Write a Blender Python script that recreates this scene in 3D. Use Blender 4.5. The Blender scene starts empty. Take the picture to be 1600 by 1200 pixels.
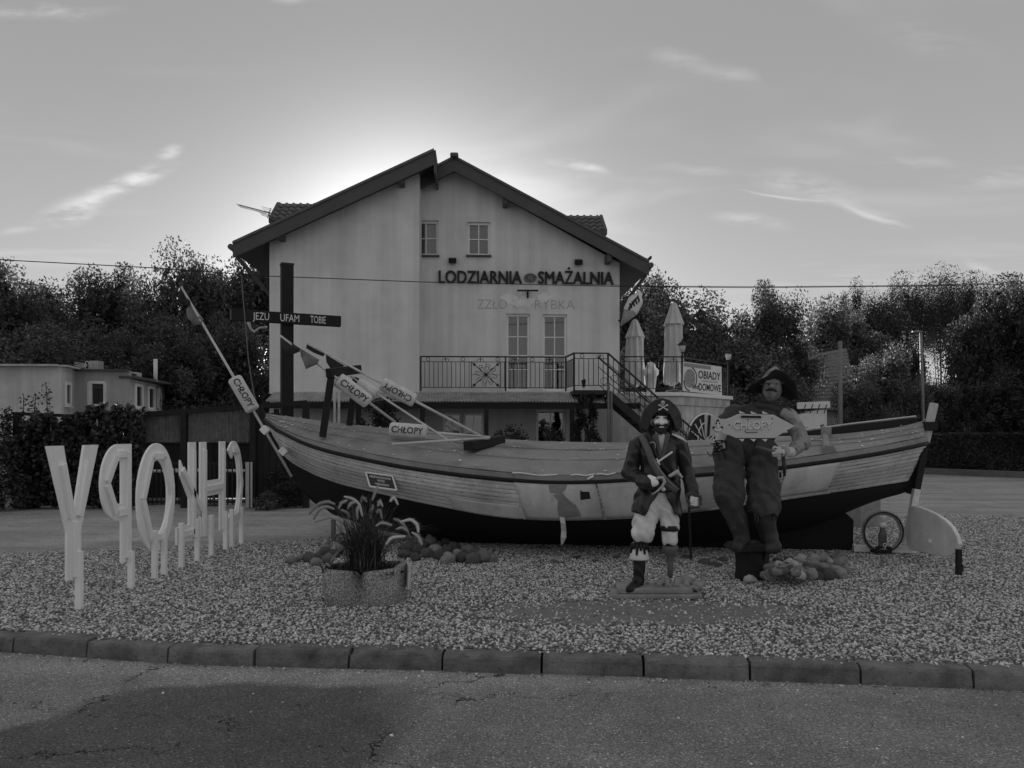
import bpy, bmesh, math, random
import numpy as np
from mathutils import Vector, Matrix, noise, Euler

R = math.radians
rnd = random.Random(7)
scene = bpy.context.scene
C = scene.collection

# ------------------------------------------------------------------ camera
CX, HY, F, CH = 800.0, 677.0, 1200.0, 1.6      # principal column, horizon row, focal length (px of a 1600 wide frame), eye height
cam_d = bpy.data.cameras.new('camera'); cam = bpy.data.objects.new('camera', cam_d); C.objects.link(cam)
cam.location = (0, 0, CH); cam.rotation_euler = (R(90), 0, 0)
cam_d.sensor_width = 36; cam_d.lens = 36 * F / 1600; cam_d.shift_y = (HY - 600) / 1600
cam_d.clip_start = 0.1; cam_d.clip_end = 3000
scene.camera = cam

# ------------------------------------------------------------------ light
SUN_EL, SUN_AZ = 13.5, -7.5          # degrees; azimuth from the view axis, minus = left
EXPOSURE = 1.3
world = bpy.data.worlds.new('World'); scene.world = world; world.use_nodes = True
sun_d = bpy.data.lights.new('sun', 'SUN'); sun = bpy.data.objects.new('sun', sun_d); C.objects.link(sun)
sun_d.energy = 3.2; sun_d.angle = R(0.6); sun_d.color = (1, 1, 1)
sdir = Vector((math.sin(R(SUN_AZ)) * math.cos(R(SUN_EL)), math.cos(R(SUN_AZ)) * math.cos(R(SUN_EL)), math.sin(R(SUN_EL))))
sun.rotation_euler = sdir.to_track_quat('Z', 'Y').to_euler()
sun.location = sdir * 60
vs = scene.view_settings
vs.view_transform = 'Standard'; vs.look = 'None'; vs.gamma = 1; vs.exposure = EXPOSURE; vs.use_curve_mapping = False
scene.cycles.use_denoising = True
scene.cycles.max_bounces = 6; scene.cycles.diffuse_bounces = 3; scene.cycles.transparent_max_bounces = 8

class NT:
    """tiny node-tree writer"""
    def __init__(s, tree): s.t = tree; s.n = tree.nodes; s.l = tree.links
    def new(s, kind, **kw):
        n = s.n.new(kind)
        for k, v in kw.items(): setattr(n, k, v)
        return n
    def put(s, sock, v):
        if isinstance(v, bpy.types.NodeSocket): s.l.new(v, sock)
        else: sock.default_value = v
    def m(s, op, a, b=0.0, c=None, clamp=False):
        n = s.n.new('ShaderNodeMath'); n.operation = op; n.use_clamp = clamp
        s.put(n.inputs[0], a); s.put(n.inputs[1], b)
        if c is not None: s.put(n.inputs[2], c)
        return n.outputs[0]
    def smooth(s, v, a, b, lo=0.0, hi=1.0):
        n = s.n.new('ShaderNodeMapRange'); n.interpolation_type = 'SMOOTHSTEP'
        s.put(n.inputs[0], v); s.put(n.inputs[1], a); s.put(n.inputs[2], b); s.put(n.inputs[3], lo); s.put(n.inputs[4], hi)
        return n.outputs[0]
    def lin(s, v, a, b, lo=0.0, hi=1.0):
        n = s.n.new('ShaderNodeMapRange')
        s.put(n.inputs[0], v); s.put(n.inputs[1], a); s.put(n.inputs[2], b); s.put(n.inputs[3], lo); s.put(n.inputs[4], hi)
        return n.outputs[0]
    def noise(s, vec, scale, detail=3.0, rough=0.55, dist=0.0):
        n = s.n.new('ShaderNodeTexNoise'); s.put(n.inputs['Vector'], vec); n.inputs['Scale'].default_value = scale
        n.inputs['Detail'].default_value = detail; n.inputs['Roughness'].default_value = rough; n.inputs['Distortion'].default_value = dist
        return n.outputs[0]
    def vor(s, vec, scale, feature='F1', out='Distance'):
        n = s.n.new('ShaderNodeTexVoronoi'); n.feature = feature; s.put(n.inputs['Vector'], vec); n.inputs['Scale'].default_value = scale
        return n.outputs[out]
    def comb(s, x, y, z=0.0):
        n = s.n.new('ShaderNodeCombineXYZ'); s.put(n.inputs[0], x); s.put(n.inputs[1], y); s.put(n.inputs[2], z); return n.outputs[0]
    def sep(s, v):
        n = s.n.new('ShaderNodeSeparateXYZ'); s.put(n.inputs[0], v); return n.outputs
    def mapv(s, v, scale=(1, 1, 1), rot=(0, 0, 0), loc=(0, 0, 0)):
        n = s.n.new('ShaderNodeMapping'); s.put(n.inputs[0], v); n.inputs['Scale'].default_value = scale
        n.inputs['Rotation'].default_value = rot; n.inputs['Location'].default_value = loc; return n.outputs[0]
    def mix(s, f, a, b):
        n = s.n.new('ShaderNodeMix'); n.data_type = 'FLOAT'; s.put(n.inputs[0], f); s.put(n.inputs[2], a); s.put(n.inputs[3], b); return n.outputs[0]
    def vmath(s, op, a, b):
        n = s.n.new('ShaderNodeVectorMath'); n.operation = op; s.put(n.inputs[0], a); s.put(n.inputs[1], b); return n.outputs[0]

def make_world():
    w = NT(world.node_tree); w.n.clear()
    sky = w.new('ShaderNodeTexSky', sky_type='NISHITA'); sky.sun_disc = False
    sky.sun_elevation = R(SUN_EL); sky.sun_rotation = R(SUN_AZ); sky.air_density = 1.0; sky.dust_density = 1.0; sky.ozone_density = 1.0; sky.altitude = 0
    bw = w.new('ShaderNodeRGBToBW'); w.l.new(sky.outputs[0], bw.inputs[0])
    base = w.m('ADD', SKY_VEIL, w.m('MULTIPLY', w.m('POWER', bw.outputs[0], SKY_POW), SKY_GLOW))     # milky high veil + the Nishita sky
    tc = w.new('ShaderNodeTexCoord'); g = tc.outputs['Generated']
    x, y, z = w.sep(g)
    base = w.m('ADD', base, w.smooth(z, 0.48, 0.0, 0.0, 0.75))          # paler haze towards the horizon, all round
    ys = w.m('MAXIMUM', y, 0.05)
    u = w.m('DIVIDE', x, ys); v = w.m('DIVIDE', z, ys)
    front = w.smooth(y, 0.1, 0.3)
    # cirrus: stretched noise on the sky's plane (x/z, y/z)
    zz = w.m('MAXIMUM', z, 0.06)
    pl = w.comb(w.m('DIVIDE', x, zz), w.m('DIVIDE', y, zz))
    ci = w.noise(w.mapv(pl, (0.55, 0.9, 1), (0, 0, 0.5)), 1.3, 3, 0.6, 0.6)
    cir = w.smooth(ci, 0.5, 0.78)
    cir = w.m('MULTIPLY', cir, w.smooth(z, 0.03, 0.16))
    uv = w.comb(u, v)
    wn = w.new('ShaderNodeTexNoise'); w.l.new(uv, wn.inputs['Vector']); wn.inputs['Scale'].default_value = 9; wn.inputs['Detail'].default_value = 2
    warp, warp2, _ = w.sep(wn.outputs['Color'])
    fib = w.noise(w.mapv(uv, (12, 46, 1), (0, 0, R(-18))), 1.0, 3, 0.65, 0.0)
    uu = w.m('ADD', u, w.m('MULTIPLY', w.m('SUBTRACT', warp, 0.5), 0.035))
    vv = w.m('ADD', v, w.m('MULTIPLY', w.m('SUBTRACT', warp2, 0.5), 0.035))
    total = None
    wuv = w.comb(uu, vv); fr_ = w.smooth(fib, 0.3, 0.68)
    def streak(x0, y0, x1, y1, wd, amp, rag=1.0):
        nonlocal total
        ang = math.atan2(y0 - y1, x1 - x0); L = math.hypot(x1 - x0, y1 - y0)
        mp = w.new('ShaderNodeMapping', vector_type='TEXTURE'); w.l.new(wuv, mp.inputs[0])
        mp.inputs['Location'].default_value = (((x0 + x1) / 2 - CX) / F, (HY - (y0 + y1) / 2) / F, 0); mp.inputs['Rotation'].default_value = (0, 0, ang)
        mp.inputs['Scale'].default_value = ((L / 2 + wd) / F, wd / F, 1)
        ln = w.new('ShaderNodeVectorMath', operation='LENGTH'); w.l.new(mp.outputs[0], ln.inputs[0])
        k = w.smooth(ln.outputs['Value'], 1.0, 0.0, 0.0, amp * 2.1)
        if rag > 0.5: k = w.m('MULTIPLY', k, fr_)
        total = k if total is None else w.m('ADD', total, k)
    streak(60, 342, 180, 296, 28, 0.36, 0.75); streak(150, 300, 272, 256, 20, 0.38, 0.7); streak(258, 236, 284, 228, 14, 0.30, 0.7)
    streak(-60, 26, 215, 20, 16, 0.22); streak(410, 6, 520, -6, 14, 0.24)
    streak(845, 250, 975, 266, 9, 0.25, 0.7)
    streak(1180, 275, 1330, 305, 34, 0.17); streak(1100, 335, 1240, 360, 20, 0.15); streak(1140, 298, 1300, 318, 4, 0.18, 0.4)
    streak(1300, 318, 1430, 356, 6, 0.16, 0.4); streak(1500, 396, 1562, 424, 12, 0.15, 0.8); streak(1470, 290, 1640, 268, 22, 0.16)
    streak(1240, 300, 1440, 352, 16, 0.10); streak(1320, 250, 1520, 262, 14, 0.10); streak(1000, 262, 1180, 270, 12, 0.09); streak(1350, 40, 1560, 90, 40, 0.06)
    streak(1020, 86, 1110, 100, 26, 0.12); streak(1100, 96, 1190, 130, 24, 0.12); streak(0, 366, 60, 350, 10, 0.15)
    cl = w.m('ADD', w.m('MULTIPLY', total, front), w.m('MULTIPLY', cir, 0.2))
    val = w.m('MULTIPLY', base, w.m('ADD', cl, 1.0))
    bg = w.new('ShaderNodeBackground'); w.l.new(val, bg.inputs[0]); bg.inputs[1].default_value = SKY_STRENGTH
    out = w.new('ShaderNodeOutputWorld'); w.l.new(bg.outputs[0], out.inputs[0])
SKY_VEIL, SKY_GLOW, SKY_POW, SKY_STRENGTH = 1.42, 3.0e-4, 3.0, 0.1
make_world()
world.cycles.sampling_method = 'MANUAL'; world.cycles.sample_map_resolution = 512

# ------------------------------------------------------------------ helpers
def W(px, py, d):
    """point seen at pixel (px, py) at depth d"""
    return Vector(((px - CX) / F * d, d, CH - (py - HY) / F * d))
def gd(py, z=0.0):
    """depth at which a point of height z shows at row py"""
    return (CH - z) * F / (py - HY)
def G(px, py, z=0.0): return W(px, py, gd(py, z))

def lerp(a, b, t): return a + (b - a) * t
def curve_at(tab, x):
    if x <= tab[0][0]: return tab[0][1]
    for (x0, y0), (x1, y1) in zip(tab, tab[1:]):
        if x <= x1: return y0 + (y1 - y0) * (x - x0) / (x1 - x0)
    return tab[-1][1]

def tag(o, label=None, cat=None, group=None, kind=None):
    if label: o['label'] = label
    if cat: o['category'] = cat
    if group: o['group'] = group
    if kind: o['kind'] = kind
    return o
def thing(name, label, cat, loc=(0, 0, 0), rz=0.0, group=None):
    o = bpy.data.objects.new(name, None); C.objects.link(o)
    o.empty_display_size = 0.2; o.location = loc; o.rotation_euler = (0, 0, rz)
    return tag(o, label, cat, group)
def copy_tree(o, parent=None):
    c = o.copy(); C.objects.link(c)
    if parent is not None: c.parent = parent
    for ch in list(o.children): copy_tree(ch, c)
    return c

class MB:
    """mesh builder"""
    def __init__(s): s.v = []; s.f = []; s.sm = []
    def add(s, vs, fs, smooth=False):
        b = len(s.v); s.v.extend([tuple(p) for p in vs]); s.f.extend([tuple(b + i for i in f) for f in fs]); s.sm.extend([smooth] * len(fs)); return s
    def box(s, c, size, rot=None):
        hx, hy, hz = [a / 2 for a in size]; c = Vector(c)
        ps = [Vector((x, y, z)) for z in (-hz, hz) for y in (-hy, hy) for x in (-hx, hx)]
        if rot is not None:
            m = rot if isinstance(rot, Matrix) else Euler(rot).to_matrix(); ps = [m @ p for p in ps]
        return s.add([c + p for p in ps], [(0, 2, 3, 1), (4, 5, 7, 6), (0, 1, 5, 4), (2, 6, 7, 3), (0, 4, 6, 2), (1, 3, 7, 5)])
    def bar(s, a, b, w, h=None, up=(0, 0, 1)):
        a, b = Vector(a), Vector(b); h = w if h is None else h
        d = (b - a).normalized(); u = Vector(up)
        if abs(d.dot(u)) > 0.98: u = Vector((0, 1, 0))
        x = d.cross(u).normalized(); z = x.cross(d).normalized()
        ps = []
        for p in (a, b):
            for sx, sz in ((-1, -1), (1, -1), (1, 1), (-1, 1)): ps.append(p + x * sx * w / 2 + z * sz * h / 2)
        return s.add(ps, [(0, 1, 2, 3), (7, 6, 5, 4), (0, 4, 5, 1), (1, 5, 6, 2), (2, 6, 7, 3), (3, 7, 4, 0)])
    def tube(s, pts, rad, n=8, cap=True):
        pts = [Vector(p) for p in pts]; k = len(pts)
        rad = [rad] * k if isinstance(rad, (int, float)) else list(rad)
        vs = []; u = None
        for i, p in enumerate(pts):
            d = (pts[min(i + 1, k - 1)] - pts[max(i - 1, 0)]).normalized()
            if u is None:
                u = Vector((0, 0, 1)) if abs(d.z) < 0.9 else Vector((1, 0, 0))
            x = d.cross(u).normalized(); u = x.cross(d).normalized()
            for j in range(n):
                a = 2 * math.pi * j / n; vs.append(p + (x * math.cos(a) + u * math.sin(a)) * rad[i])
        fs = [(i * n + j, i * n + (j + 1) % n, (i + 1) * n + (j + 1) % n, (i + 1) * n + j) for i in range(k - 1) for j in range(n)]
        s.add(vs, fs, n > 4)
        if cap:
            b = len(s.v) - len(vs)
            s.f.append(tuple(b + j for j in reversed(range(n)))); s.f.append(tuple(b + (k - 1) * n + j for j in range(n))); s.sm += [False, False]
        return s
    def lathe(s, prof, c=(0, 0, 0), n=16, sx=1, sy=1, cap=True):
        c = Vector(c); vs = [c + Vector((r * math.cos(2 * math.pi * j / n) * sx, r * math.sin(2 * math.pi * j / n) * sy, z)) for r, z in prof for j in range(n)]
        k = len(prof)
        fs = [(i * n + j, i * n + (j + 1) % n, (i + 1) * n + (j + 1) % n, (i + 1) * n + j) for i in range(k - 1) for j in range(n)]
        s.add(vs, fs, True)
        if cap:
            b = len(s.v) - len(vs)
            s.f.append(tuple(b + j for j in reversed(range(n)))); s.f.append(tuple(b + (k - 1) * n + j for j in range(n))); s.sm += [False, False]
        return s
    def prism(s, poly, fn, t0, t1, holes=None):
        """extrude outline poly (2d) between t0 and t1; fn(a, b, t) -> 3d"""
        n = len(poly)
        bm = bmesh.new()
        loops = [poly] + (holes or [])
        edges = []
        for lp in loops:
            vv = [bm.verts.new((p[0], p[1], 0)) for p in lp]
            edges += [bm.edges.new((vv[i], vv[(i + 1) % len(vv)])) for i in range(len(vv))]
        bmesh.ops.triangle_fill(bm, edges=edges, use_beauty=True)
        bm.verts.index_update(); bm.verts.ensure_lookup_table()
        pv = [(v.co.x, v.co.y) for v in bm.verts]; tri = [tuple(v.index for v in f.verts) for f in bm.faces]
        bm.free()
        m = len(pv)
        vs = [fn(a, b, t0) for a, b in pv] + [fn(a, b, t1) for a, b in pv]
        fs = list(tri) + [tuple(m + i for i in reversed(f)) for f in tri]
        o = 0
        for lp in loops:
            k = len(lp)
            fs += [(o + i, m + o + i, m + o + (i + 1) % k, o + (i + 1) % k) for i in range(k)]; o += k
        return s.add(vs, fs)
    def grid(s, fn, nu, nv, smooth=True, closed_u=False):
        """fn(i/nu, j/nv) -> point"""
        vs = [fn(i / nu, j / nv) for j in range(nv + 1) for i in range(nu + 1)]
        fs = [(j * (nu + 1) + i, j * (nu + 1) + i + 1, (j + 1) * (nu + 1) + i + 1, (j + 1) * (nu + 1) + i) for j in range(nv) for i in range(nu)]
        return s.add(vs, fs, smooth)
    def shift(s, d):
        d = Vector(d); s.v = [tuple(Vector(p) + d) for p in s.v]; return s
    def xf(s, m): s.v = [tuple(m @ Vector(p)) for p in s.v]; return s
    def mesh(s, name, mat):
        me = bpy.data.meshes.new(name); me.from_pydata(s.v, [], s.f)
        me.polygons.foreach_set('use_smooth', s.sm)
        if mat is not None: me.materials.append(mat)
        me.update(); return me
    def build(s, name, mat, parent=None, bevel=0.0, fix=True, **kw):
        me = s.mesh(name, mat)
        if fix:
            bm = bmesh.new(); bm.from_mesh(me); bmesh.ops.recalc_face_normals(bm, faces=bm.faces); bm.to_mesh(me); bm.free()
        o = bpy.data.objects.new(name, me); C.objects.link(o)
        if parent is not None:
            o.parent = parent
            if parent.type == 'EMPTY' and not parent.get('local'):
                # vertices were given in world space: move them into the thing's space
                me.transform(Matrix.LocRotScale(parent.location, parent.rotation_euler, None).inverted())
            elif parent.type != 'EMPTY' and parent.parent is not None and parent.parent.type == 'EMPTY' and not parent.parent.get('local'):
                q = parent.parent; me.transform(Matrix.LocRotScale(q.location, q.rotation_euler, None).inverted())
        if bevel:
            b = o.modifiers.new('bevel', 'BEVEL'); b.width = bevel; b.segments = 2; b.limit_method = 'ANGLE'; b.angle_limit = R(40)
        tag(o, **kw); return o

def local(root):
    """parts of this thing are given in its own space"""
    root['local'] = 1; return root
def clear_local():
    for o in bpy.data.objects:
        if 'local' in o: del o['local']

# implicit surfaces -> one continuous mesh (surface nets)
def sd_cap(P, a, b, ra, rb, sq=None):
    a = np.array(a, float); b = np.array(b, float)
    if sq is not None:
        q = np.array(sq, float); P = P / q; a = a / q; b = b / q
    ba = b - a; L = float(ba @ ba) + 1e-9
    h = np.clip(((P - a) @ ba) / L, 0, 1)
    d = np.linalg.norm(P - a - h[..., None] * ba, axis=-1) - (ra + (rb - ra) * h)
    return d * (min(sq) if sq is not None else 1.0)
def sd_box(P, c, half, r=0.01, rot=None):
    Q = P - np.array(c, float)
    if rot is not None: Q = Q @ np.array(Euler(rot).to_matrix())
    q = np.abs(Q) - (np.array(half, float) - r)
    return np.linalg.norm(np.maximum(q, 0), axis=-1) + np.minimum(q.max(-1), 0) - r
def smin(a, b, k):
    h = np.clip(0.5 + 0.5 * (b - a) / k, 0, 1); return b + (a - b) * h - k * h * (1 - h)
def surface_nets(prims, vox, k=0.03, fold=0.0, fscale=9.0, seed=0.0, cut=None):
    lo = np.array([1e9] * 3); hi = -lo
    for p in prims:
        if p[0] == 'c':
            _, a, b, ra, rb = p[:5]; m = max(ra, rb) * (max(p[5]) if len(p) > 5 and p[5] else 1)
            for q in (a, b): lo = np.minimum(lo, np.array(q) - m); hi = np.maximum(hi, np.array(q) + m)
        else:
            c = np.array(p[1]); hf = np.array(p[2]); e = np.linalg.norm(hf); lo = np.minimum(lo, c - e); hi = np.maximum(hi, c + e)
    lo -= vox * 3 + abs(fold); hi += vox * 3 + abs(fold)
    n = np.ceil((hi - lo) / vox).astype(int) + 1
    ax = [lo[i] + vox * np.arange(n[i]) for i in range(3)]
    P = np.stack(np.meshgrid(*ax, indexing='ij'), -1)
    f = None
    for p in prims:
        if p[0] == 'c': d = sd_cap(P, p[1], p[2], p[3], p[4], p[5] if len(p) > 5 else None)
        elif p[0] == 'b': d = sd_box(P, p[1], p[2], p[3] if len(p) > 3 else 0.01, p[4] if len(p) > 4 else None)
        f = d if f is None else smin(f, d, k)
    if cut is not None: f = np.maximum(f, cut(P))
    if fold:
        X, Y, Z = P[..., 0] * fscale + seed, P[..., 1] * fscale, P[..., 2] * fscale
        f = f + fold * (np.sin(X * 1.7 + 1.3 * np.sin(Z * 0.9 + Y)) * np.sin(Z * 1.1 + 1.1 * np.sin(X * 1.3 - Y)) + 0.5 * np.sin(X * 3.1 + Z * 2.3 + 2 * np.sin(Y * 2 + Z)))
    s = f < 0
    cs = [s[i:n[0] - 1 + i, j:n[1] - 1 + j, l:n[2] - 1 + l] for i in (0, 1) for j in (0, 1) for l in (0, 1)]
    cnt = sum(c.astype(int) for c in cs); act = (cnt > 0) & (cnt < 8)
    idx = -np.ones(act.shape, int); ii = np.argwhere(act); idx[act] = np.arange(len(ii))
    acc = np.zeros((len(ii), 3)); num = np.zeros(len(ii))
    corners = [(i, j, l) for i in (0, 1) for j in (0, 1) for l in (0, 1)]
    for a in corners:
        for d in range(3):
            if a[d] == 0:
                b = list(a); b[d] = 1
                fa = f[ii[:, 0] + a[0], ii[:, 1] + a[1], ii[:, 2] + a[2]]; fb = f[ii[:, 0] + b[0], ii[:, 1] + b[1], ii[:, 2] + b[2]]
                c = (fa < 0) != (fb < 0)
                t = np.where(c, fa / np.where(np.abs(fa - fb) < 1e-12, 1e-12, fa - fb), 0)
                pos = np.tile(np.array(a, float), (len(ii), 1)); pos[:, d] += t
                acc[c] += pos[c]; num[c] += 1
    vs = lo + (ii + acc / num[:, None]) * vox
    fs = []
    for d in range(3):
        e, g = [(1, 2), (2, 0), (0, 1)][d]
        sl0 = [slice(None)] * 3; sl1 = [slice(None)] * 3; sl0[d] = slice(0, n[d] - 1); sl1[d] = slice(1, n[d])
        ch = s[tuple(sl0)] != s[tuple(sl1)]
        q = np.argwhere(ch); q = q[(q[:, e] > 0) & (q[:, g] > 0) & (q[:, e] < n[e] - 1) & (q[:, g] < n[g] - 1)]
        inside = s[q[:, 0], q[:, 1], q[:, 2]]
        def cell(de, dg):
            r = q.copy(); r[:, e] += de; r[:, g] += dg; return idx[r[:, 0], r[:, 1], r[:, 2]]
        quad = np.stack([cell(-1, -1), cell(0, -1), cell(0, 0), cell(-1, 0)], 1)
        quad[~inside] = quad[~inside][:, ::-1]
        fs.append(quad)
    fs = np.concatenate(fs); fs = fs[(fs >= 0).all(1)]
    return vs, fs
def blob(name, prims, mat, parent=None, vox=0.012, k=0.03, m=None, smooth=True, **kw):
    extra = {q: kw.pop(q) for q in ('fold', 'fscale', 'seed', 'cut') if q in kw}
    vs, fs = surface_nets(prims, vox, k, **extra)
    if m is not None:
        vs = np.array([m @ Vector(v) for v in vs])
    b = MB(); b.v = [tuple(v) for v in vs]; b.f = [tuple(int(i) for i in q) for q in fs]; b.sm = [smooth] * len(b.f)
    return b.build(name, mat, parent, fix=False, **kw)

# writing
def glyph_mesh(txt, size=1.0, extrude=0.0, bold=0.0, align='CENTER', spacing=1.0):
    cu = bpy.data.curves.new('t', 'FONT'); cu.body = txt; cu.size = size; cu.extrude = extrude; cu.offset = bold
    cu.align_x = align; cu.space_character = spacing; cu.resolution_u = 3
    o = bpy.data.objects.new('t', cu)
    me = o.to_mesh(); vs = [v.co.copy() for v in me.vertices]; fs = [tuple(p.vertices) for p in me.polygons]
    o.to_mesh_clear(); bpy.data.objects.remove(o); bpy.data.curves.remove(cu)
    return vs, fs
def text_mb(txt, height, origin, ux, uz, extrude=0.002, bold=0.0, align='CENTER', width=None, spacing=1.0, warp=None):
    """cap-height text laid along ux (right) and uz (up) from origin; fitted to width if given"""
    vs, fs = glyph_mesh(txt, 1.0, 0.01, bold, 'LEFT', spacing)
    xs = [v.x for v in vs]; x0, x1 = min(xs), max(xs)
    ref, _ = glyph_mesh('H', 1.0, 0, bold, 'LEFT'); y0, y1 = min(v.y for v in ref), max(v.y for v in ref)
    k = height / (y1 - y0); wx = k if width is None else width / (x1 - x0)
    ux, uz, origin = Vector(ux).normalized(), Vector(uz).normalized(), Vector(origin); nrm = ux.cross(uz)
    sh = {'CENTER': -(x0 + x1) / 2, 'LEFT': -x0, 'RIGHT': -x1}[align]
    b = MB(); out = []
    for v in vs:
        a, c = (v.x + sh) * wx, (v.y - y0) * k
        p = origin + ux * a + uz * c + nrm * (v.z / 0.01 * extrude)
        out.append(warp(a, c, v.z / 0.01 * extrude) if warp else p)
    return b.add(out, fs)

# ------------------------------------------------------------------ materials (all greys: the photograph is black and white)
MATS = {}
def mat(name, base, rough=0.8, var=0.25, scale=6.0, bump=0.15, bscale=None, metal=0.0, spec=0.4, streak=0.0, spots=0.0, grain=None, coords='Object', rand=0.0, dirt=0.0, bdist=0.02):
    if name in MATS: return MATS[name]
    m = bpy.data.materials.new(name); m.use_nodes = True; t = NT(m.node_tree); MATS[name] = m
    p = t.n['Principled BSDF']; tc = t.new('ShaderNodeTexCoord'); v = tc.outputs[coords]
    n1 = t.noise(v, scale, 5, 0.6)
    f = t.lin(n1, 0.25, 0.75, 1 - var, 1 + var)
    if grain:      # stretched grain, e.g. (1, 1, 12)
        g = t.noise(t.mapv(v, grain), scale * 1.5, 6, 0.65); f = t.m('MULTIPLY', f, t.lin(g, 0.3, 0.7, 1 - var, 1 + var))
    if streak:     # rain streaks: noise stretched along z
        g = t.noise(t.mapv(v, (3.5, 3.5, 0.12)), 1.0, 5, 0.6); f = t.m('MULTIPLY', f, t.lin(g, 0.35, 0.75, 1 + streak * 0.4, 1 - streak))
    if spots:
        g = t.noise(v, scale * 5, 4, 0.7); f = t.m('MULTIPLY', f, t.smooth(g, 0.58, 0.66, 1.0, 1 - spots))
    if dirt:
        g = t.noise(v, scale * 0.35, 6, 0.65); f = t.m('MULTIPLY', f, t.smooth(g, 0.45, 0.72, 1.0, 1 - dirt))
    if rand:
        oi = t.new('ShaderNodeObjectInfo'); f = t.m('MULTIPLY', f, t.lin(oi.outputs['Random'], 0, 1, 1 - rand, 1 + rand))
    val = t.m('MULTIPLY', f, base, clamp=True)
    t.l.new(val, p.inputs['Base Color'])
    p.inputs['Roughness'].default_value = rough; p.inputs['Metallic'].default_value = metal; p.inputs['Specular IOR Level'].default_value = spec
    if bump:
        bn = t.new('ShaderNodeBump'); bn.inputs['Strength'].default_value = bump; bn.inputs['Distance'].default_value = bdist
        h = t.noise(t.mapv(v, grain) if grain else v, bscale or scale * 6, 5, 0.65); t.l.new(h, bn.inputs['Height']); t.l.new(bn.outputs[0], p.inputs['Normal'])
    return m
def glass(name, base=0.03, rough=0.05):
    m = bpy.data.materials.new(name); m.use_nodes = True; p = m.node_tree.nodes['Principled BSDF']
    p.inputs['Base Color'].default_value = (base, base, base, 1); p.inputs['Roughness'].default_value = rough; p.inputs['Specular IOR Level'].default_value = 0.8
    return m
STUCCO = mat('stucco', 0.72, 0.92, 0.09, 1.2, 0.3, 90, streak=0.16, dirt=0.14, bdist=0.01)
STUCCO_SHADE = mat('stucco_shade', 0.5, 0.92, 0.1, 1.2, 0.25, 90, streak=0.15)  # same render, darkened in colour for the shade under the canopy
PLASTER_OLD = mat('plaster_old', 0.6, 0.95, 0.18, 0.9, 0.3, 30, streak=0.2, spots=0.12, dirt=0.25)
WHITE = mat('white_paint', 0.8, 0.55, 0.06, 3, 0.08, 40, dirt=0.12)
LETTERM = mat('letter_paint', 0.95, 0.6, 0.05, 3, 0.06, 40, dirt=0.10, streak=0.06)
PVC = mat('pvc_frame', 0.88, 0.4, 0.05, 4, 0.0)
DARKWOOD = mat('dark_wood', 0.035, 0.75, 0.3, 3, 0.3, 8, grain=(12, 12, 1))
BLACKWOOD = mat('black_wood', 0.014, 0.8, 0.3, 3, 0.25, 8, grain=(12, 12, 1))
BLACKMETAL = mat('black_metal', 0.012, 0.5, 0.2, 6, 0.05)
FASCIA = mat('fascia', 0.085, 0.7, 0.15, 2, 0.1, 20)
SOFFIT = mat('soffit', 0.035, 0.8, 0.2, 3, 0.15, 8, grain=(1, 8, 1))
TILE = mat('roof_tile', 0.10, 0.6, 0.25, 4, 0.2, 30, rand=0.15)
GLASS = glass('window_glass', 0.03, 0.04)
CURTAIN = mat('curtain', 0.13, 0.9, 0.6, 16, 0.0)
LEAFY = {}
def leafmat(name, lo, hi, trans=0.35, rough=0.6):
    m = bpy.data.materials.new(name); m.use_nodes = True; t = NT(m.node_tree); p = t.n['Principled BSDF']
    geo = t.new('ShaderNodeNewGeometry')
    r = t.m('POWER', geo.outputs['Random Per Island'], 1.6)
    oi = t.new('ShaderNodeObjectInfo')
    val = t.m('MULTIPLY', t.lin(r, 0, 1, lo, hi), t.lin(oi.outputs['Random'], 0, 1, 0.7, 1.3))
    tc = t.new('ShaderNodeTexCoord'); val = t.m('MULTIPLY', val, t.lin(t.noise(tc.outputs['Object'], 0.7, 3), 0.35, 0.65, 0.6, 1.45))      # light and dark clumps put into the leaf colour
    t.l.new(val, p.inputs['Base Color']); p.inputs['Roughness'].default_value = rough; p.inputs['Specular IOR Level'].default_value = 0.3
    tr = t.new('ShaderNodeBsdfTranslucent'); t.l.new(val, tr.inputs[0])
    mx = t.new('ShaderNodeMixShader'); mx.inputs[0].default_value = trans
    t.l.new(p.outputs[0], mx.inputs[1]); t.l.new(tr.outputs[0], mx.inputs[2])
    t.l.new(mx.outputs[0], t.n['Material Output'].inputs[0]); return m
BARK = mat('bark', 0.06, 0.95, 0.35, 5, 0.8, 10, grain=(6, 6, 1), bdist=0.05)

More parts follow.
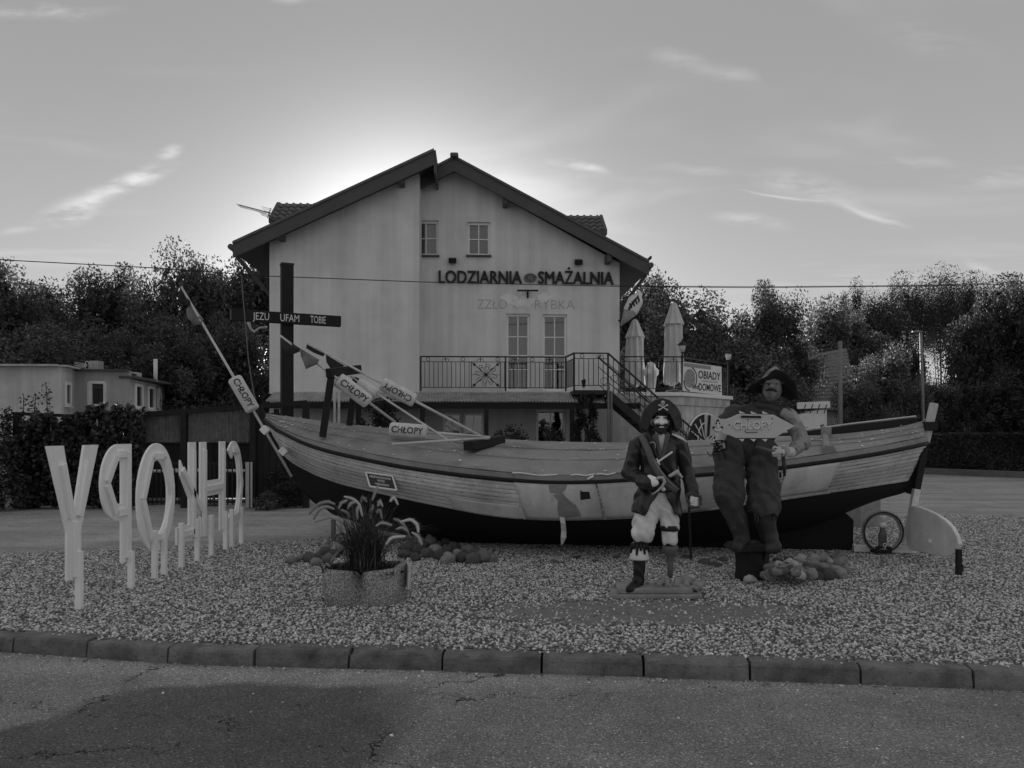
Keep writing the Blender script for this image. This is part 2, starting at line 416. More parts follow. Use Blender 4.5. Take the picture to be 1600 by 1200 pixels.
# ------------------------------------------------------------------ ground, roads, kerb
ROADZ = -0.13
def asphalt(name, base, cracks, stain):
    m = bpy.data.materials.new(name); m.use_nodes = True; t = NT(m.node_tree); p = t.n['Principled BSDF']
    tc = t.new('ShaderNodeTexCoord'); v = tc.outputs['Object']; x, y, z = t.sep(v)
    big = t.noise(v, 0.7, 6, 0.6); mid = t.noise(v, 5, 5, 0.6)
    f = t.m('MULTIPLY', t.lin(big, 0.3, 0.7, 0.82, 1.18), t.lin(mid, 0.3, 0.7, 0.88, 1.12))
    wv = t.vmath('ADD', v, (0.0, 0.0, 0.0))
    n1 = t.n.new('ShaderNodeTexVoronoi'); t.put(n1.inputs['Vector'], v); n1.inputs['Scale'].default_value = 52
    stone = n1.outputs['Distance']; rc = t.sep(n1.outputs['Color'])[0]
    chip = t.m('MULTIPLY', t.smooth(stone, 0.42, 0.2), t.smooth(rc, 0.55, 0.9))
    f = t.m('MULTIPLY', f, t.m('ADD', 1.0, t.m('MULTIPLY', chip, 1.5)))
    fine = t.noise(v, 75, 3, 0.75); f = t.m('MULTIPLY', f, t.lin(fine, 0.32, 0.68, 0.3, 1.6))
    hgt = t.m('ADD', t.m('MULTIPLY', chip, 0.6), fine)
    if cracks:
        cv = t.vmath('ADD', v, t.vmath('MULTIPLY', t.comb(t.noise(v, 3.5, 5, 0.7), t.noise(t.mapv(v, (1, 1, 1), (0, 0, 0), (5, 2, 9)), 3.5, 5, 0.7)), (0.55, 0.55, 0.0)))
        e = t.vor(t.mapv(cv, (0.55, 1.0, 1)), 0.9, 'DISTANCE_TO_EDGE')
        w = t.lin(t.noise(v, 1.3, 3), 0.46, 0.62, 0.0005, 0.005)
        ck = t.m('LESS_THAN', e, w)
        ck = t.m('MULTIPLY', ck, t.smooth(t.noise(t.mapv(v, (1, 1, 1), (0, 0, 0), (1, 4, 2)), 0.55, 2), 0.36, 0.44))
        f = t.m('MULTIPLY', f, t.mix(ck, 1.0, 0.12)); hgt = t.m('SUBTRACT', hgt, t.m('MULTIPLY', ck, 1.5))
        dust = t.smooth(t.m('ADD', y, t.m('MULTIPLY', x, 0.07)), 5.05, 5.5)          # gritty strip along the kerb foot
        f = t.m('MULTIPLY', f, t.m('ADD', 1.0, t.m('MULTIPLY', dust, 0.45)))
    else:
        f = t.m('MULTIPLY', f, t.lin(t.noise(t.mapv(v, (.12, .9, 1), (0, 0, -.1)), 1.2, 6, .65), .3, .7, .72, 1.25))
    if stain:
        wx = t.m('ADD', x, t.m('MULTIPLY', t.m('SUBTRACT', t.noise(v, 1.6, 4), 0.5), 0.7)); wy = t.m('ADD', y, t.m('MULTIPLY', t.m('SUBTRACT', t.noise(t.mapv(v, (1, 1, 1), (0, 0, 0), (2, 2, 2)), 1.6, 4), 0.5), 0.35))
        left = t.m('SUBTRACT', t.m('ADD', wx, 2.25), t.m('MULTIPLY', t.m('SUBTRACT', wy, 5.4), 0.62 / 0.75))
        ms = t.m('MULTIPLY', t.smooth(left, -0.12, 0.1), t.smooth(wx, -0.55, -0.95))
        ms = t.m('MULTIPLY', ms, t.smooth(wy, 5.33, 5.2))
        f = t.m('MULTIPLY', f, t.mix(ms, 1.0, 0.5))
    t.l.new(t.m('MULTIPLY', f, base, clamp=True), p.inputs['Base Color']); p.inputs['Roughness'].default_value = 0.85; p.inputs['Specular IOR Level'].default_value = 0.3
    b = t.new('ShaderNodeBump'); b.inputs['Strength'].default_value = 0.55; b.inputs['Distance'].default_value = 0.006
    t.l.new(hgt, b.inputs['Height']); t.l.new(b.outputs[0], p.inputs['Normal']); return m
ASPHALT = asphalt('asphalt', 0.23, True, True)
ASPHALT2 = asphalt('asphalt_side', 0.35, False, False)  # paler copy of the asphalt: the sky's grazing sheen put into its colour
SOIL = mat('soil', 0.14, 0.95, 0.4, 0.8, 0.5, 12)
GRAVELBASE = mat('gravel_base', 0.12, 0.95, 0.4, 14, 0.6, 60)
CONCRETE = mat('kerb_concrete', 0.21, 0.9, 0.4, 7, 1.0, 45, spots=0.4, dirt=0.45, rand=0.12)

joints = [(-240, 979), (-110, 987), (18, 995), (134, 1002), (262, 1010), (397, 1014.5), (544, 1018), (691, 1021), (846, 1025.5), (1006, 1030), (1172, 1035), (1345, 1040.5), (1522, 1047), (1710, 1054), (1920, 1063)]
KF = [G(x, y) for x, y in joints]                      # front top edge of the kerb
KB = []                                                # back top edge
for i, p in enumerate(KF):
    d = (KF[min(i + 1, len(KF) - 1)] - KF[max(i - 1, 0)]).normalized(); KB.append(p + Vector((-d.y, d.x, 0)) * 0.17)

terrain = MB().add([(-900, -300, -0.17), (900, -300, -0.17), (900, 1500, -0.17), (-900, 1500, -0.17)], [(0, 1, 2, 3)]).build('terrain', SOIL, kind='structure')
def sheet(name, pts, z, m): 
    return MB().add([(p[0], p[1], z) for p in pts], [tuple(range(len(pts)))]).build(name, m, kind='structure')
road = sheet('road', [(-40, -20), (40, -20), (40, KF[-1].y - 1.2)] + [(p.x, p.y + 0.03) for p in reversed(KF)] + [(-40, KF[0].y + 4)], ROADZ, ASPHALT)
sheet('side_road', [(40, KB[-1].y - 1.2)] + [(40, 34.5), (9, 33.0), (4, 25), (-6, 18.5), (-9, 16.6), (-40, 15.2), (-40, KB[0].y + 4)] + [(p.x, p.y - 0.03) for p in KB], -0.012, ASPHALT2)
sheet('yard', [(12, 60), (-40, 60), (-40, 15.4), (-9, 16.8), (-6, 18.7), (4, 25.2), (9, 33.2)], -0.02, mat('yard_paving', 0.13, 0.9, 0.2, 3, 0.4, 30))

kerb = thing('kerb', None, None, KF[7]); kerb['kind'] = 'structure'
for i in range(len(KF) - 1):
    a, b = KF[i], KF[i + 1]; ab, bb = KB[i], KB[i + 1]
    d = (b - a).normalized(); g = 0.009; m = MB(); nu = 12; st = random.Random(i)
    dz = st.uniform(-0.012, 0.008); dy = st.uniform(-0.012, 0.012)
    n = Vector((-d.y, d.x, 0))
    prof = [(0.005, -0.2), (0.0, -0.1), (0.002, -0.024), (0.012, -0.006), (0.03, 0.0), (0.16, 0.002), (0.17, -0.02), (0.17, -0.2)]
    rows = []
    L = (b - a).length
    for j in range(nu + 1):
        s = g + (L - 2 * g) * j / nu; row = []
        for q, (w, z) in enumerate(prof):
            p = a + d * s + n * (w + dy) + Vector((0, 0, z + dz))
            nz = noise.noise(p * 9 + Vector((i, 0, 0))) * 0.004 + noise.noise(p * 30) * 0.0025
            if q in (2, 3, 4):
                p += Vector((0, 0, -abs(nz) * 1.6)) + n * abs(nz)
                e = min(s, L - s)
                if e < 0.09 and st.random() < 0.5: p += Vector((0, 0, -0.012 * st.random())) + n * 0.01
                if i == 6 and (s < 0.12 or abs(s - (L - 0.12)) < 0.1): p += Vector((0, 0, -0.035 * st.random() - 0.008)) + n * 0.02 * st.random()
            row.append(p)
        rows.append(row)
    k = len(prof); vs = [p for r in rows for p in r]
    fs = [(j * k + q, j * k + q + 1, (j + 1) * k + q + 1, (j + 1) * k + q) for j in range(nu) for q in range(k - 1)]
    fs += [tuple(range(k)), tuple(nu * k + q for q in reversed(range(k)))]
    m.add(vs, fs).build('kerb_stone', CONCRETE, kerb)

# gravel bed: a base sheet and scattered pebbles
far_edge = [(-330, 885), (-60, 868), (100, 862), (200, 856.5), (380, 849.5), (520, 840), (760, 826), (1060, 812), (1340, 806), (1480, 804.5), (1600, 807), (1900, 818)]
FE = [G(x, y) for x, y in far_edge]
GP = [(p.x, p.y) for p in KB] + [(p.x, p.y) for p in reversed(FE)]
def in_poly(x, y, poly):
    c = np.zeros(x.shape, bool); j = len(poly) - 1
    for i in range(len(poly)):
        xi, yi = poly[i]; xj, yj = poly[j]
        k = ((yi > y) != (yj > y)) & (x < (xj - xi) * (y - yi) / (yj - yi + 1e-12) + xi); c ^= k; j = i
    return c
def gz(x, y): return 0.012 * math.sin(x * 1.3 + 1) * math.sin(y * 1.1) + 0.008 * math.sin(x * 3.1 + y * 2.3)
gb = bmesh.new(); bmv = [gb.verts.new((x, y, -0.004)) for x, y in GP]; gb.faces.new(bmv)
gme = bpy.data.meshes.new('gravel_bed'); gb.to_mesh(gme); gb.free(); gme.materials.append(GRAVELBASE)
tag(bpy.data.objects.new('gravel_bed', gme), kind='structure'); C.objects.link(bpy.data.objects['gravel_bed'])
_dp = G(1010, 955); _r = random.Random(2)
dme = MB().add([(_dp.x + 1.55 * math.cos(k * .2094) * _r.uniform(.85, 1.08), _dp.y + .50 * math.sin(k * .2094) * _r.uniform(.8, 1.1), -.0005) for k in range(30)], [tuple(range(30))]).build('trodden_dirt', mat('trodden_dirt', .20, .95, .25, 9, .5, 40, spots=.2), kind='structure')
rs = np.random.RandomState(3)
N = 560000
gx = rs.uniform(-11, 12, N); gy = rs.uniform(5.2, 16.5, N)
keep = in_poly(gx, gy + rs.normal(0, 0.05, N), GP) & (np.abs(gx) < gy * 0.95 + 1.5)
thin = np.clip(1.25 - gy * 0.045, 0.45, 1.0)
dp = G(1010, 955); dirt = ((gx - dp.x) / 1.35) ** 2 + ((gy - dp.y) / 0.42) ** 2 + 0.5 * np.sin(gx * 7) * np.sin(gy * 9)
thin = thin * np.clip((dirt - .35) / 1.9, 0.10, 1.0)
keep &= rs.uniform(0, 1, N) < thin
gx, gy = gx[keep], gy[keep]
pts = np.stack([gx, gy, np.full_like(gx, -0.006) + rs.uniform(0, 0.010, len(gx))], 1)
PEB = bpy.data.materials.new('pebble'); PEB.use_nodes = True
_t = NT(PEB.node_tree); _p = _t.n['Principled BSDF']; _oi = _t.new('ShaderNodeObjectInfo')
_r = _t.m('POWER', _oi.outputs['Random'], 1.35); _tc = _t.new('ShaderNodeTexCoord')
_v = _t.m('MULTIPLY', _t.lin(_r, 0, 1, 0.10, 0.88), _t.lin(_t.noise(_tc.outputs['Object'], 2.0, 4), 0.3, 0.7, 0.75, 1.25))
_t.l.new(_v, _p.inputs['Base Color']); _p.inputs['Roughness'].default_value = 0.75
def scatter(name, pts, mat_, smin_, smax_, flat, **kw):
    me = bpy.data.meshes.new(name); me.vertices.add(len(pts)); me.vertices.foreach_set('co', pts.astype(np.float32).ravel()); me.update()
    o = bpy.data.objects.new(name, me); C.objects.link(o)
    ng = bpy.data.node_groups.new(name + '_scatter', 'GeometryNodeTree')
    ng.interface.new_socket('Geometry', in_out='INPUT', socket_type='NodeSocketGeometry'); ng.interface.new_socket('Geometry', in_out='OUTPUT', socket_type='NodeSocketGeometry')
    n = ng.nodes; l = ng.links
    i = n.new('NodeGroupInput'); out = n.new('NodeGroupOutput')
    ico = n.new('GeometryNodeMeshIcoSphere'); ico.inputs['Subdivisions'].default_value = 2; ico.inputs['Radius'].default_value = 1
    sp = n.new('GeometryNodeSetPosition'); nz = n.new('ShaderNodeTexNoise'); nz.inputs['Scale'].default_value = 1.3; nz.inputs['Detail'].default_value = 1
    vm = n.new('ShaderNodeVectorMath'); vm.operation = 'MULTIPLY_ADD'; vm.inputs[1].default_value = (0.9, 0.9, 0.9); vm.inputs[2].default_value = (-0.45, -0.45, -0.45)
    l.new(nz.outputs['Color'], vm.inputs[0]); l.new(vm.outputs[0], sp.inputs['Offset']); l.new(ico.outputs['Mesh'], sp.inputs['Geometry'])
    ss = n.new('GeometryNodeSetShadeSmooth'); l.new(sp.outputs[0], ss.inputs[0]); ss.inputs['Shade Smooth'].default_value = False
    sm = n.new('GeometryNodeSetMaterial'); sm.inputs['Material'].default_value = mat_; l.new(ss.outputs[0], sm.inputs[0])
    ip = n.new('GeometryNodeInstanceOnPoints'); l.new(i.outputs[0], ip.inputs['Points']); l.new(sm.outputs[0], ip.inputs['Instance'])
    rr = n.new('FunctionNodeRandomValue'); rr.data_type = 'FLOAT_VECTOR'; rr.inputs[0].default_value = (-0.5, -0.5, -3.14); rr.inputs[1].default_value = (0.5, 0.5, 3.14); rr.inputs['Seed'].default_value = 1
    l.new(rr.outputs[0], ip.inputs['Rotation'])
    rsz = n.new('FunctionNodeRandomValue'); rsz.data_type = 'FLOAT_VECTOR'; rsz.inputs[0].default_value = (smin_, smin_, smin_ * flat); rsz.inputs[1].default_value = (smax_, smax_ * 0.8, smax_ * flat); rsz.inputs['Seed'].default_value = 5
    l.new(rsz.outputs[0], ip.inputs['Scale']); l.new(ip.outputs[0], out.inputs[0])
    md = o.modifiers.new('scatter', 'NODES'); md.node_group = ng
    return tag(o, **kw)
scatter('gravel', pts, PEB, 0.006, 0.0165, 0.75, label='loose grey and pale gravel covering the bed around the boat', cat='gravel', kind='stuff')
# grit washed along the foot of the kerb
q = []
for i in range(len(KF) - 1):
    for _ in range(16):
        p = KF[i].lerp(KF[i + 1], rnd.random()); q.append((p.x, p.y - abs(rnd.gauss(0, 0.07)) - 0.01, ROADZ + 0.004))
for _ in range(90): q.append((rnd.uniform(-4, 4), rnd.uniform(3.5, 5.2), ROADZ + 0.003))
scatter('grit', np.array(q), PEB, 0.005, 0.012, 0.7, label='scattered grit lying on the asphalt below the kerb', cat='grit', kind='stuff')

# ------------------------------------------------------------------ the fishing boat
HULLGREY = mat('hull_paint', 0.66, 0.7, 0.16, 4, 0.35, 12, grain=(0.4, 6, 10), spots=0.4, rand=0.14, dirt=0.35)
HULLBLACK = mat('hull_black', 0.006, 0.75, 0.3, 4, 0.2, 20)
SHEETM = mat('hull_sheet', 0.64, 0.62, 0.14, 2.5, 0.3, 18, dirt=0.32, streak=.2, spots=.12, rand=0.06)
BAREWOOD = mat('bare_wood', 0.27, 0.85, 0.2, 5, 0.4, 10, grain=(1, 6, 10))
RAILM = mat('rubbing_rail', 0.012, 0.7, 0.3, 6, 0.2)
TARPAPER = mat('tar_paper', 0.31, 0.85, 0.16, 3, 0.35, 160, spots=0.25, dirt=0.38, rand=0.08, bdist=0.006)
GALV = mat('galvanised', 0.9, 0.5, 0.1, 6, 0.05)
PALEWOOD = mat('pale_wood', 0.55, 0.7, 0.2, 6, 0.2, 10, dirt=0.3)
Bc = W(412, HY, 11.65); Bc.z = 0; Sc = W(1450, HY, 10.4); Sc.z = 0
BL = (Sc - Bc).length; be = (Sc - Bc).normalized(); bn = Vector((be.y, -be.x, 0))
boat = thing('fishing_boat', 'long wooden fishing boat, grey planks above a black bottom, standing on gravel', 'boat', Bc.lerp(Sc, 0.5), math.atan2(be.y, be.x))
def proj(p): return CX + p.x / p.y * F, HY - (p.z - CH) / p.y * F
halfb = [(0, .03), (.03, .25), (.08, .52), (.15, .82), (.25, 1.12), (.4, 1.34), (.5, 1.40), (.6, 1.38), (.7, 1.28), (.8, 1.10), (.88, .88), (.94, .62), (.98, .30), (1, .06)]
wlb = [(0, .03), (.03, .12), (.08, .30), (.15, .55), (.25, .90), (.4, 1.22), (.5, 1.32), (.6, 1.30), (.7, 1.16), (.8, .92), (.88, .62), (.94, .36), (.98, .15), (1, .06)]
def smooth_tab(tab, n=60):
    xs = [a for a, _ in tab]; out = []
    for i in range(n + 1):
        x = xs[0] + (xs[-1] - xs[0]) * i / n; h = (xs[-1] - xs[0]) / n * 1.6
        out.append((x, (curve_at(tab, x - h) + 2 * curve_at(tab, x) + curve_at(tab, x + h)) / 4))
    out[0] = tab[0]; out[-1] = tab[-1]; return out
halfb = smooth_tab(halfb); wlb = smooth_tab(wlb)
gun_y = smooth_tab([(414, 658), (446, 682), (485, 699), (527, 710), (564, 718), (616, 729), (669, 737), (721, 744), (800, 752), (860, 756), (930, 755), (980, 752), (1112, 743), (1219, 733), (1299, 722), (1387, 708), (1447, 694)])
wat_y = smooth_tab([(446, 715), (467, 731), (498, 746), (527, 756), (564, 765), (621, 778), (695, 793), (760, 806), (816, 812), (880, 814), (986, 811), (1117, 797), (1202, 784), (1293, 771), (1360, 761), (1417, 752)])
bot_y = smooth_tab([(478, 768), (493, 783), (520, 798), (560, 812), (620, 827), (660, 834), (700, 839), (800, 845), (1000, 847), (1100, 845), (1180, 840), (1260, 825), (1320, 803), (1345, 790), (1380, 779), (1418, 768)])
def s_at(px, w=0.03):
    lo, hi = -1.0, BL + 1
    for _ in range(40):
        m = (lo + hi) / 2; q = proj(Bc + be * m + bn * w + Vector((0, 0, 1)))[0]
        if q < px: lo = m
        else: hi = m
    return lo
def line3(u, bt, ytab, k=1.0):
    s0, s1 = s_at(ytab[0][0]), s_at(ytab[-1][0])
    p = Bc + be * (s0 + (s1 - s0) * u) + bn * (curve_at(bt, u) * k); px = CX + p.x / p.y * F
    p.z = CH - (curve_at(ytab, px) - HY) / F * p.y; return p
NU = 64
US = [i / NU for i in range(NU + 1)]
def lat(bt, u): return curve_at(bt, u)
GL = [line3(u, halfb, gun_y) for u in US]; WL = [line3(u, wlb, wat_y) for u in US]
KL = [line3(u, [(0, .03), (1, .03)], bot_y) for u in US]
def at(L, u):
    x = min(max(u, 0), 1) * NU; i = min(int(x), NU - 1); return L[i].lerp(L[i + 1], x - i)
def hull(u, v, off=0.0):
    """near side; v 0 gunwale .. 1 waterline .. 2 keel line"""
    g, w, k = at(GL, u), at(WL, u), at(KL, u)
    if v <= 1:
        p = g.lerp(w, v) + bn * (0.05 * math.sin(math.pi * v) * min(1, 6 * u, 6 * (1 - u)))
    else:
        t = v - 1; c = w.lerp(k, 0.5); lw = (w - k).dot(bn); c = k + (w - k) * 0.5 + bn * lw * 0.28; c.z = k.z + (w.z - k.z) * 0.12 + 0.02
        p = w * (1 - t) ** 2 + c * (2 * t * (1 - t)) + k * t * t
        p.z = max(p.z, 0.03)
    return p + bn * off
def far_pt(p, q=1.0):
    """mirror image on the far side, lifted by the heel towards the camera"""
    s = (p - Bc).dot(be); l = (p - Bc).dot(bn); r = Bc + be * s - bn * l * q; r.z = p.z + 2 * max(l, 0) * 0.10; return r
def hull_uv(px, py, vmax=1.0):
    u = v = 0.5
    for _ in range(6):
        lo, hi = 0.0, 1.0
        for _ in range(26):
            m = (lo + hi) / 2
            if proj(hull(m, v))[0] < px: lo = m
            else: hi = m
        u = lo; lo, hi = 0.0, vmax
        for _ in range(26):
            m = (lo + hi) / 2
            if proj(hull(u, m))[1] < py: lo = m
            else: hi = m
        v = lo
    return u, v
NS = 9
for i in range(NS):
    v0, v1 = i / NS + 0.003, (i + 1) / NS - 0.003; m = MB(); o = 0.004 * math.sin(i * 2.3)
    rr = random.Random(i); ph = rr.uniform(0, 9)
    def fn(a, b):
        wob = 0.012 * noise.noise(Vector((a * 14, i * 3.1, ph))) / NS * 4
        gap = 0.016 * max(0.0, noise.noise(Vector((a * 22, i * 5.7, ph))) + 0.12)
        vv = v0 + (v1 - v0) * b + (-gap if b > 0.9 else 0.0)
        return hull(a, vv, (0.010 if 0.1 < b < 0.9 else 0.006) + o + 0.003 * noise.noise(Vector((a * 30, i, 2))))
    m.grid(fn, NU, 3).build('plank', HULLGREY, boat, fix=True)
MB().grid(lambda a, b: hull(a, b * 1.02, -0.012), NU, 10).build('seam_backing', mat('seam_dark', 0.03, 0.9, 0.2, 8), boat)
MB().grid(lambda a, b: hull(a, 0.995 + 1.005 * b, 0.004), NU, 14).build('bottom', HULLBLACK, boat)
far = MB(); far.grid(lambda a, b: far_pt(hull(a, b)), NU, 6); far.build('far_planking', HULLGREY, boat)
MB().grid(lambda a, b: far_pt(hull(a, 1 + b)), NU, 10).build('bottom', HULLBLACK, boat)
# keel fin, stem and stern post
kp = []
for px, py in [(478, 770), (520, 803), (600, 829), (700, 846), (800, 851), (1000, 855), (1332, 862), (1333, 812), (1320, 800), (1260, 822), (1100, 842), (800, 842), (660, 830), (520, 792)]:
    s = s_at(px); p = Bc + be * s; p.z = max(CH - (py - HY) / F * p.y, 0.0); kp.append(((p - Bc).dot(be), p.z))
def kfn(a, b, t): return Bc + be * a + bn * t + Vector((0, 0, b))
MB().prism(kp, kfn, -0.05, 0.05).build('keel', HULLBLACK, boat)
stem = [Bc + be * s_at(px) + Vector((0, 0, CH - (py - HY) / F * 11.6)) for px, py in [(404, 638), (412, 656), (427, 684), (443, 712), (459, 744), (477, 768), (500, 789)]]
MB().tube(stem, [.05, .055, .05, .05, .05, .045, .04], 6).build('stem', HULLBLACK, boat)
sp = [Bc + be * s_at(px) + Vector((0, 0, CH - (py - HY) / F * 10.4)) for px, py in [(1417, 770), (1432, 732), (1446, 694), (1449, 680)]]
MB().bar(sp[0], sp[1], .09, .12).bar(sp[1], sp[2], .09, .12).build('stern_post', HULLBLACK, boat)
hp_ = [Bc + be * s_at(px) + Vector((0, 0, CH - (py - HY) / F * 10.4)) for px, py in [(1447, 692), (1461, 630)]]
MB().bar(hp_[0], hp_[1], .07, .10).build('stern_post_head', PALEWOOD, boat, bevel=0.01)
mid = hp_[0].lerp(hp_[1], 0.42)
MB().box(mid, (0.16, 0.16, 0.12)).build('bracket', RAILM, boat, bevel=0.01)
# rubbing rail and covered deck
def railp(u, dw, dz): 
    p = at(GL, u) + bn * dw; p.z += dz; return p
MB().tube([railp(u, 0.012, 0.012) for u in US], 0.030, 6).build('rubbing_rail', RAILM, boat)
MB().tube([far_pt(railp(u, 0.012, 0.012)) for u in US], 0.030, 6).build('rubbing_rail', RAILM, boat)
rid_y = smooth_tab([(410, 645), (443, 650), (485, 656), (527, 661), (580, 667), (640, 673), (700, 679), (784, 686), (880, 691), (980, 692), (1100, 689), (1200, 684), (1256, 684), (1300, 687), (1360, 677), (1434, 661), (1449, 656)])
def ridge(u):
    p = Bc + be * (s_at(414) + (s_at(1447) - s_at(414)) * u) - bn * (0.30 * curve_at(halfb, u)); px = CX + p.x / p.y * F
    p.z = CH - (curve_at(rid_y, px) - HY) / F * p.y; return p
RI = [ridge(u) for u in US]
def cover(u, t):
    """t 0 near edge .. 1 ridge .. 2 far edge"""
    e = railp(u, 0.0, 0.045 + 0.06 * min(1, 8 * u)); r = at(RI, u)
    if t <= 1:
        p = e.lerp(r, t); p.z += 0.05 * math.sin(math.pi * t) * min(1, 5 * u, 5 * (1 - u)); return p
    f = far_pt(e); p = r.lerp(f, t - 1); p.z += 0.03 * math.sin(math.pi * (t - 1)); return p
MB().grid(lambda a, b: railp(a, 0.014 + 0.006 * noise.noise(Vector((a * 40, b, 1))), 0.03 + (0.02 + 0.055 * min(1, 8 * a)) * b), NU, 2).build('cover_edge', TARPAPER, boat)
seams = [0.0, 0.30, 0.60, 1.0]
for i in range(3):
    def fn(a, b, i=i):
        t0, t1 = seams[i], seams[i + 1] + (0.02 if i < 2 else 0)
        p = cover(a, t0 + (t1 - t0) * b)
        lift = (0.016 if i else 0.002) * (1 - b) + 0.004
        p.z += lift + 0.005 * noise.noise(Vector((a * 26, b * 3, i * 7))) + 0.007 * noise.noise(Vector((a * 9, b * 2, i * 3)))
        return p
    m = MB(); m.grid(fn, NU * 2, 5)
    if i:   # the lapped lower edge of the sheet
        m.grid(lambda a, b: fn(a, 0) - Vector((0, 0, 0.02 * b)), NU * 2, 1)
    m.build('cover_sheet', TARPAPER, boat)
MB().grid(lambda a, b: cover(a, 1 + b), NU, 6).build('cover_sheet', TARPAPER, boat)
nm = MB(); rr = random.Random(4)
for t in (0.06, 0.27, 0.34, 0.57, 0.64, 0.9):
    for k in range(46):
        u = (k + rr.random()) / 46
        if rr.random() < 0.45 and 0.08 < u < 0.95: continue
        p = cover(u, min(1, t + rr.uniform(-.06, .06))); s_ = rr.uniform(0.014, 0.024)
        nm.box(p + Vector((0, 0, 0.026)), (s_ * 1.4, s_ * 1.2, 0.005), (rr.uniform(-.3, .3), rr.uniform(-.3, .3), rr.random() * 3))
nm.build('nail_caps', GALV, boat, kind='stuff')
# sheet patches nailed over the planking
def patch(name, quad, m, off, nu=14, nv=8, rough=0.002):
    (u0, v0), (u1, v1), (u2, v2), (u3, v3) = quad      # top-left, top-right, bottom-right, bottom-left
    def fn(a, b):
        ua, va = lerp(u0, u1, a), lerp(v0, v1, a); ub, vb = lerp(u3, u2, a), lerp(v3, v2, a)
        u, v = lerp(ua, ub, b), lerp(va, vb, b); return hull(u, v, off + rough * noise.noise(Vector((u * 30, v * 4, off * 99))))
    q = MB(); q.grid(fn, nu, nv)
    o = q.build(name, m, boat); sd = o.modifiers.new('thickness', 'SOLIDIFY'); sd.thickness = 0.006; sd.offset = -1; return o
U = lambda x, y: hull_uv(x, y)[0]
u_a, u_b, u_c, u_d = U(810, 785), U(932, 785), U(1010, 785), U(1114, 770)
patch('hull_sheet', [(u_a - .001, 0.02), (u_b, 0.02), (u_b + .009, 0.985), (u_a + .008, 0.985)], SHEETM, 0.024)
patch('hull_sheet', [(u_b + .002, 0.02), (u_c, 0.02), (u_c, 0.97), (u_b + .012, 0.97)], SHEETM, 0.022)
patch('hull_sheet', [(u_c + .002, 0.02), (u_d, 0.02), (u_d, 0.98), (u_c + .002, 0.98)], SHEETM, 0.022)
patch('hull_sheet', [(U(703, 780), 0.64), (u_a + .004, 0.62), (u_a + .007, 0.99), (U(706, 788), 0.99)], SHEETM, 0.022)
u_e, u_f = U(1219, 760), U(1298, 750)
patch('hull_sheet', [(u_e, 0.03), (u_f, 0.03), (u_f, 0.90), (u_e + .001, 0.90)], SHEETM, 0.023)
patch('hull_batten', [(U(1204, 780), 0.90), (U(1297, 765), 0.91), (U(1297, 768), 0.99), (U(1204, 782), 0.99)], HULLGREY, 0.026)
def decal(name, pix, m, off, th=0.004):
    """thin irregular piece lying on the hull, outline given in pixels"""
    uv = [hull_uv(x, y) for x, y in pix]
    q = MB(); q.prism(uv, lambda a, b, t: hull(a, b, t), off, off + th); return q.build(name, m, boat)
decal('torn_patch', [(857, 757), (886, 757), (884, 764), (879, 770), (886, 778), (900, 789), (906, 800), (908, 807), (874, 809), (871, 796), (872, 782), (866, 775), (860, 772)], BAREWOOD, 0.022, 0.014)
decal('loose_flap', [(860, 770), (868, 770), (863, 784), (860, 783)], PALEWOOD, 0.034)
decal('scupper', [(906.5, 768), (921, 768), (923, 779), (907, 781)], RAILM, 0.026, 0.006)
decal('scupper', [(907, 762), (909, 762), (909, 768), (907, 768)], RAILM, 0.026, 0.004)
decal('dark_seam', [(929, 757), (932, 757), (943, 808), (939, 808)], RAILM, 0.027, 0.004)
decal('dark_seam', [(1217, 738), (1220, 738), (1221, 778), (1218, 778)], RAILM, 0.027, 0.003)
decal('dark_seam', [(811, 790), (814, 790), (818, 811), (814, 811)], RAILM, 0.027, 0.003)
hs = MB(); pp = [W(x, y, proj_d) for x, y, proj_d in ((878, 808, 9.60), (880, 818, 9.58), (881, 830, 9.62), (880.5, 840, 9.6), (878, 851, 9.63))]
for i, p in enumerate(pp):
    w = (0.030, 0.030, 0.032, 0.034, 0.012)[i]; hs.v += [tuple(p + Vector((-w, 0, 0))), tuple(p + Vector((w, 0.004, 0))), tuple(p + Vector((w, .008, 0))), tuple(p + Vector((-w, .006, 0)))]
for i in range(4):
    for j in range(4): hs.f.append((i * 4 + j, i * 4 + (j + 1) % 4, i * 4 + 4 + (j + 1) % 4, i * 4 + 4 + j)); hs.sm.append(False)
hs.build('hanging_strip', PALEWOOD, boat)
# torn metal edging on the rail
for (x0, y0, x1, y1) in ((802, 737, 872, 740.5), (892, 744, 930, 742), (932, 741.5, 962, 740)):
    uu = [U(x0, 760) + (U(x1, 760) - U(x0, 760)) * k / 6 for k in range(7)]
    MB().tube([railp(u, 0.02 + .004 * math.sin(k * 2), 0.105 + 0.008 * math.sin(k * 1.3)) for k, u in enumerate(uu)], 0.010, 5).build('edge_trim', GALV, boat)
uu = [U(918, 760), U(928, 760)]
MB().tube([railp(uu[0], 0.03, 0.05), railp(uu[1], 0.03, 0.09)], 0.016, 5).build('edge_trim', GALV, boat)
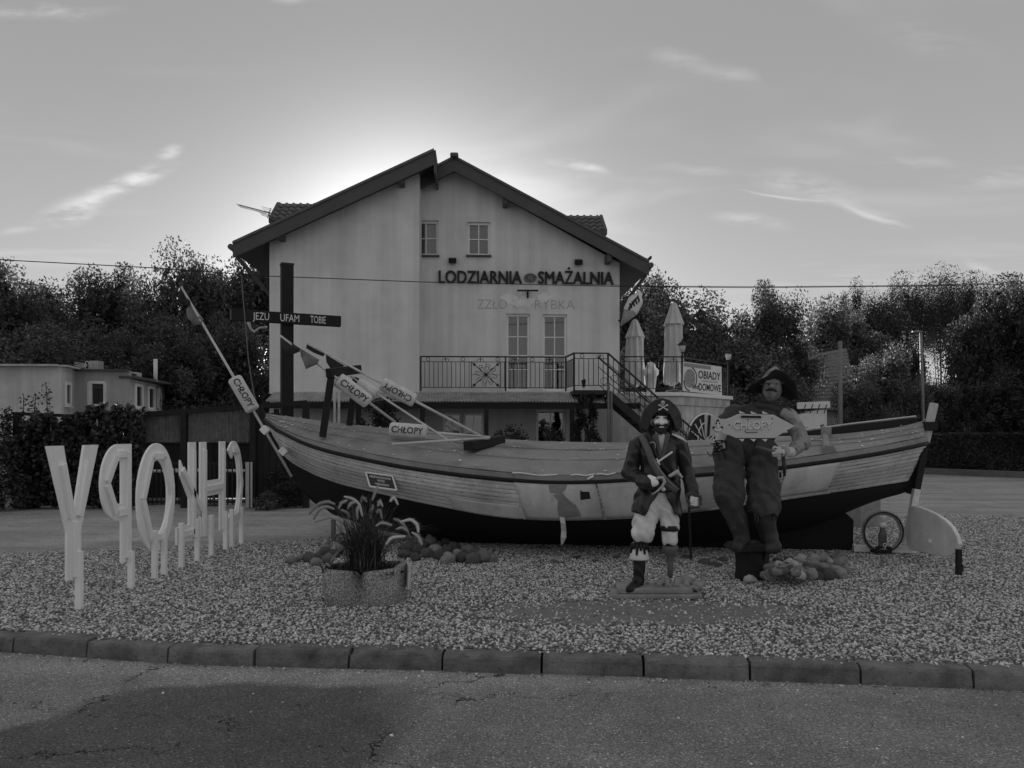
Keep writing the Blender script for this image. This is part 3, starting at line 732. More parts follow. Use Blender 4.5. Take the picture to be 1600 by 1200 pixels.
# knee timber across the cover, far bulwark
uk = U(1291, 745)
def u_px(px, t):
    lo, hi = 0.5, 1.0
    for _ in range(24):
        m = (lo + hi) / 2
        if proj(cover(m, t))[0] < px: lo = m
        else: hi = m
    return lo
MB().tube([cover(u_px(px, t), t) + Vector((0, 0, 0.03)) for px, t in ((1296, 0), (1292, .12), (1290, .4), (1290, .7), (1289, 1.0))], [.085, .06, .05, .048, .045], 6).build('knee_timber', TARPAPER, boat)
MB().tube([cover(u_px(1291, 1.1), 1.1) + Vector((0, 0, -0.05)), cover(u_px(1291, 1.1), 1.1) + Vector((0, 0, 0.15))], .075, 8).build('bollard', BAREWOOD, boat)
bw = []
u0, u1 = U(1190, 760), 0.992
for k in range(17):
    u = u0 + (u1 - u0) * k / 16; p = Bc + be * (s_at(414) + (s_at(1447) - s_at(414)) * u) - bn * (curve_at(halfb, u) * 0.72); px = CX + p.x / p.y * F
    p.z = CH - (curve_at([(1180, 681), (1257, 673), (1330, 663), (1400, 655), (1460, 648)], px) - HY) / F * p.y; bw.append(p)
q = MB(); q.grid(lambda a, b: bw[int(round(a * 16))] + Vector((0, 0, -0.20 * b - 0.012)), 16, 1); o = q.build('bulwark', BLACKWOOD, boat); sd = o.modifiers.new('t', 'SOLIDIFY'); sd.thickness = 0.035
MB().tube([p + Vector((0, 0, 0.006)) for p in bw], 0.016, 4).build('bulwark_cap', PALEWOOD, boat)
# rudder turned towards the camera, its heel on a white shoe plank
ra, rb_ = W(1444, 700, 10.33), W(1414, 860, 10.30)
rud = MB().bar(ra, ra.lerp(rb_, 0.40), .085, .07).build('rudder_stock', RAILM, boat, bevel=0.006)
MB().bar(ra.lerp(rb_, 0.402), rb_, .085, .07).build('rudder_stock', mat('rudder_paint', 0.85, 0.6, 0.12, 4, 0.15, 30, dirt=0.25, spots=0.15), boat, bevel=0.006)
ax = W(1417, 845, 10.30); tip = W(1500, 848, 8.95); rx = tip - ax; rx.z = 0; rl = rx.length; rx.normalize(); rn = Vector((-rx.y, rx.x, 0))
def rud_ab(px, py):     # pixel -> coordinates in the blade's plane
    d = Vector(((px - CX) / F, 1, -(py - HY) / F)); o = Vector((0, 0, CH)); t = (ax - o).dot(rn) / d.dot(rn); p = o + d * t; return ((p - ax).dot(rx), p.z)
out = [rud_ab(x, y) for x, y in [(1412, 857), (1418, 828), (1424, 790), (1436, 791), (1450, 796), (1465, 803), (1479, 812), (1490, 823), (1498, 838), (1501, 850), (1497, 861), (1489, 868), (1478, 870), (1464, 868), (1448, 864), (1430, 860)]]
out = [(a, max(b, 0.05)) for a, b in out]
MB().prism(out, lambda a, b, t: ax + rx * a + rn * t + Vector((0, 0, b - ax.z)), -0.025, 0.025).build('rudder_blade', MATS['rudder_paint'], boat, bevel=0.012)
a, b = rud_ab(1457, 845); pv = ax + rx * a + Vector((0, 0, b - ax.z))
MB().box(pv - rn * 0.03, (0.05, 0.04, 0.04)).build('blade_plate', GALV, boat)
q = W(1333, 864, 10.34); q.z = 0.055; r_ = W(1431, 864, 10.22); r_.z = 0.05
MB().bar(q, r_, 0.10, 0.085).build('keel_shoe', WHITE, boat, bevel=0.008)

# ------------------------------------------------------------------ the white gabled house
HA = R(2.5)
H0 = W(655, HY, 23.0); H0.z = -0.02
house = local(thing('gabled_house', 'white rendered gabled house with dark roof, balcony and restaurant lettering', 'house', H0, HA))
HM = Matrix.Translation(H0) @ Matrix.Rotation(HA, 4, 'Z'); HI = HM.inverted()
def hp(px, py, yl=0.0):
    o = HI @ Vector((0, 0, CH)); d = HI.to_3x3() @ Vector(((px - CX) / F, 1, -(py - HY) / F)); t = (yl - o.y) / d.y; p = o + d * t; return p.x, p.z
def hx(px, yl=0.0): return hp(px, HY, yl)[0]
def V3(px, py, yl): x, z = hp(px, py, yl); return Vector((x, yl, z))
DEP = 11.0; YB = -1.0          # depth of the house; front of the left block
xr = hx(968); xl = hx(421, YB); xm = hx(655, YB)
rect = lambda a, b: [(a[0], b[1]), (b[0], b[1]), (b[0], a[1]), (a[0], a[1])]
def opening(x0, y0, x1, y1, yl=0.0):
    a = hp(x0, y0, yl); b = hp(x1, y1, yl); return (a[0], b[1], b[0], a[1])      # x0, z0, x1, z1
W1 = opening(646, 344, 685, 399); W2 = opening(730, 346.5, 766, 399); D1 = opening(791, 490, 828, 611); D2 = opening(848, 491, 886, 611)
rdg = hp(709, 266); rw = hp(968, 411)
g_open = [opening(x0, y0, x1, y1) for x0, y0, x1, y1 in ((692, 645, 721, 735), (724, 645, 756, 735), (838, 640, 884, 700))]
holes = [[(o[0], o[1]), (o[2], o[1]), (o[2], o[3]), (o[0], o[3])] for o in (W1, W2, D1, D2)]
zf = 2.72
def wallfn(yl): return lambda a, b, t: (a, yl + t, b)
lslope = (rdg[1] - rw[1]) / (rw[0] - rdg[0])
MB().prism([(-0.6, zf), (xr, zf), (xr, rw[1]), rdg, (-0.6, rdg[1] - lslope * (rdg[0] + 0.6))], wallfn(0.0), 0, 0.35, holes).build('wall', STUCCO, house)
gh = [[(o[0], max(o[1], 0.03)), (o[2], max(o[1], 0.03)), (o[2], o[3]), (o[0], o[3])] for o in g_open]
MB().prism([(-0.6, 0.0), (xr, 0.0), (xr, zf - .003), (-0.6, zf - .003)], wallfn(0.0), 0, 0.35, gh).build('wall', STUCCO_SHADE, house)
bl = hp(421, 374, YB); br = hp(655, 270, YB)
MB().prism([(xl, 2.72), (xm, 2.72), (xm, br[1]), (xl, bl[1])], wallfn(YB), 0, 0.36).build('wall', STUCCO, house)
MB().prism([(xl, 0), (xm, 0), (xm, 2.717), (xl, 2.717)], wallfn(YB), 0, 0.36).build('wall', STUCCO_SHADE, house)
MB().box((xm - 0.152, YB + 0.68, br[1] / 2 - .1), (0.30, 0.64, br[1] - 0.3)).build('wall', STUCCO, house)
MB().box((xl + 0.15, (YB + DEP) / 2 + .2, bl[1] / 2), (0.3, DEP - YB - .4, bl[1] - 0.1)).build('wall', STUCCO, house)
MB().box((xr - 0.15, DEP / 2 + .2, rw[1] / 2 - .05), (0.3, DEP - .4, rw[1] - 0.2)).build('wall', STUCCO, house)
MB().prism([(xl, 0), (xr, 0), (xr, rw[1]), rdg, (xl, bl[1])], wallfn(DEP), -0.3, 0).build('wall', STUCCO, house)
MB().box(((xl + xr) / 2, DEP / 2 + 0.4, 2.68), (xr - xl - .7, DEP - 0.9, 0.1)).build('floor', DARKWOOD, house)
MB().box(((xl + xr) / 2, 3.0, 4.2), (xr - xl - .7, 0.1, 7.0)).build('inner_wall', mat('room', 0.12, 0.9, 0.2, 2, 0), house)
# roofs
YO, YOB = -0.55, YB - 0.55
def roof_slab(name, pts, y0, y1, th, m):
    """sloping slab; pts two (x, z) on its top edge"""
    (xa, za), (xb, zb) = pts
    return MB().prism([(xa, za), (xb, zb), (xb, zb - th), (xa, za - th)], lambda a, b, t: (a, t, b), y0, y1).build(name, m, house)
rt = hp(710, 246, YO); re = hp(1014, 409, YO)
lt = hp(678, 235, YOB); le = hp(364, 380, YOB)
ml = (rt[0] - 3.0, rt[1] - 3.0 * 0.53)
roof_slab('roof', [rt, re], YO + .05, DEP + .6, 0.16, TILE); roof_slab('roof', [ml, rt], YO + .05, DEP + .6, 0.16, TILE); roof_slab('roof', [le, lt], YOB + .05, DEP + .6, 0.16, TILE)
for pts, y in (([rt, re], YO), ([ml, rt], YO), ([le, lt], YOB)):
    (xa, za), (xb, zb) = pts
    n = 1
    MB().prism([(xa, za + 0.01), (xb, zb + 0.01), (xb, zb - 0.40), (xa, za - 0.40)], lambda a, b, t, y=y: (a, y + t, b), -0.02, 0.045).build('bargeboard', FASCIA, house)
    MB().prism([(xa, za + 0.045), (xb, zb + 0.045), (xb, zb - 0.03), (xa, za - 0.03)], lambda a, b, t, y=y: (a, y + t, b), -0.06, 0.3).build('verge_tiles', TILE, house)
    MB().prism([(xa, za - 0.20), (xb, zb - 0.20), (xb, zb - 0.24), (xa, za - 0.24)], lambda a, b, t, y=y: (a, y + t, b), 0.06, DEP + 1).build('soffit', SOFFIT, house)
# raised end of the left roof
MB().prism([(lt[0] - .002, lt[1]), (lt[0] + 0.05, lt[1] + 0.02), (lt[0] + 0.05, lt[1] - 0.62), (lt[0] - .002, lt[1] - 0.62)], lambda a, b, t: (a, t, b), YOB, DEP).build('roof_end_board', FASCIA, house)
MB().prism([(xm - .02, br[1] + .02), (lt[0], br[1] + 0.28), (lt[0], br[1] + 0.24), (xm - .02, br[1] - .02)], lambda a, b, t: (a, t, b), YOB + .1, 0.2).build('soffit', SOFFIT, house)
MB().box((rt[0], (YO + DEP) / 2, rt[1] + 0.03), (0.24, DEP - YO + .4, 0.12)).build('ridge_cap', TILE, house, bevel=0.04)
for (x, y, px, py) in ((436, 367, 0, 0), (626, 281, 0, 0)):
    p = V3(x, y, YOB + .1); MB().box(p + Vector((0, 0.2, 0.02)), (0.15, 0.5, 0.22)).build('purlin_end', FASCIA, house, bevel=0.01)
for (x, y) in ((790, 314), (952, 404)):
    p = V3(x, y, YO + .1); MB().box(p + Vector((0, 0.2, 0.02)), (0.15, 0.5, 0.22)).build('purlin_end', FASCIA, house, bevel=0.01)
for (pt, y0, sgn, xw) in ((re, YO, 1, xr), (le, YOB, -1, xl)):
    gx_ = pt[0] + sgn * 0.06; gz_ = pt[1] - 0.10
    gut = MB().tube([(gx_, y0 - 0.02, gz_), (gx_, DEP + .6, gz_)], 0.085, 10).build('gutter', FASCIA, house)
    MB().tube([(gx_, y0 + 0.3, gz_ - .05), (gx_ - sgn * .1, y0 + .35, gz_ - .25), (xw + sgn * 0.12, y0 + 1.2, gz_ - 1.15), (xw + sgn * 0.10, y0 + 1.3, gz_ - 1.5), (xw + sgn * 0.10, y0 + 1.3, 0.1)], 0.055, 8).build('downpipe', FASCIA, house)
# wavy tiled dormers on both slopes
def tiled(m, o, ux, uv_, L, Hh, wave=0.24, row=0.32, amp=0.035, step=0.045):
    """wavy metal-tile surface: ux along the eave, uv_ up the slope"""
    ux, uv_ = Vector(ux).normalized(), Vector(uv_).normalized(); nn = ux.cross(uv_).normalized()
    if nn.z < 0: nn = -nn
    nr = max(1, int(round(Hh / row))); nc = int(L / wave * 6)
    for r in range(nr):
        b0, b1 = r * Hh / nr, (r + 1) * Hh / nr + 0.02
        m.grid(lambda a, b: Vector(o) + ux * a * L + uv_ * lerp(b0, b1, b) + nn * (amp * math.cos(2 * math.pi * a * L / wave) + step * (1 - b)), nc, 1)
        m.grid(lambda a, b: Vector(o) + ux * a * L + uv_ * b0 + nn * (amp * math.cos(2 * math.pi * a * L / wave) + step * (1 - b)), nc, 1)
def dormer(px_r0, px_r1, py_r, px_e, py_e, yl, sgn):
    """gabled dormer whose ridge runs out sideways; its near slope faces the street"""
    x0, z0 = hp(px_r0, py_r, yl + 1.0); x1, _ = hp(px_r1, py_r, yl + 1.0); xe, ze = hp(px_e, py_e, yl)
    d = thing_part = MB()
    zr = z0
    o = Vector((min(x0, x1), yl, ze)); L = abs(x1 - x0) + (0.0)
    sl = Vector((0, 1.0, zr - ze)); Hh = sl.length
    tiled(d, o, (1, 0, 0), sl, L, Hh); d.build('dormer_roof', TILE, house)
    d = MB(); d.grid(lambda a, b: Vector((o.x + a * L, yl + 1.0 + b * 1.0, zr - (zr - ze) * b)), 1, 1, False); d.build('dormer_roof', TILE, house)
    xo = max(x0, x1) if sgn > 0 else min(x0, x1)
    g = MB(); g.prism([(yl - 0.05, ze - .14), (yl + 2.05, ze - .14), (yl + 2.05, ze), (yl + 1.0, zr + 0.05), (yl - .05, ze + 0.02)], lambda a, b, t: (xo + sgn * t, a, b), -0.02, 0.10)
    g.build('dormer_fascia', FASCIA, house)
    MB().box((o.x + L / 2, yl - 0.02, ze - 0.07), (L + .05, 0.05, 0.16)).build('dormer_fascia', FASCIA, house)
    MB().box((o.x + L / 2 - sgn * 0.12, yl + 1.0, ze - 0.75), (L - 0.25, 1.7, 1.4)).build('dormer_wall', STUCCO, house)
dormer(820, 937, 336, 948, 360, 3.6, 1)
dormer(437, 520, 318, 435, 342, 3.0, -1)
# windows
def window(o, yl, cols, rows, name='window', curt=True, fr=0.07, bar_=0.028, set_=0.14, sill=True):
    x0, z0, x1, z1 = o; w = MB()
    y = yl + set_
    for (a, b, c, d_) in ((x0, z0, x1, z0 + fr), (x0, z1 - fr, x1, z1), (x0, z0 + fr, x0 + fr, z1 - fr), (x1 - fr, z0 + fr, x1, z1 - fr)):
        w.box(((a + c) / 2, y, (b + d_) / 2), (c - a, 0.07, d_ - b))
    win = w.build(name, PVC, house, bevel=0.006)
    for i in range(1, cols):
        x = lerp(x0 + fr, x1 - fr, i / cols); MB().box((x, y - .004, (z0 + z1) / 2), (bar_, 0.04, z1 - z0 - 2 * fr)).build('glazing_bar', PVC, win)
    for r in rows:
        z = lerp(z0 + fr, z1 - fr, r); MB().box(((x0 + x1) / 2, y - .006, z), (x1 - x0 - 2 * fr, 0.036, bar_)).build('glazing_bar', PVC, win)
    MB().box(((x0 + x1) / 2, y + 0.022, (z0 + z1) / 2), (x1 - x0 - 2 * fr, 0.008, z1 - z0 - 2 * fr)).build('pane', PANE, win)
    if curt:
        for ca_, cb_ in ((0.0, 0.42), (0.62, 1.0)) if name == 'balcony_door' else ((0.0, 1.0),):
            c = MB(); c.grid(lambda a, b: Vector((lerp(x0 + .03, x1 - .03, lerp(ca_, cb_ + .1 * math.sin(b * 3), a)), y + 0.16 + 0.025 * math.sin(a * 40) + 0.01 * math.sin(a * 97), lerp(z0 + .02, z1 - .02, b))), 60, 8); c.build('curtain', CURTAIN, win)
    if sill: MB().box(((x0 + x1) / 2, yl - 0.02, z0 - 0.03), (x1 - x0 + 0.06, 0.16, 0.05)).build('sill', FASCIA, win)
    return win
PANE = bpy.data.materials.new('pane_glass'); PANE.use_nodes = True
_t = NT(PANE.node_tree); _t.n.remove(_t.n['Principled BSDF'])
_tr = _t.new('ShaderNodeBsdfTransparent'); _tr.inputs[0].default_value = (.55, .55, .55, 1); _gl = _t.new('ShaderNodeBsdfGlossy'); _gl.inputs['Roughness'].default_value = 0.03; _gl.inputs[0].default_value = (.9, .9, .9, 1)
_lw = _t.new('ShaderNodeFresnel'); _lw.inputs[0].default_value = 1.6
_mx = _t.new('ShaderNodeMixShader'); _t.l.new(_t.m('ADD', _lw.outputs[0], 0.07), _mx.inputs[0]); _t.l.new(_tr.outputs[0], _mx.inputs[1]); _t.l.new(_gl.outputs[0], _mx.inputs[2]); _t.l.new(_mx.outputs[0], _t.n['Material Output'].inputs[0])
window(W1, 0, 2, [0.5]); window(W2, 0, 2, [0.5])
for D in (D1, D2): window(D, 0, 2, [0.27, 0.46, 0.72], name='balcony_door', sill=False)
for g in g_open[:2]: window((g[0], 0.05, g[2], g[3]), 0, 2, [0.45], name='ground_floor_door', sill=False, curt=False)
window((g_open[2][0], g_open[2][1], g_open[2][2], g_open[2][3]), 0, 2, [], name='window', curt=False)
# floodlights, sign bracket
for (x, y) in ((707, 407), (904, 409.5)):
    p = V3(x, y, -0.12); fl = MB().box(p, (0.23, 0.16, 0.15), (0.35, 0, 0)).build('floodlight', BLACKMETAL, house, bevel=0.012); MB().box(p + Vector((0, 0.09, -0.02)), (0.08, 0.07, 0.08)).build('floodlight_mount', BLACKMETAL, fl)
p0, p1 = V3(808, 454, -0.25), V3(841, 454, -0.25); c = V3(824.5, 458, -0.02)
MB().bar(p0, p1, 0.045, 0.05).bar((p0 + p1) / 2 + Vector((0, 0, 0)), c + Vector((0, 0.0, 0.02)), 0.04).bar(c + Vector((0, -.02, .1)), c + Vector((0, -.02, -.15)), 0.05).build('sign_bracket', BLACKMETAL, house)
# corrugated canopy over the ground floor, one sheet after the other
CORR = mat('corrugated_sheet', 0.34, 0.6, 0.25, 3, 0.2, 20, streak=0.3, dirt=0.3, rand=0.15)
yc0, yc1 = YB - 0.02, YB - 1.0
cz0 = hp(700, 613.5, yc0)[1]; cz1 = hp(700, 627.5, yc1)[1]
x = hx(414, yc1); xe = hx(1003, yc1); i = 0
while x < xe - 0.05:
    w = min(0.95, xe - x); xs = x
    MB().grid(lambda a, b: Vector((xs + a * w, lerp(yc0, yc1, b) , lerp(cz0, cz1, b) + 0.018 * math.cos((xs + a * w) * 2 * math.pi / 0.085) + (0.006 if i % 2 else 0))), int(w / 0.085 * 8), 2).build('canopy_sheet', CORR, house)
    x += w; i += 1
MB().bar((hx(420, yc1 + .1), yc1 + .1, cz1 - 0.11), (hx(1000, yc1 + .1), yc1 + .1, cz1 - 0.11), 0.1, 0.16).build('canopy_beam', BLACKWOOD, house)
MB().bar((hx(420, YB - .06), YB - .06, cz0 - 0.12), (xm, YB - .06, cz0 - 0.12), 0.1, 0.14).build('canopy_beam', BLACKWOOD, house)
for px in (432, 560, 660, 760, 894):
    MB().box((hx(px, yc1 + .12), yc1 + .12, (cz1 - .2) / 2), (0.12, 0.12, cz1 - 0.2)).build('canopy_post', BLACKWOOD, house)
for px in (523, 529.5):
    MB().tube([(hx(px, -2.3), -2.3, 0), (hx(px, -2.3), -2.3, hp(px, 590, -2.3)[1])], 0.035, 8).build('white_pipe', PALEWOOD, house)
# balcony with wrought-iron railing
YR = YB + 0.06
zt = hp(770, 557.5, YR)[1]; zb = hp(770, 611, YR)[1]
MB().box(((xm + hx(950, -1.9)) / 2, YR / 2, zb - 0.10), (hx(950, -1.9) - xm - .01, -YR + .1, 0.14)).build('balcony_slab', STUCCO_SHADE, house)
yl_ = -2.05; xa, xb = hx(897, yl_), hx(950, yl_)
MB().box(((xa + xb) / 2, (yl_ + YR) / 2 - 0.08, zb - 0.09), (xb - xa, -(yl_ - YR) - .16, 0.12)).build('landing_slab', BLACKMETAL, house)
BALM = MB().box((0, 0, 0.5), (0.018, 0.018, 1)).mesh('baluster', BLACKMETAL)
def baluster(p, h, par):
    o = bpy.data.objects.new('baluster', BALM); C.objects.link(o); o.parent = par; o.location = p; o.scale = (1, 1, h); return o
def ring_pts(c, r, ax0, ax1, n=14, a0=0, a1=2 * math.pi): return [Vector(c) + Vector(ax0) * math.cos(lerp(a0, a1, k / n)) * r + Vector(ax1) * math.sin(lerp(a0, a1, k / n)) * r for k in range(n + 1)]
def railing(a, b, par, step=0.125, skip=None, low=0.1, deco=True):
    a, b = Vector(a), Vector(b); d = b - a; L = d.length; e = d.normalized(); h = zt - zb
    r = MB().bar(a + Vector((0, 0, h)), b + Vector((0, 0, h)), 0.05, 0.035).build('handrail', BLACKMETAL, par)
    MB().bar(a + Vector((0, 0, h - .15)), b + Vector((0, 0, h - .15)), 0.018).bar(a + Vector((0, 0, low)), b + Vector((0, 0, low)), 0.02).build('cross_rail', BLACKMETAL, par)
    n = max(2, int(L / step))
    for k in range(n + 1):
        s = L * k / n
        if skip and skip[0] < s < skip[1]: continue
        baluster(a + e * s + Vector((0, 0, low)), h - .15 - low, par)
    if deco:
        up = Vector((0, 0, 1)); m = MB()
        for k in range(int(L / 0.5) + 1):
            c = a + e * (0.22 + k * 0.5)
            if (c - a).length > L: break
            if k % 2 == 0: m.tube(ring_pts(c + up * (h - .075), 0.055, e, up), 0.008, 4, False)
            else:
                m.tube([c + up * (h - .14), c + up * (h - .02)], 0.01, 4)
                for sg in (-1, 1): m.tube(ring_pts(c + e * sg * .05 + up * (h - .10), 0.042, e * sg, up, 10, math.pi, -0.8), 0.007, 4, False)
        m.build('scroll_row', BLACKMETAL, par, kind='stuff')
rail = local(thing('balcony_railing', 'black wrought-iron railing with a sunburst panel on the white house balcony', 'railing', HM @ Vector((xm, YR, zb)), HA))
toR = lambda p: Vector(p) - Vector((xm, YR, zb))
A_ = Vector((xm + .03, YR, zb)); B_ = Vector((hx(884, YR), YR, zb))
s0, s1 = hx(736.5, YR) - A_.x, hx(782, YR) - A_.x
for nm_ in (1,):
    a0 = toR(A_); b0 = toR(B_)
    railing(a0, b0, rail, skip=(s0 - .05, s1 + .05))
    pc = a0 + Vector(((s0 + s1) / 2, 0, 0.1 + (zt - zb - .25) / 2)); hw = (s1 - s0) / 2; hh = (zt - zb - .25) / 2
    up = Vector((0, 0, 1)); e = Vector((1, 0, 0)); sb = MB()
    for sx in (-1, 1): sb.bar(pc + e * sx * hw - up * hh, pc + e * sx * hw + up * hh, 0.022)
    for sx, sz in ((1, 1), (1, -1), (-1, 1), (-1, -1)): sb.bar(pc, pc + e * sx * hw + up * sz * hh, 0.02)
    sb.bar(pc - e * hw, pc + e * hw, 0.012).bar(pc - up * hh, pc + up * hh, 0.012)
    sb.tube([pc + Vector((0, .02, 0)), pc - Vector((0, .02, 0))], 0.05, 10)
    for sx, sz in ((1, 1), (1, -1), (-1, 1), (-1, -1)): sb.box(pc + e * sx * hw * .8 + up * sz * hh * .8, (0.07, 0.03, 0.07), (0, .78, 0))
    for k in range(16):
        an = math.pi * 2 * k / 16; dr = e * math.cos(an) + up * math.sin(an); pd = e * -math.sin(an) + up * math.cos(an); sg = 1 if k % 2 else -1
        r0 = 0.62 * hw if k % 2 else 0.78 * hw
        sb.tube([pc + dr * 0.05, pc + dr * (r0 - .07)] + ring_pts(pc + dr * (r0 - .07) + pd * sg * 0.055, 0.055, pd * -sg, dr, 9, 0, 4.2), 0.007, 4, False)
    sb.build('sunburst_panel', BLACKMETAL, rail)
    for px in (657.5, 790, 884): baluster(toR((hx(px, YR), YR, zb)), zt - zb, rail).scale = (2.4, 2.4, zt - zb)
    railing(toR((hx(884, YR), YR, zb)), toR((xa, yl_, zb)), rail, deco=False)
    railing(toR((xa, yl_, zb)), toR((xb, yl_, zb)), rail)
    for x_ in (xa, xb): baluster(toR((x_, yl_, zb - .1)), zt - zb + .1, rail).scale = (2.6, 2.6, zt - zb + .1)
# outdoor stair
stair = local(thing('outdoor_staircase', 'black metal staircase running down from the house balcony landing', 'staircase', HM @ Vector((xb, yl_, 0)), HA))
run, nst = 3.15, 15; ys0, ys1 = 0.0, YR - yl_ - .1
top = Vector((0, 0, zb - .05))
for yy in (ys0, ys1):
    MB().bar((0, yy, zb - .12), (run, yy, 0.02), 0.05, 0.2).build('stringer', BLACKMETAL, stair)
for k in range(nst):
    MB().box((run * (k + .5) / nst, (ys0 + ys1) / 2, (zb - .05) * (1 - (k + 1) / (nst + 1))), (0.25, ys1 - ys0 - .06, 0.04)).build('tread', BLACKMETAL, stair)
for yy, off in ((ys0, 0.0), (ys1, -0.12)):
    h = zt - zb
    MB().bar((off, yy, zb + h), (run + off, yy, h + .05), 0.05, 0.045).build('handrail', BLACKMETAL, stair)
    MB().bar((off, yy, zb + h * .72), (run + off, yy, h * .72 + .05), 0.02).bar((off, yy, zb + h * .2), (run + off, yy, h * .2 + .05), 0.02).build('cross_rail', BLACKMETAL, stair)
    for k in range(1, 21): 
        s = k / 21; baluster((off + run * s, yy, lerp(zb, 0.05, s) + h * .2), h * .8, stair)
    sc = MB()
    for k in range(9):
        s = (k + .5) / 9; c = Vector((off + run * s, yy, lerp(zb, .05, s) + h * .45)); sc.tube(ring_pts(c, 0.10, (1, 0, 0), (0, 0, 1), 12), 0.008, 4, False)
    sc.build('scroll_row', BLACKMETAL, stair, kind='stuff')
for px in (950.5, 955): 
    x_ = hx(px, yl_ - .05); MB().tube([(x_, yl_ - .08, 0), (x_, yl_ - .08, hp(px, 598 if px < 952 else 612, yl_)[1])], 0.035, 8).build('landing_post', mat('grey_post', 0.14, 0.6, 0.2, 4, 0.1), house)

# lettering on the facade, cut letter by cut letter
SIGNBLK = mat('sign_black', 0.008, 0.5, 0.1, 4, 0)
def cut_letters(root, txt, x0, z0, x1, h, y, bold=0.035, ext=0.02, m=SIGNBLK, fat=(0.0,)):
    vs, _ = glyph_mesh(txt, 1, 0, bold, 'LEFT', 1.0); W_ = max(v.x for v in vs) - min(v.x for v in vs); xmin = min(v.x for v in vs); kx = (x1 - x0) / W_
    ref, _ = glyph_mesh('H', 1, 0, bold, 'LEFT'); y0 = min(v.y for v in ref); kz = h / (max(v.y for v in ref) - y0)
    for i, ch in enumerate(txt):
        if ch == ' ': continue
        v2, f2 = glyph_mesh(ch, 1, 0.01, bold, 'LEFT')
        pre, _ = glyph_mesh(txt[:i + 1], 1, 0, bold, 'LEFT'); adv = max(v.x for v in pre) - max(v.x for v in v2)
        mm = MB()
        for q, dx in enumerate(fat): mm.add([(x0 + (v.x + adv + dx - xmin) * kx, y + v.z / 0.01 * (ext + 0.0007 * q), z0 + (v.y - y0) * kz) for v in v2], f2)
        mm.build('letter', m, root)
a = hp(686, 442, -.03); b = hp(958, 445.5, -.03)
let = local(thing('facade_lettering', 'black cut-out letters LODZIARNIA SMAŻALNIA with oval emblem on the house gable', 'sign', HM @ Vector((a[0], -0.05, a[1])), HA))
O = Vector((a[0], -.05, a[1])); w1 = hp(815, 442, -.03)[0]; s_0 = hp(841, 443, -.03)[0]; hgt = hp(700, 423, -.03)[1] - hp(700, 442, -.03)[1]
cut_letters(let, 'LODZIARNIA', 0, 0, w1 - a[0], hgt, 0.0, 0.0, 0.03, fat=(-.026, -.013, 0.0, .013, .026)); cut_letters(let, 'SMAŻALNIA', s_0 - a[0], 0.0, b[0] - a[0], hgt, 0.0, 0.0, 0.03, fat=(-.026, -.013, 0.0, .013, .026))
ec = V3(828.5, 434, -.05) - O
MB().add([tuple(ec + Vector((0.19 * math.cos(t * math.pi / 12), s, 0.135 * math.sin(t * math.pi / 12)))) for s in (-0.02, 0.02) for t in range(24)], [tuple(range(24)), tuple(range(47, 23, -1))] + [(t, (t + 1) % 24, 24 + (t + 1) % 24, 24 + t) for t in range(24)]).build('emblem', mat('emblem', 0.09, 0.6, 0.2, 12, 0), let)
MB().tube([ec + Vector((0.17 * math.cos(t * .2618), -0.03, 0.115 * math.sin(t * .2618))) for t in range(25)], 0.010, 5).build('emblem_ring', mat('emblem_pale', 0.3, 0.6), let)
text_mb('GJ', 0.11, ec + Vector((-.0, -0.035, -.055)), (1, 0, 0), (0, 0, 1), 0.004, 0.01).build('emblem_letters', MATS['emblem_pale'], let)
# ghost of an older painted name
gm = mat('faded_paint', 0.45, 0.9, 0.3, 14, 0, spots=0.5)
a2 = hp(746, 482, -.01); b2 = hp(898, 484, -.01); h2 = hp(746, 468, -.01)[1] - a2[1]
gl = local(thing('faded_lettering', 'faded old lettering ZŁOTA RYBKA left on the house wall above the balcony doors', 'lettering', HM @ Vector((a2[0], -0.004, a2[1])), HA))
cut_letters(gl, 'ZZŁO', 0, 0, hp(792, 482, -.01)[0] - a2[0], h2, -.002, -0.012, 0.002, gm); cut_letters(gl, 'TA', hp(800, 482, -.01)[0] - a2[0], 0, hp(816, 482, -.01)[0] - a2[0], h2, -.002, -0.022, 0.002, gm); cut_letters(gl, 'RYBKA', hp(836, 482, -.01)[0] - a2[0], 0, b2[0] - a2[0], h2, -.002, -0.014, 0.002, gm)
pm = mat('paint_remains', 0.79, 0.9, 0.12, 5, 0.1)
for seed, (cx_, cy_, rx_, ry_) in enumerate(((795, 466, 14, 8), (822, 471, 16, 9), (850, 465, 13, 8), (808, 473, 10, 7))):
    r2 = random.Random(seed); c = hp(cx_, cy_, -.006); ol = []
    for k in range(22):
        an = 2 * math.pi * k / 22; rr_ = 0.6 + 0.5 * r2.random(); ol.append((c[0] + math.cos(an) * rr_ * rx_ / 52.0 - a2[0], c[1] + math.sin(an) * rr_ * ry_ / 52.0 - a2[1]))
    MB().prism(ol, lambda p, q, t: (p, t, q), -0.003 - .001 * seed, 0.0).build('paint_remains', pm, gl)

MB().tube([HM @ V3(416, 511, 1.0) if 0 else V3(417, 511, 0.4), V3(405, 512, 0.2), V3(397, 519, 0.2), V3(392, 514, 0.2), V3(388, 503, 0.2)], [.03, .03, .035, .04, .05], 7).build('wall_lamp', PALEWOOD, house)
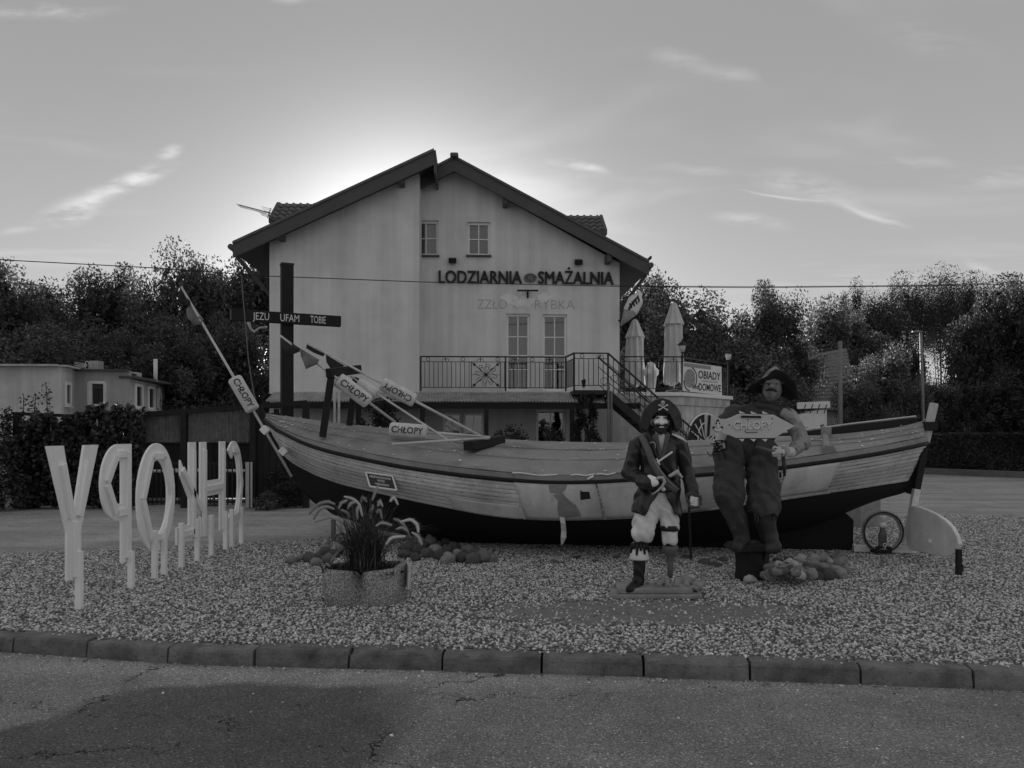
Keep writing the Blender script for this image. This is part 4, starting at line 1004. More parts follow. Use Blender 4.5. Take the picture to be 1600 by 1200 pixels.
# television antenna
an0 = HM @ V3(420, 345, 2.9)
ant = thing('tv_antenna', 'thin metal television antenna at the roof dormer', 'antenna', an0)
ANT = mat('antenna_metal', 0.10, 0.4, 0.1, 8, 0)
m = MB(); ptm = lambda x, y, yl=2.9: HM @ V3(x, y, yl)
m.tube([ptm(434, 345), ptm(425, 343), ptm(421, 338), ptm(420, 331)], 0.022, 6).build('mast', ANT, ant)
m = MB().bar(ptm(373, 320), ptm(423, 333), 0.025)
for k in range(16):
    c = ptm(373, 320).lerp(ptm(414, 330.5), k / 15); m.bar(c - Vector((0, .22, .03)), c + Vector((0, .22, -.03)), 0.010)
m.build('boom', ANT, ant)
m = MB()
for k in range(4):
    c = ptm(417 + k * 2, 325 + k * 3); m.bar(c - Vector((0.14, .15, 0)), c + Vector((.14, .15, 0)), 0.010); c = ptm(412 + k * 2, 333 + k * 2); m.bar(c - Vector((0.12, .2, 0)), c + Vector((.12, .2, 0)), 0.010)
m.build('reflector', ANT, ant)
MB().bar(ptm(423, 325), ptm(418, 341), 0.02).build('reflector_spine', ANT, ant)
for k, (x, y) in enumerate(((1006, 408), (1014, 405))):
    b_ = HM @ V3(x, y + 5, -.3); bd = thing('bird', 'small dark bird perched on the house roof verge', 'bird', b_, group='birds on the roof verge')
    blob('body', [('c', tuple(b_ + Vector((-.04, 0, .07))), tuple(b_ + Vector((.04, 0, .13))), .04, .045), ('c', tuple(b_ + Vector((.05, 0, .17))), tuple(b_ + Vector((.085, 0, .175))), .03, .012), ('c', tuple(b_ + Vector((-.05, 0, .06))), tuple(b_ + Vector((-.13, 0, .01))), .02, .012)], BLACKMETAL, bd, vox=0.014, k=0.02)
    MB().bar(b_ + Vector((0.0, 0, .07)), b_ + Vector((0, 0, -.04)), 0.012).build('leg', BLACKMETAL, bd)

# ------------------------------------------------------------------ white letters on posts, seen from behind
LX = -3.98
def yd(px): return -LX * F / (CX - px)
def ell(cx_, cz_, rx_, rz_, n=36, a0=0.0, a1=2 * math.pi): return [(cx_ + rx_ * math.cos(lerp(a0, a1, k / n)), cz_ + rz_ * math.sin(lerp(a0, a1, k / n))) for k in range(n if abs(a1 - a0 - 2 * math.pi) < 1e-6 else n + 1)]
Z0, Z1 = 0.28, 1.49
def letter(ch, px0, px1, posts, label):
    ya, yb = yd(px0), yd(px1); yc = (ya + yb) / 2; w = yb - ya; h = w / 2
    base = Vector((LX, yc, 0)); t = thing('standing_letter', label, 'letter', base, group='white letters on posts beside the boat')
    fn = lambda a, b, s: Vector((LX + s, yc - a, b))          # a runs to the reader's right (towards the street)
    hs = None; bars = []
    s = 0.20
    if ch == 'Y':
        ol = [(-h, Z1), (-h + .24, Z1), (0.0, 0.88), (h - .24, Z1), (h, Z1), (.11, .72), (.11, Z0), (-.11, Z0), (-.11, .72)]
        bars = [((-h + .2, Z1 - .16), (-.06, .84)), ((h - .2, Z1 - .16), (.06, .84)), ((0.0, .80), (0.0, Z0 + .02))]
    elif ch == 'P':
        ol = [(-h, Z0)] + [(-h, Z1)] + ell(h - .34, (Z1 + .72) / 2, .34, (Z1 - .72) / 2, 18, math.pi / 2, -math.pi / 2) + [(-h + s, .72), (-h + s, Z0)]
        hs = [[(-h + s, .88), (-h + s, Z1 - .17)] + ell(h - .34, (Z1 + .72) / 2, .17, (Z1 - .72) / 2 - .17, 14, math.pi / 2, -math.pi / 2)]
        bars = [((-h + .1, Z1 - .08), (-h + .1, Z0 + .04)), ((-h + .14, Z1 - .1), (h - .3, Z1 - .1)), ((-h + .14, .80), (h - .3, .80)), ((h - .26, Z1 - .12), (h - .09, 1.12)), ((h - .09, 1.10), (h - .26, .80))]
    elif ch == 'O':
        zc = (Z0 + Z1) / 2; rz = (Z1 - Z0) / 2; ol = ell(0, zc, h, rz); hs = [ell(0, zc, h - .19, rz - .19)]
        q = [(math.cos(R(a)) * (h - .1), zc + math.sin(R(a)) * (rz - .1)) for a in (65, 0, -62, -118, 180, 115)]
        bars = [(q[i], q[(i + 1) % 6]) for i in range(6)]
    elif ch == 'L':
        ol = [(-h + .06, Z0), (h, Z0), (h, Z0 + .2), (-h + .26, Z0 + .2), (-h + .26, 0.86), (h - .12, 1.16), (h - .12, 1.00), (h - .12, 1.0), (-h + .26, .68 + .02)]
        ol = [(-h + .12, Z0), (h, Z0), (h, Z0 + .2), (-h + .32, Z0 + .2), (-h + .32, .80), (h - .1, 1.10), (h - .1, 1.28), (-h + .32, .98), (-h + .32, Z1), (-h + .12, Z1), (-h + .12, .83), (-h - .05, .70), (-h - .05, .52), (-h + .12, .65)]
        bars = [((-h + .22, Z1 - .1), (-h + .22, Z0 + .03)), ((-h + .22, Z0 + .1), (h - .05, Z0 + .1)), ((-h, .64), (h - .12, 1.17))]
    elif ch == 'H':
        zm = .88; ol = [(-h, Z0), (-h + .19, Z0), (-h + .19, zm - .1), (h - .19, zm - .1), (h - .19, Z0), (h, Z0), (h, Z1), (h - .19, Z1), (h - .19, zm + .1), (-h + .19, zm + .1), (-h + .19, Z1), (-h, Z1)]
        bars = [((-h + .1, Z1 - .1), (-h + .1, Z0)), ((h - .1, Z1 - .1), (h - .1, Z0)), ((-h + .14, zm), (h - .14, zm))]
    else:  # C
        zc = (Z0 + Z1) / 2; rz = (Z1 - Z0) / 2
        ol = ell(0.06, zc, h + .02, rz, 26, R(52), R(308)) + list(reversed(ell(0.06, zc, h - .18, rz - .19, 26, R(60), R(300))))
        q = [(0.06 + math.cos(R(a)) * (h - .08), zc + math.sin(R(a)) * (rz - .1)) for a in (72, 115, 180, 245, 288)]
        bars = [(q[i], q[i + 1]) for i in range(4)]
    MB().prism(ol, fn, -0.012, 0.012, hs).build('letter_plate', LETTERM, t)
    for a, b in bars: MB().bar(fn(a[0], a[1], .027), fn(b[0], b[1], .027), 0.075, 0.032, up=(1, 0, 0)).build('batten', LETTERM, t, bevel=0.004)
    for ppx, ppy in posts:
        y = gd(ppy); top = Z0 + .25 if ch not in 'P' else Z0 + .1
        MB().bar((LX + .045, y, -.05), (LX + .045, y, top), 0.055, 0.055).build('post', LETTERM, t, bevel=0.004)
    return t
letter('Y', 72, 152, [(116, 952)], 'white letter Y standing on a single post')
letter('P', 156, 204, [(197, 919)], 'white letter P on a post between the Y and the O')
letter('O', 213, 272, [(235, 904), (256, 898)], 'white ring-shaped letter O standing on two posts')
letter('L', 275, 311, [(282, 887), (300, 877)], 'white letter L with a slanting stroke through it')
letter('H', 312, 351, [(319, 868), (345, 859)], 'white letter H on two posts')
letter('C', 353, 380, [(358, 855), (371, 849)], 'white letter C, the one closest to the boat bow')

# ------------------------------------------------------------------ wooden cross behind the bow
ca, cb = W(361, 492, 16.5), W(532, 502.5, 17.5); cm = W(450.5, 497, 17.0)
cr = thing('wooden_cross', 'tall black wooden cross lettered JEZU UFAM TOBIE behind the boat bow', 'cross', Vector((cm.x, cm.y + .19, 0)))
ce = (cb - ca); ce.z = 0; ce.normalize(); cn = Vector((ce.y, -ce.x, 0))
pc = cm - cn * 0.19
MB().box((pc.x, pc.y, (W(450, 412, 17.0).z) / 2 - .05), (0.26, 0.235, W(450, 412, 17.0).z + .1), (0, 0, math.atan2(ce.y, ce.x))).build('upright', BLACKWOOD, cr, bevel=0.012)
zt_ = W(450, 412, 17.0).z; MB().box((pc.x, pc.y, zt_ + 0.015), (0.28, 0.255, 0.04), (0, 0, math.atan2(ce.y, ce.x))).build('top_cap', DARKWOOD, cr)
ca.z = cb.z = (ca.z + cb.z) / 2
MB().bar(ca, cb, 0.15, 0.24).build('crossbeam', BLACKWOOD, cr, bevel=0.01)
MB().bar(ca - ce * .015, ca, 0.14, 0.23).build('end_grain', mat('end_grain', 0.13, .8, .2, 8), cr)
for txt, x0, x1, y in (('JEZU', 395, 420.5, 501), ('UFAM', 438, 467.5, 503), ('TOBIE', 485, 509, 505)):
    def onb(px):
        d = Vector(((px - CX) / F, 1, 0)); o_ = ca + cn * .077; t = (o_.dot(cn)) / d.dot(cn); return d * t
    l_, r_ = onb(x0), onb(x1); w = (r_ - l_).dot(ce)
    text_mb(txt, 0.155, Vector((l_.x, l_.y, ca.z - 0.078)), ce, (0, 0, 1), 0.002, -0.004, 'LEFT', width=w).build('lettering', WHITE, cr)

# ------------------------------------------------------------------ trestle on the foredeck, flagged net buoys
tr = thing('wooden_trestle', 'black wooden trestle on the boat foredeck carrying flagged buoy poles', 'trestle', W(526, 672, 11.2))
l0, l1 = W(504, 683, 10.88), W(519, 578, 11.0); m0, m1 = W(545, 672, 11.6), W(556, 590, 11.65)
MB().bar(l0, l1, .085, .10).build('leg', BLACKWOOD, tr, bevel=.008); MB().bar(m0, m1, .085, .10).build('leg', BLACKWOOD, tr, bevel=.008)
MB().bar(W(513, 583, 10.9), W(561, 577, 11.8), .09, .13).build('crossbar', BLACKWOOD, tr, bevel=.008)
FLOAT = mat('float_foam', 0.72, 0.85, 0.12, 8, 0.5, 70, spots=0.25, dirt=0.2)
POLEM = mat('pole_paint', 0.6, 0.6, 0.15, 8, 0.1, dirt=0.25)
FLAGD = mat('flag_dark', 0.045, 0.9, 0.2, 8, 0.2); FLAGL = mat('flag_pale', 0.22, 0.9, 0.15, 8, 0.2)
INK = mat('ink', 0.03, 0.8, 0.5, 20, 0)
def cloth(name, pix, d, m, par):
    pts = [W(x, y, d + 0.05 * math.sin(i * 1.9)) for i, (x, y) in enumerate(pix)]; c = sum(pts, Vector()) / len(pts) + Vector((0, 0.04, 0))
    b = MB(); n = len(pts); b.add(pts + [p.lerp(c, .5) + Vector((0, .03 * math.sin(i * 2.4), 0)) for i, p in enumerate(pts)] + [c], [(i, (i + 1) % n, n + (i + 1) % n, n + i) for i in range(n)] + [(n + i, n + (i + 1) % n, 2 * n) for i in range(n)], True)
    o = b.build(name, m, par); s = o.modifiers.new('t', 'SOLIDIFY'); s.thickness = 0.006; return o
def buoy(label, top, bot, f0, f1, fr, flags, txt=True, flip=False, pr=.02):
    """top, bot: (px, py, depth); f0..f1: pixel columns of the float along the pole"""
    a, b = W(*top), W(*bot); t = thing('flag_buoy', label, 'buoy', b, group='net buoys on the boat')
    MB().tube([a, a.lerp(b, .5), b], [pr * .8, pr, pr], 8).build('pole', POLEM, t)
    e = (b - a).normalized()
    def onp(px):
        lo, hi = -.3, 1.3
        for _ in range(30):
            m = (lo + hi) / 2
            if (proj(a.lerp(b, m))[0] < px) == (a.x < b.x): lo = m
            else: hi = m
        return a.lerp(b, lo)
    if f0 is not None:
        p, q = onp(f0), onp(f1); L = (q - p).length
        MB().tube([p + e * x for x in (0, .012, .03, L - .03, L - .012, L)], [fr * .82, fr * .95, fr, fr, fr * .95, fr * .82], 20).build('float', FLOAT, t)
        if txt:
            n = (Vector((0, 0, CH)) - (p + q) / 2).normalized(); n = (n - e * n.dot(e)).normalized(); s = n.cross(e)
            if flip: e2, s2 = -e, -s
            else: e2, s2 = e, s
            c0 = (p + q) / 2
            text_mb('CHŁOPY', fr * .85, c0, e2, s2, 0.001, 0.012, width=L * .84, warp=lambda a_, c_, z_: c0 + e2 * a_ + (n * math.cos((c_ - fr * .35) / fr) + s2 * math.sin((c_ - fr * .35) / fr)) * (fr + .006 + z_)).build('lettering', INK, t)
    for pix, d, m in flags: cloth('flag', pix, d, m, t)
    return t
ba = buoy('flagged buoy pole leaning up against the boat stem, letters CHŁOPY on its float', (283, 448, 11.25), (456, 745, 11.35), 366, 395.5, .105,
     [([(282, 446), (290, 459), (298, 472), (293, 478), (286, 474), (277, 474), (278, 462)], 11.25, FLAGD), ([(298, 472), (308, 485), (318, 499), (313, 507), (302, 508), (299, 503), (292, 496), (291, 484)], 11.27, FLAGL)])
for x, y in ((414, 672), (443, 705)): MB().box(W(x, y, 11.34), (.11, .10, .10), (0, .8, 0)).build('clamp', GALV, ba, bevel=.008)
buoy('flagged buoy pole on the trestle with a dark flag across the cross post', (437, 524, 10.7), (618, 660, 11.35), 528, 576, .11,
     [([(438, 525), (455, 535), (470, 545), (467, 550), (449, 557), (447, 551), (439, 541)], 10.72, FLAGD), ([(470, 545), (484, 553), (499, 562), (496, 569), (484, 574), (478, 577), (474, 566), (470, 556)], 10.78, FLAGL)])
buoy('flagged buoy pole behind the trestle, its speckled float lettered upside down', (479, 536, 11.4), (756, 684, 11.5), 597, 648, .105,
     [([(480, 535), (495, 545), (508, 553), (505, 557), (490, 551), (478, 544)], 11.42, FLAGD), ([(509, 554), (524, 563), (538, 571), (530, 578), (516, 575), (510, 566)], 11.44, FLAGD)], flip=True)
buoy('buoy lying on the boat cover, white float lettered CHŁOPY', (766, 683, 10.75), (611, 671, 10.9), 668, 610, .105, [], flip=True)
buoy('plain buoy pole sloping from the trestle down to the timber block', (548, 588, 11.5), (722, 702, 10.6), 562, 590, .07, [], txt=False, pr=.016)
rod = thing('wooden_rod', 'pale wooden rod lying flat on the boat cover', 'rod', W(690, 690, 10.6)); MB().tube([W(612, 694, 10.5), W(765, 684.5, 10.65)], .018, 8).build('shaft', POLEM, rod)
blk = thing('timber_block', 'dark squared timber block lying across the boat cover under the rods', 'timber', W(757, 695, 10.7)); MB().bar(W(731, 697, 10.4), W(783, 687, 11.2), .15, .13).build('beam', BLACKWOOD, blk, bevel=.01)
# warning plate on the hull
u_, v_ = hull_uv(596, 752); hd = hull(u_, v_).y - 0.17
ws = [W(571.5, 738, hd + .02), W(613, 744, hd), W(620, 766, hd - .06), W(578, 760, hd - .04)]
sg = thing('warning_plate', 'small tilted dark warning plate with white border leaning on the boat planks', 'sign', (ws[2] + ws[3]) / 2)
sn = (ws[1] - ws[0]).cross(ws[3] - ws[0]).normalized()
if sn.y > 0: sn = -sn
def quad_slab(q, n, t0, t1): 
    return MB().add([p + n * t0 for p in q] + [p + n * t1 for p in q], [(0, 1, 2, 3), (7, 6, 5, 4), (0, 4, 5, 1), (1, 5, 6, 2), (2, 6, 7, 3), (3, 7, 4, 0)])
quad_slab(ws, sn, -.006, .002).build('plate', mat('sign_dark', 0.035, .5, .1, 4, 0), sg)
for i in range(4): MB().bar(ws[i] + sn * .004, ws[(i + 1) % 4] + sn * .004, .022, .008, up=sn).build('border', WHITE, sg)
ux = (ws[1] - ws[0]).normalized(); uz = (ws[0] - ws[3]).normalized(); wc = sum(ws, Vector()) / 4; ww = (ws[1] - ws[0]).length; wh = (ws[0] - ws[3]).length
for txt, k, w in (('NIEUPOWAŻNIONYM', .24, .78), ('WSTĘP', .0, .28), ('WZBRONIONY', -.26, .54)):
    text_mb(txt, wh * .15, wc + uz * (wh * (k - .06)) + sn * .005, ux, uz, .001, .01, width=ww * w).build('lettering', WHITE, sg)
# rope from the roof to the bow
rp = thing('rope', 'thin rope hanging down beside the cross to the boat bow', 'rope', W(396, 615, 12.2)); MB().tube([W(377, 430, 14), W(382, 490, 13.4), (W(388, 560, 12.7)), W(396, 612, 12.2), W(404, 642, 11.75)], .010, 5).build('strand', mat('rope', .12, .9), rp)
# stake and ornament ring under the stern
st_ = G(1498, 899); sk = thing('black_stake', 'thin black stake propping the tip of the rudder blade', 'stake', st_)
MB().bar(st_ + Vector((0, 0, -.02)), Vector((st_.x, st_.y, W(1498, 858, st_.y).z)), .05).build('shaft', BLACKMETAL, sk); MB().box(st_ + Vector((0.01, 0, .09)), (.06, .055, .07)).build('foot', BLACKMETAL, sk)
rc = W(1379, 831, 10.12)
rg = thing('ring_ornament', 'ring ornament with a small capped figurine standing inside, on the white shoe plank', 'ornament', Vector((rc.x, rc.y, .1)))
RINGM = mat('ring_paint', .26, .7, .4, 14, .2, spots=.5)
rrad = 30 * 10.12 / F
MB().tube(ring_pts(rc, rrad, (1, 0, 0), (0, 0, 1), 40), .028, 8, False).build('ring', RINGM, rg)
MB().tube(ring_pts(rc + Vector((.0, -.03, 0)), rrad * 1.02, (1, 0, 0), (0, 0, 1), 40), .010, 6, False).build('rope_edge', BLACKMETAL, rg)
fz = lambda y: W(1380, y, 10.12).z
blob('body', [('c', (rc.x, rc.y, fz(842)), (rc.x, rc.y, fz(836)), .05, .055), ('c', (rc.x + .02, rc.y, fz(853)), (rc.x + .01, rc.y, fz(845)), .03, .035), ('c', (rc.x - .03, rc.y, fz(853)), (rc.x - .015, rc.y, fz(845)), .03, .035), ('c', (rc.x, rc.y, fz(829)), (rc.x, rc.y, fz(826)), .035, .036)], mat('figurine', .12, .7, .4, 20), rg, vox=.012, k=.02)
MB().lathe([(.034, 0), (.048, .02), (.052, .045), (.035, .06), (.0, .062)], (rc.x, rc.y, fz(824)), 12, cap=False).build('cap', WHITE, rg)
for sx in (-1, 1): blob('boot', [('c', (rc.x + sx * .02, rc.y, fz(854)), (rc.x + sx * .085, rc.y - .02, fz(856)), .024, .026)], BLACKMETAL, rg, vox=.012)
MB().box((rc.x - .02, rc.y, fz(861)), (.24, .12, .04)).build('base', BLACKWOOD, rg, bevel=.008)
MB().tube([(rc.x + .01, rc.y - .03, fz(858))] + ring_pts((rc.x + .01, rc.y - .04, fz(851)), .022, (1, 0, 0), (0, 0, 1), 10), .006, 5, False).build('rope_coil', WHITE, rg)
cbk = W(1349, 803, 13.2); cbk.z = 0.0
cb_ = thing('concrete_block', 'weathered concrete block standing behind the boat stern', 'block', cbk)
MB().box(cbk + Vector((0, 0, .28)), (.42, .35, .58), (0, 0, .3)).build('block', mat('old_concrete', .33, .9, .25, 4, .4, 30, dirt=.4), cb_, bevel=.015)

# ------------------------------------------------------------------ concrete planter and fountain grass
pl = G(571, 948); pl.y += .28; pl.x = W(571, 0, pl.y).x
planter = thing('concrete_planter', 'low exposed-aggregate concrete planter with grass growing in it', 'planter', pl)
AGG = bpy.data.materials.new('aggregate'); AGG.use_nodes = True; t = NT(AGG.node_tree); p = t.n['Principled BSDF']; v = t.new('ShaderNodeTexCoord').outputs['Object']
n1 = t.n.new('ShaderNodeTexVoronoi'); t.put(n1.inputs['Vector'], v); n1.inputs['Scale'].default_value = 105
r1 = t.sep(n1.outputs['Color'])[0]; f = t.m('MULTIPLY', t.lin(t.m('POWER', r1, 1.1), 0, 1, 0.3, 1.0), t.smooth(n1.outputs['Distance'], 0.62, 0.35, 0.35, 1.0)); 
x_, y_, z_ = t.sep(v)
stn = t.m('MULTIPLY', t.smooth(t.m('ABSOLUTE', t.m('ADD', x_, t.m('MULTIPLY', t.m('SUBTRACT', t.noise(v, 6, 3), .5), .12))), .10, .02), .7)
f = t.m('MULTIPLY', f, t.m('SUBTRACT', 1.0, t.m('MULTIPLY', stn, t.smooth(z_, .06, .3)))); f = t.m('MULTIPLY', f, t.lin(t.noise(v, 3, 4), .3, .7, .75, 1.2))
t.l.new(f, p.inputs['Base Color']); p.inputs['Roughness'].default_value = .9; bn_ = t.new('ShaderNodeBump'); bn_.inputs['Strength'].default_value = .8; bn_.inputs['Distance'].default_value = .01; t.l.new(t.smooth(n1.outputs['Distance'], .6, .1), bn_.inputs['Height']); t.l.new(bn_.outputs[0], p.inputs['Normal'])
plan = [(-.395, -.08), (-.33, -.25), (-.18, -.31), (-.03, -.265), (0, -.235), (.03, -.265), (.19, -.31), (.33, -.24), (.395, -.06), (.34, .22), (.0, .30), (-.34, .22)]
def ringz(k, z, dz=None): return [(pl.x + a * k, pl.y + b * k, z + (dz[i] if dz else 0)) for i, (a, b) in enumerate(plan)]
n = len(plan); rimz = [.0, .01, .012, -.01, -.05, -.012, .012, .02, .05, .02, .0, .0]
lv = [ringz(.90, -.02), ringz(.95, .05), ringz(1.0, .12), ringz(1.0, .30, rimz), ringz(.985, .325, rimz), ringz(.90, .325, rimz), ringz(.87, .26), ]
b = MB(); 
b.add([q for r_ in lv for q in r_], [(i * n + j, i * n + (j + 1) % n, (i + 1) * n + (j + 1) % n, (i + 1) * n + j) for i in range(len(lv) - 1) for j in range(n)], True); b.f.append(tuple((len(lv) - 1) * n + j for j in range(n))); b.sm.append(False)
po = b.build('tub', AGG, planter)
MB().add(ringz(.875, .275), [tuple(range(n))]).build('soil', SOIL, planter)
wg = W(637, 915, pl.y - .05); MB().box((wg.x, wg.y, .25), (.025, .28, .22), (0, .06, .25)).build('edge_plate', mat('edge_plate', .55, .8, .2, 8, .3), planter, bevel=.004)
rs_ = random.Random(11)
lw = MB()
for k in range(420):
    a = rs_.uniform(-.36, .36); c_ = rs_.uniform(-.24, .1); L = rs_.uniform(.05, .14); an = rs_.uniform(0, 6.3); d = Vector((math.cos(an) * .7, math.sin(an) * .7, rs_.uniform(.2, 1))).normalized(); s = d.cross(Vector((0, 0, 1))).normalized() * .012; p = Vector((pl.x + a * .9, pl.y + c_, .27)); lw.add([p - s, p + s, p + d * L + s * .3, p + d * L - s * .3 + Vector((0, 0, -.02))], [(0, 1, 2, 3)])
lw.build('low_weeds', leafmat('weed', .03, .10), planter, kind='stuff')
GRASS = leafmat('grass_blade', .03, .16, .3); PLUME = leafmat('plume', .55, .9, .45)
gr = thing('fountain_grass', 'fountain grass with arching blades and pale fluffy plumes growing in the planter', 'grass plant', Vector((pl.x, pl.y, .27)))
root = Vector((pl.x, pl.y + .02, .27)); bl_ = MB()
for k in range(620):
    an = rs_.uniform(0, 2 * math.pi); L = rs_.uniform(.45, 1.0); out_ = rs_.uniform(.12, .75) * L; p0 = root + Vector((rs_.gauss(0, .07), rs_.gauss(0, .06), 0)); d = Vector((math.cos(an) * 1.15, math.sin(an) * .9, 0)); wd = rs_.uniform(.003, .006)
    side = Vector((-d.y, d.x, 0)) * wd; vs_ = []
    for j in range(7):
        s = j / 6; z = L * (s * 1.05 - .62 * s * s * (out_ / L) * 1.2 - .12 * s ** 3); q = p0 + d * out_ * s ** 1.5 + Vector((0, 0, max(z, -.15)))
        ww_ = side * (1 - s ** 2 * .95); vs_ += [q - ww_, q + ww_]
    bl_.add(vs_, [(2 * j, 2 * j + 1, 2 * j + 3, 2 * j + 2) for j in range(6)], True)
bl_.build('leaf_blades', GRASS, gr, fix=False, kind='stuff')
plumes = [[(523.6, 788), (511.6, 783.4), (496, 788), (483, 803)], [(522.5, 795.5), (509, 791), (498, 796.6), (490, 811)], [(529, 811), (518, 807.5), (503, 811), (492, 816)], [(529, 795), (533, 786), (542, 782)], [(543, 795), (548, 787), (556, 783.5)],
    [(538, 776), (551, 779), (562, 788), (566, 807)], [(564, 786), (567, 776), (573, 784)], [(581.6, 782), (586, 770), (590, 760)], [(546, 811), (544, 802), (533, 796.6)], [(558.6, 812), (557.5, 799), (561, 789)], [(578, 812), (579, 801), (582.7, 789)],
    [(591, 790), (593.6, 782), (598, 792)], [(610, 783), (615.5, 776), (622, 789)], [(589, 801), (593.6, 795.5), (597, 811)], [(615.5, 811), (625, 814), (634, 825), (642, 842.5)], [(625, 816), (641, 811), (651.6, 818), (654, 831.6)], [(619, 827), (627.5, 824), (636, 829)],
    [(643, 831.6), (654, 838), (659, 851)], [(587, 822), (597, 816), (612, 820.6)], [(596, 840), (605.6, 835), (621, 835)], [(603, 851), (612, 839), (633, 838)], [(529, 812), (542, 814), (552, 825)], [(522, 838), (533, 833), (542, 835)], [(517, 877.5), (529, 860), (540, 855.6)]]
for i, pp in enumerate(plumes):
    d = pl.y + rs_.uniform(-.28, .25); P_ = [W(x, y, d) for x, y in pp]
    pts_ = []
    for j in range(len(P_) - 1):
        for s in range(4): pts_.append(P_[j].lerp(P_[j + 1], s / 4))
    pts_.append(P_[-1])
    for _ in range(2): pts_ = [pts_[0]] + [(pts_[j - 1] + 2 * pts_[j] + pts_[j + 1]) / 4 for j in range(1, len(pts_) - 1)] + [pts_[-1]]
    # the stem joins whichever end lies closer to the root
    if (pts_[0] - root).length > (pts_[-1] - root).length: pts_.reverse()
    m = MB(); k = len(pts_); thick = 1.25 if i in (0, 1, 2, 14, 15, 17) else 1.0
    m.tube(pts_, [.006 + .007 * thick * math.sin(math.pi * min(.98, .12 + .8 * j / k)) for j in range(k)], 5)
    for q in range(330):
        s = rs_.random(); x = s * (k - 1); j = min(int(x), k - 2); p = pts_[j].lerp(pts_[j + 1], x - j); dr = (pts_[j + 1] - pts_[j]).normalized()
        an = rs_.uniform(0, 6.28); u0 = dr.orthogonal().normalized(); o_ = (u0 * math.cos(an) + dr.cross(u0) * math.sin(an)); L = .030 * thick * (.35 + math.sin(math.pi * (.1 + .85 * s))) * rs_.uniform(.6, 1.1)
        tip = p + (o_ * .8 + dr * .75) * L; sd = dr.cross(o_).normalized() * .0016
        m.add([p - sd, p + sd, tip], [(0, 1, 2)])
    stemp = [root + Vector((rs_.uniform(-.05, .05), 0, 0)), root.lerp(pts_[0], .55) + Vector((0, 0, .10 + .1 * abs(pts_[0].x - root.x))), pts_[0]]
    cv = [(1 - s) ** 2 * stemp[0] + 2 * s * (1 - s) * stemp[1] + s * s * stemp[2] for s in [q / 8 for q in range(9)]]
    o_ = m.build('plume', PLUME, gr, fix=False)
    MB().tube(cv, .003, 4).build('stem', GRASS, o_)

# a square wooden post by the stones
sp_ = G(521, 852); sp_.y += 0.4; sp_.x = W(521, 0, sp_.y).x
pst = thing('square_post', 'short pale square wooden post behind the planter', 'post', sp_); MB().bar(sp_ + Vector((0, 0, -.03)), Vector((sp_.x, sp_.y, W(521, 812, sp_.y).z)), .06).build('shaft', mat('grey_wood', .17, .85, .2, 4, .3, 10), pst, bevel=.004)
# field stones
STONE = [mat('field_stone_%s' % nme, v_, .85, .3, 6, .4, 25, rand=.3, spots=.2) for nme, v_ in (('dark', .10), ('mid', .22), ('pale', .42))]
smesh = []
for i in range(7):
    bm = bmesh.new(); bmesh.ops.create_icosphere(bm, subdivisions=3, radius=1); r2 = Vector((i * 5.3, 1, 2))
    for v in bm.verts:
        c = v.co.copy(); v.co *= 1 + .34 * noise.noise(c * 1.1 + r2) + .22 * noise.noise(c * 2.1 + r2) + .05 * noise.noise(c * 6 + r2)
        v.co.x = max(min(v.co.x, .92), -.95)
    for f in bm.faces: f.smooth = True
    row = []
    for k, m_ in enumerate(STONE):
        me = bpy.data.meshes.new('field_stone'); bm.to_mesh(me); me.materials.append(m_); row.append(me)
    bm.free(); smesh.append(row)
def stone(px, py, size, label, group, z=0.0, tone=None, flat=.85):
    p = G(px, py, z); k = rs_.randrange(7); tone = tone if tone is not None else rs_.choice((0, 0, 1, 1, 1, 2))
    o = bpy.data.objects.new('field_stone', smesh[k][tone]); C.objects.link(o); s = size / 2
    o.scale = (s * rs_.uniform(.85, 1.2), s * rs_.uniform(.8, 1.1), s * flat * rs_.uniform(.8, 1.15)); o.rotation_euler = (rs_.uniform(-.25, .25), rs_.uniform(-.25, .25), rs_.uniform(0, 6.28)); o.location = p + Vector((0, 0, o.scale.z * .62))
    return tag(o, label, 'stone', group)
L1 = 'rounded field stone in the loose ring behind the planter'; L2 = 'rounded field stone in the line below the middle of the hull'; L3 = 'rounded field stone in the heap beside the fisherman statue'
for x, y in ((455, 880), (470, 876), (484, 878), (497, 873), (508, 868), (520, 871), (531, 866), (545, 868), (512, 879), (494, 884)): stone(x, y, rs_.uniform(.11, .17), L1, 'stones behind the planter', tone=rs_.choice((0, 0, 1)))
for x, y in ((640, 862), (655, 866), (668, 871), (664, 856), (680, 866), (690, 874), (700, 866), (710, 860), (716, 873), (724, 878), (732, 868), (738, 880), (748, 873), (757, 878), (770, 878), (686, 855), (674, 851), (700, 880), (650, 876), (632, 871), (696, 850), (660, 846)): stone(x, y, rs_.uniform(.12, .21), L2, 'stones below the hull', tone=rs_.choice((0, 0, 0, 1)))
for k in range(64):
    a = rs_.random() ** .8; x = lerp(1184, 1324, a); y = lerp(878, 910, rs_.random()) - 6 * a + rs_.uniform(-2, 2); 
    stone(x, y, rs_.uniform(.10, .17), L3, 'stones beside the fisherman', tone=rs_.choice((0, 1, 1, 1, 2)))
for k in range(14):
    x = lerp(1195, 1245, rs_.random()); y = lerp(890, 899, rs_.random()); stone(x, y, rs_.uniform(.10, .15), L3, 'stones beside the fisherman', z=.15, tone=rs_.choice((0, 1, 1, 2)))
for k in range(32):
    x = lerp(1192, 1280, rs_.random()); y = lerp(887, 904, rs_.random()); stone(x, y, rs_.uniform(.10, .15), L3, 'stones beside the fisherman', z=.08, tone=rs_.choice((0, 1, 1, 2)))
stone(1173, 910, .12, 'single pale stone lying at the foot of the stump', None, tone=2); 
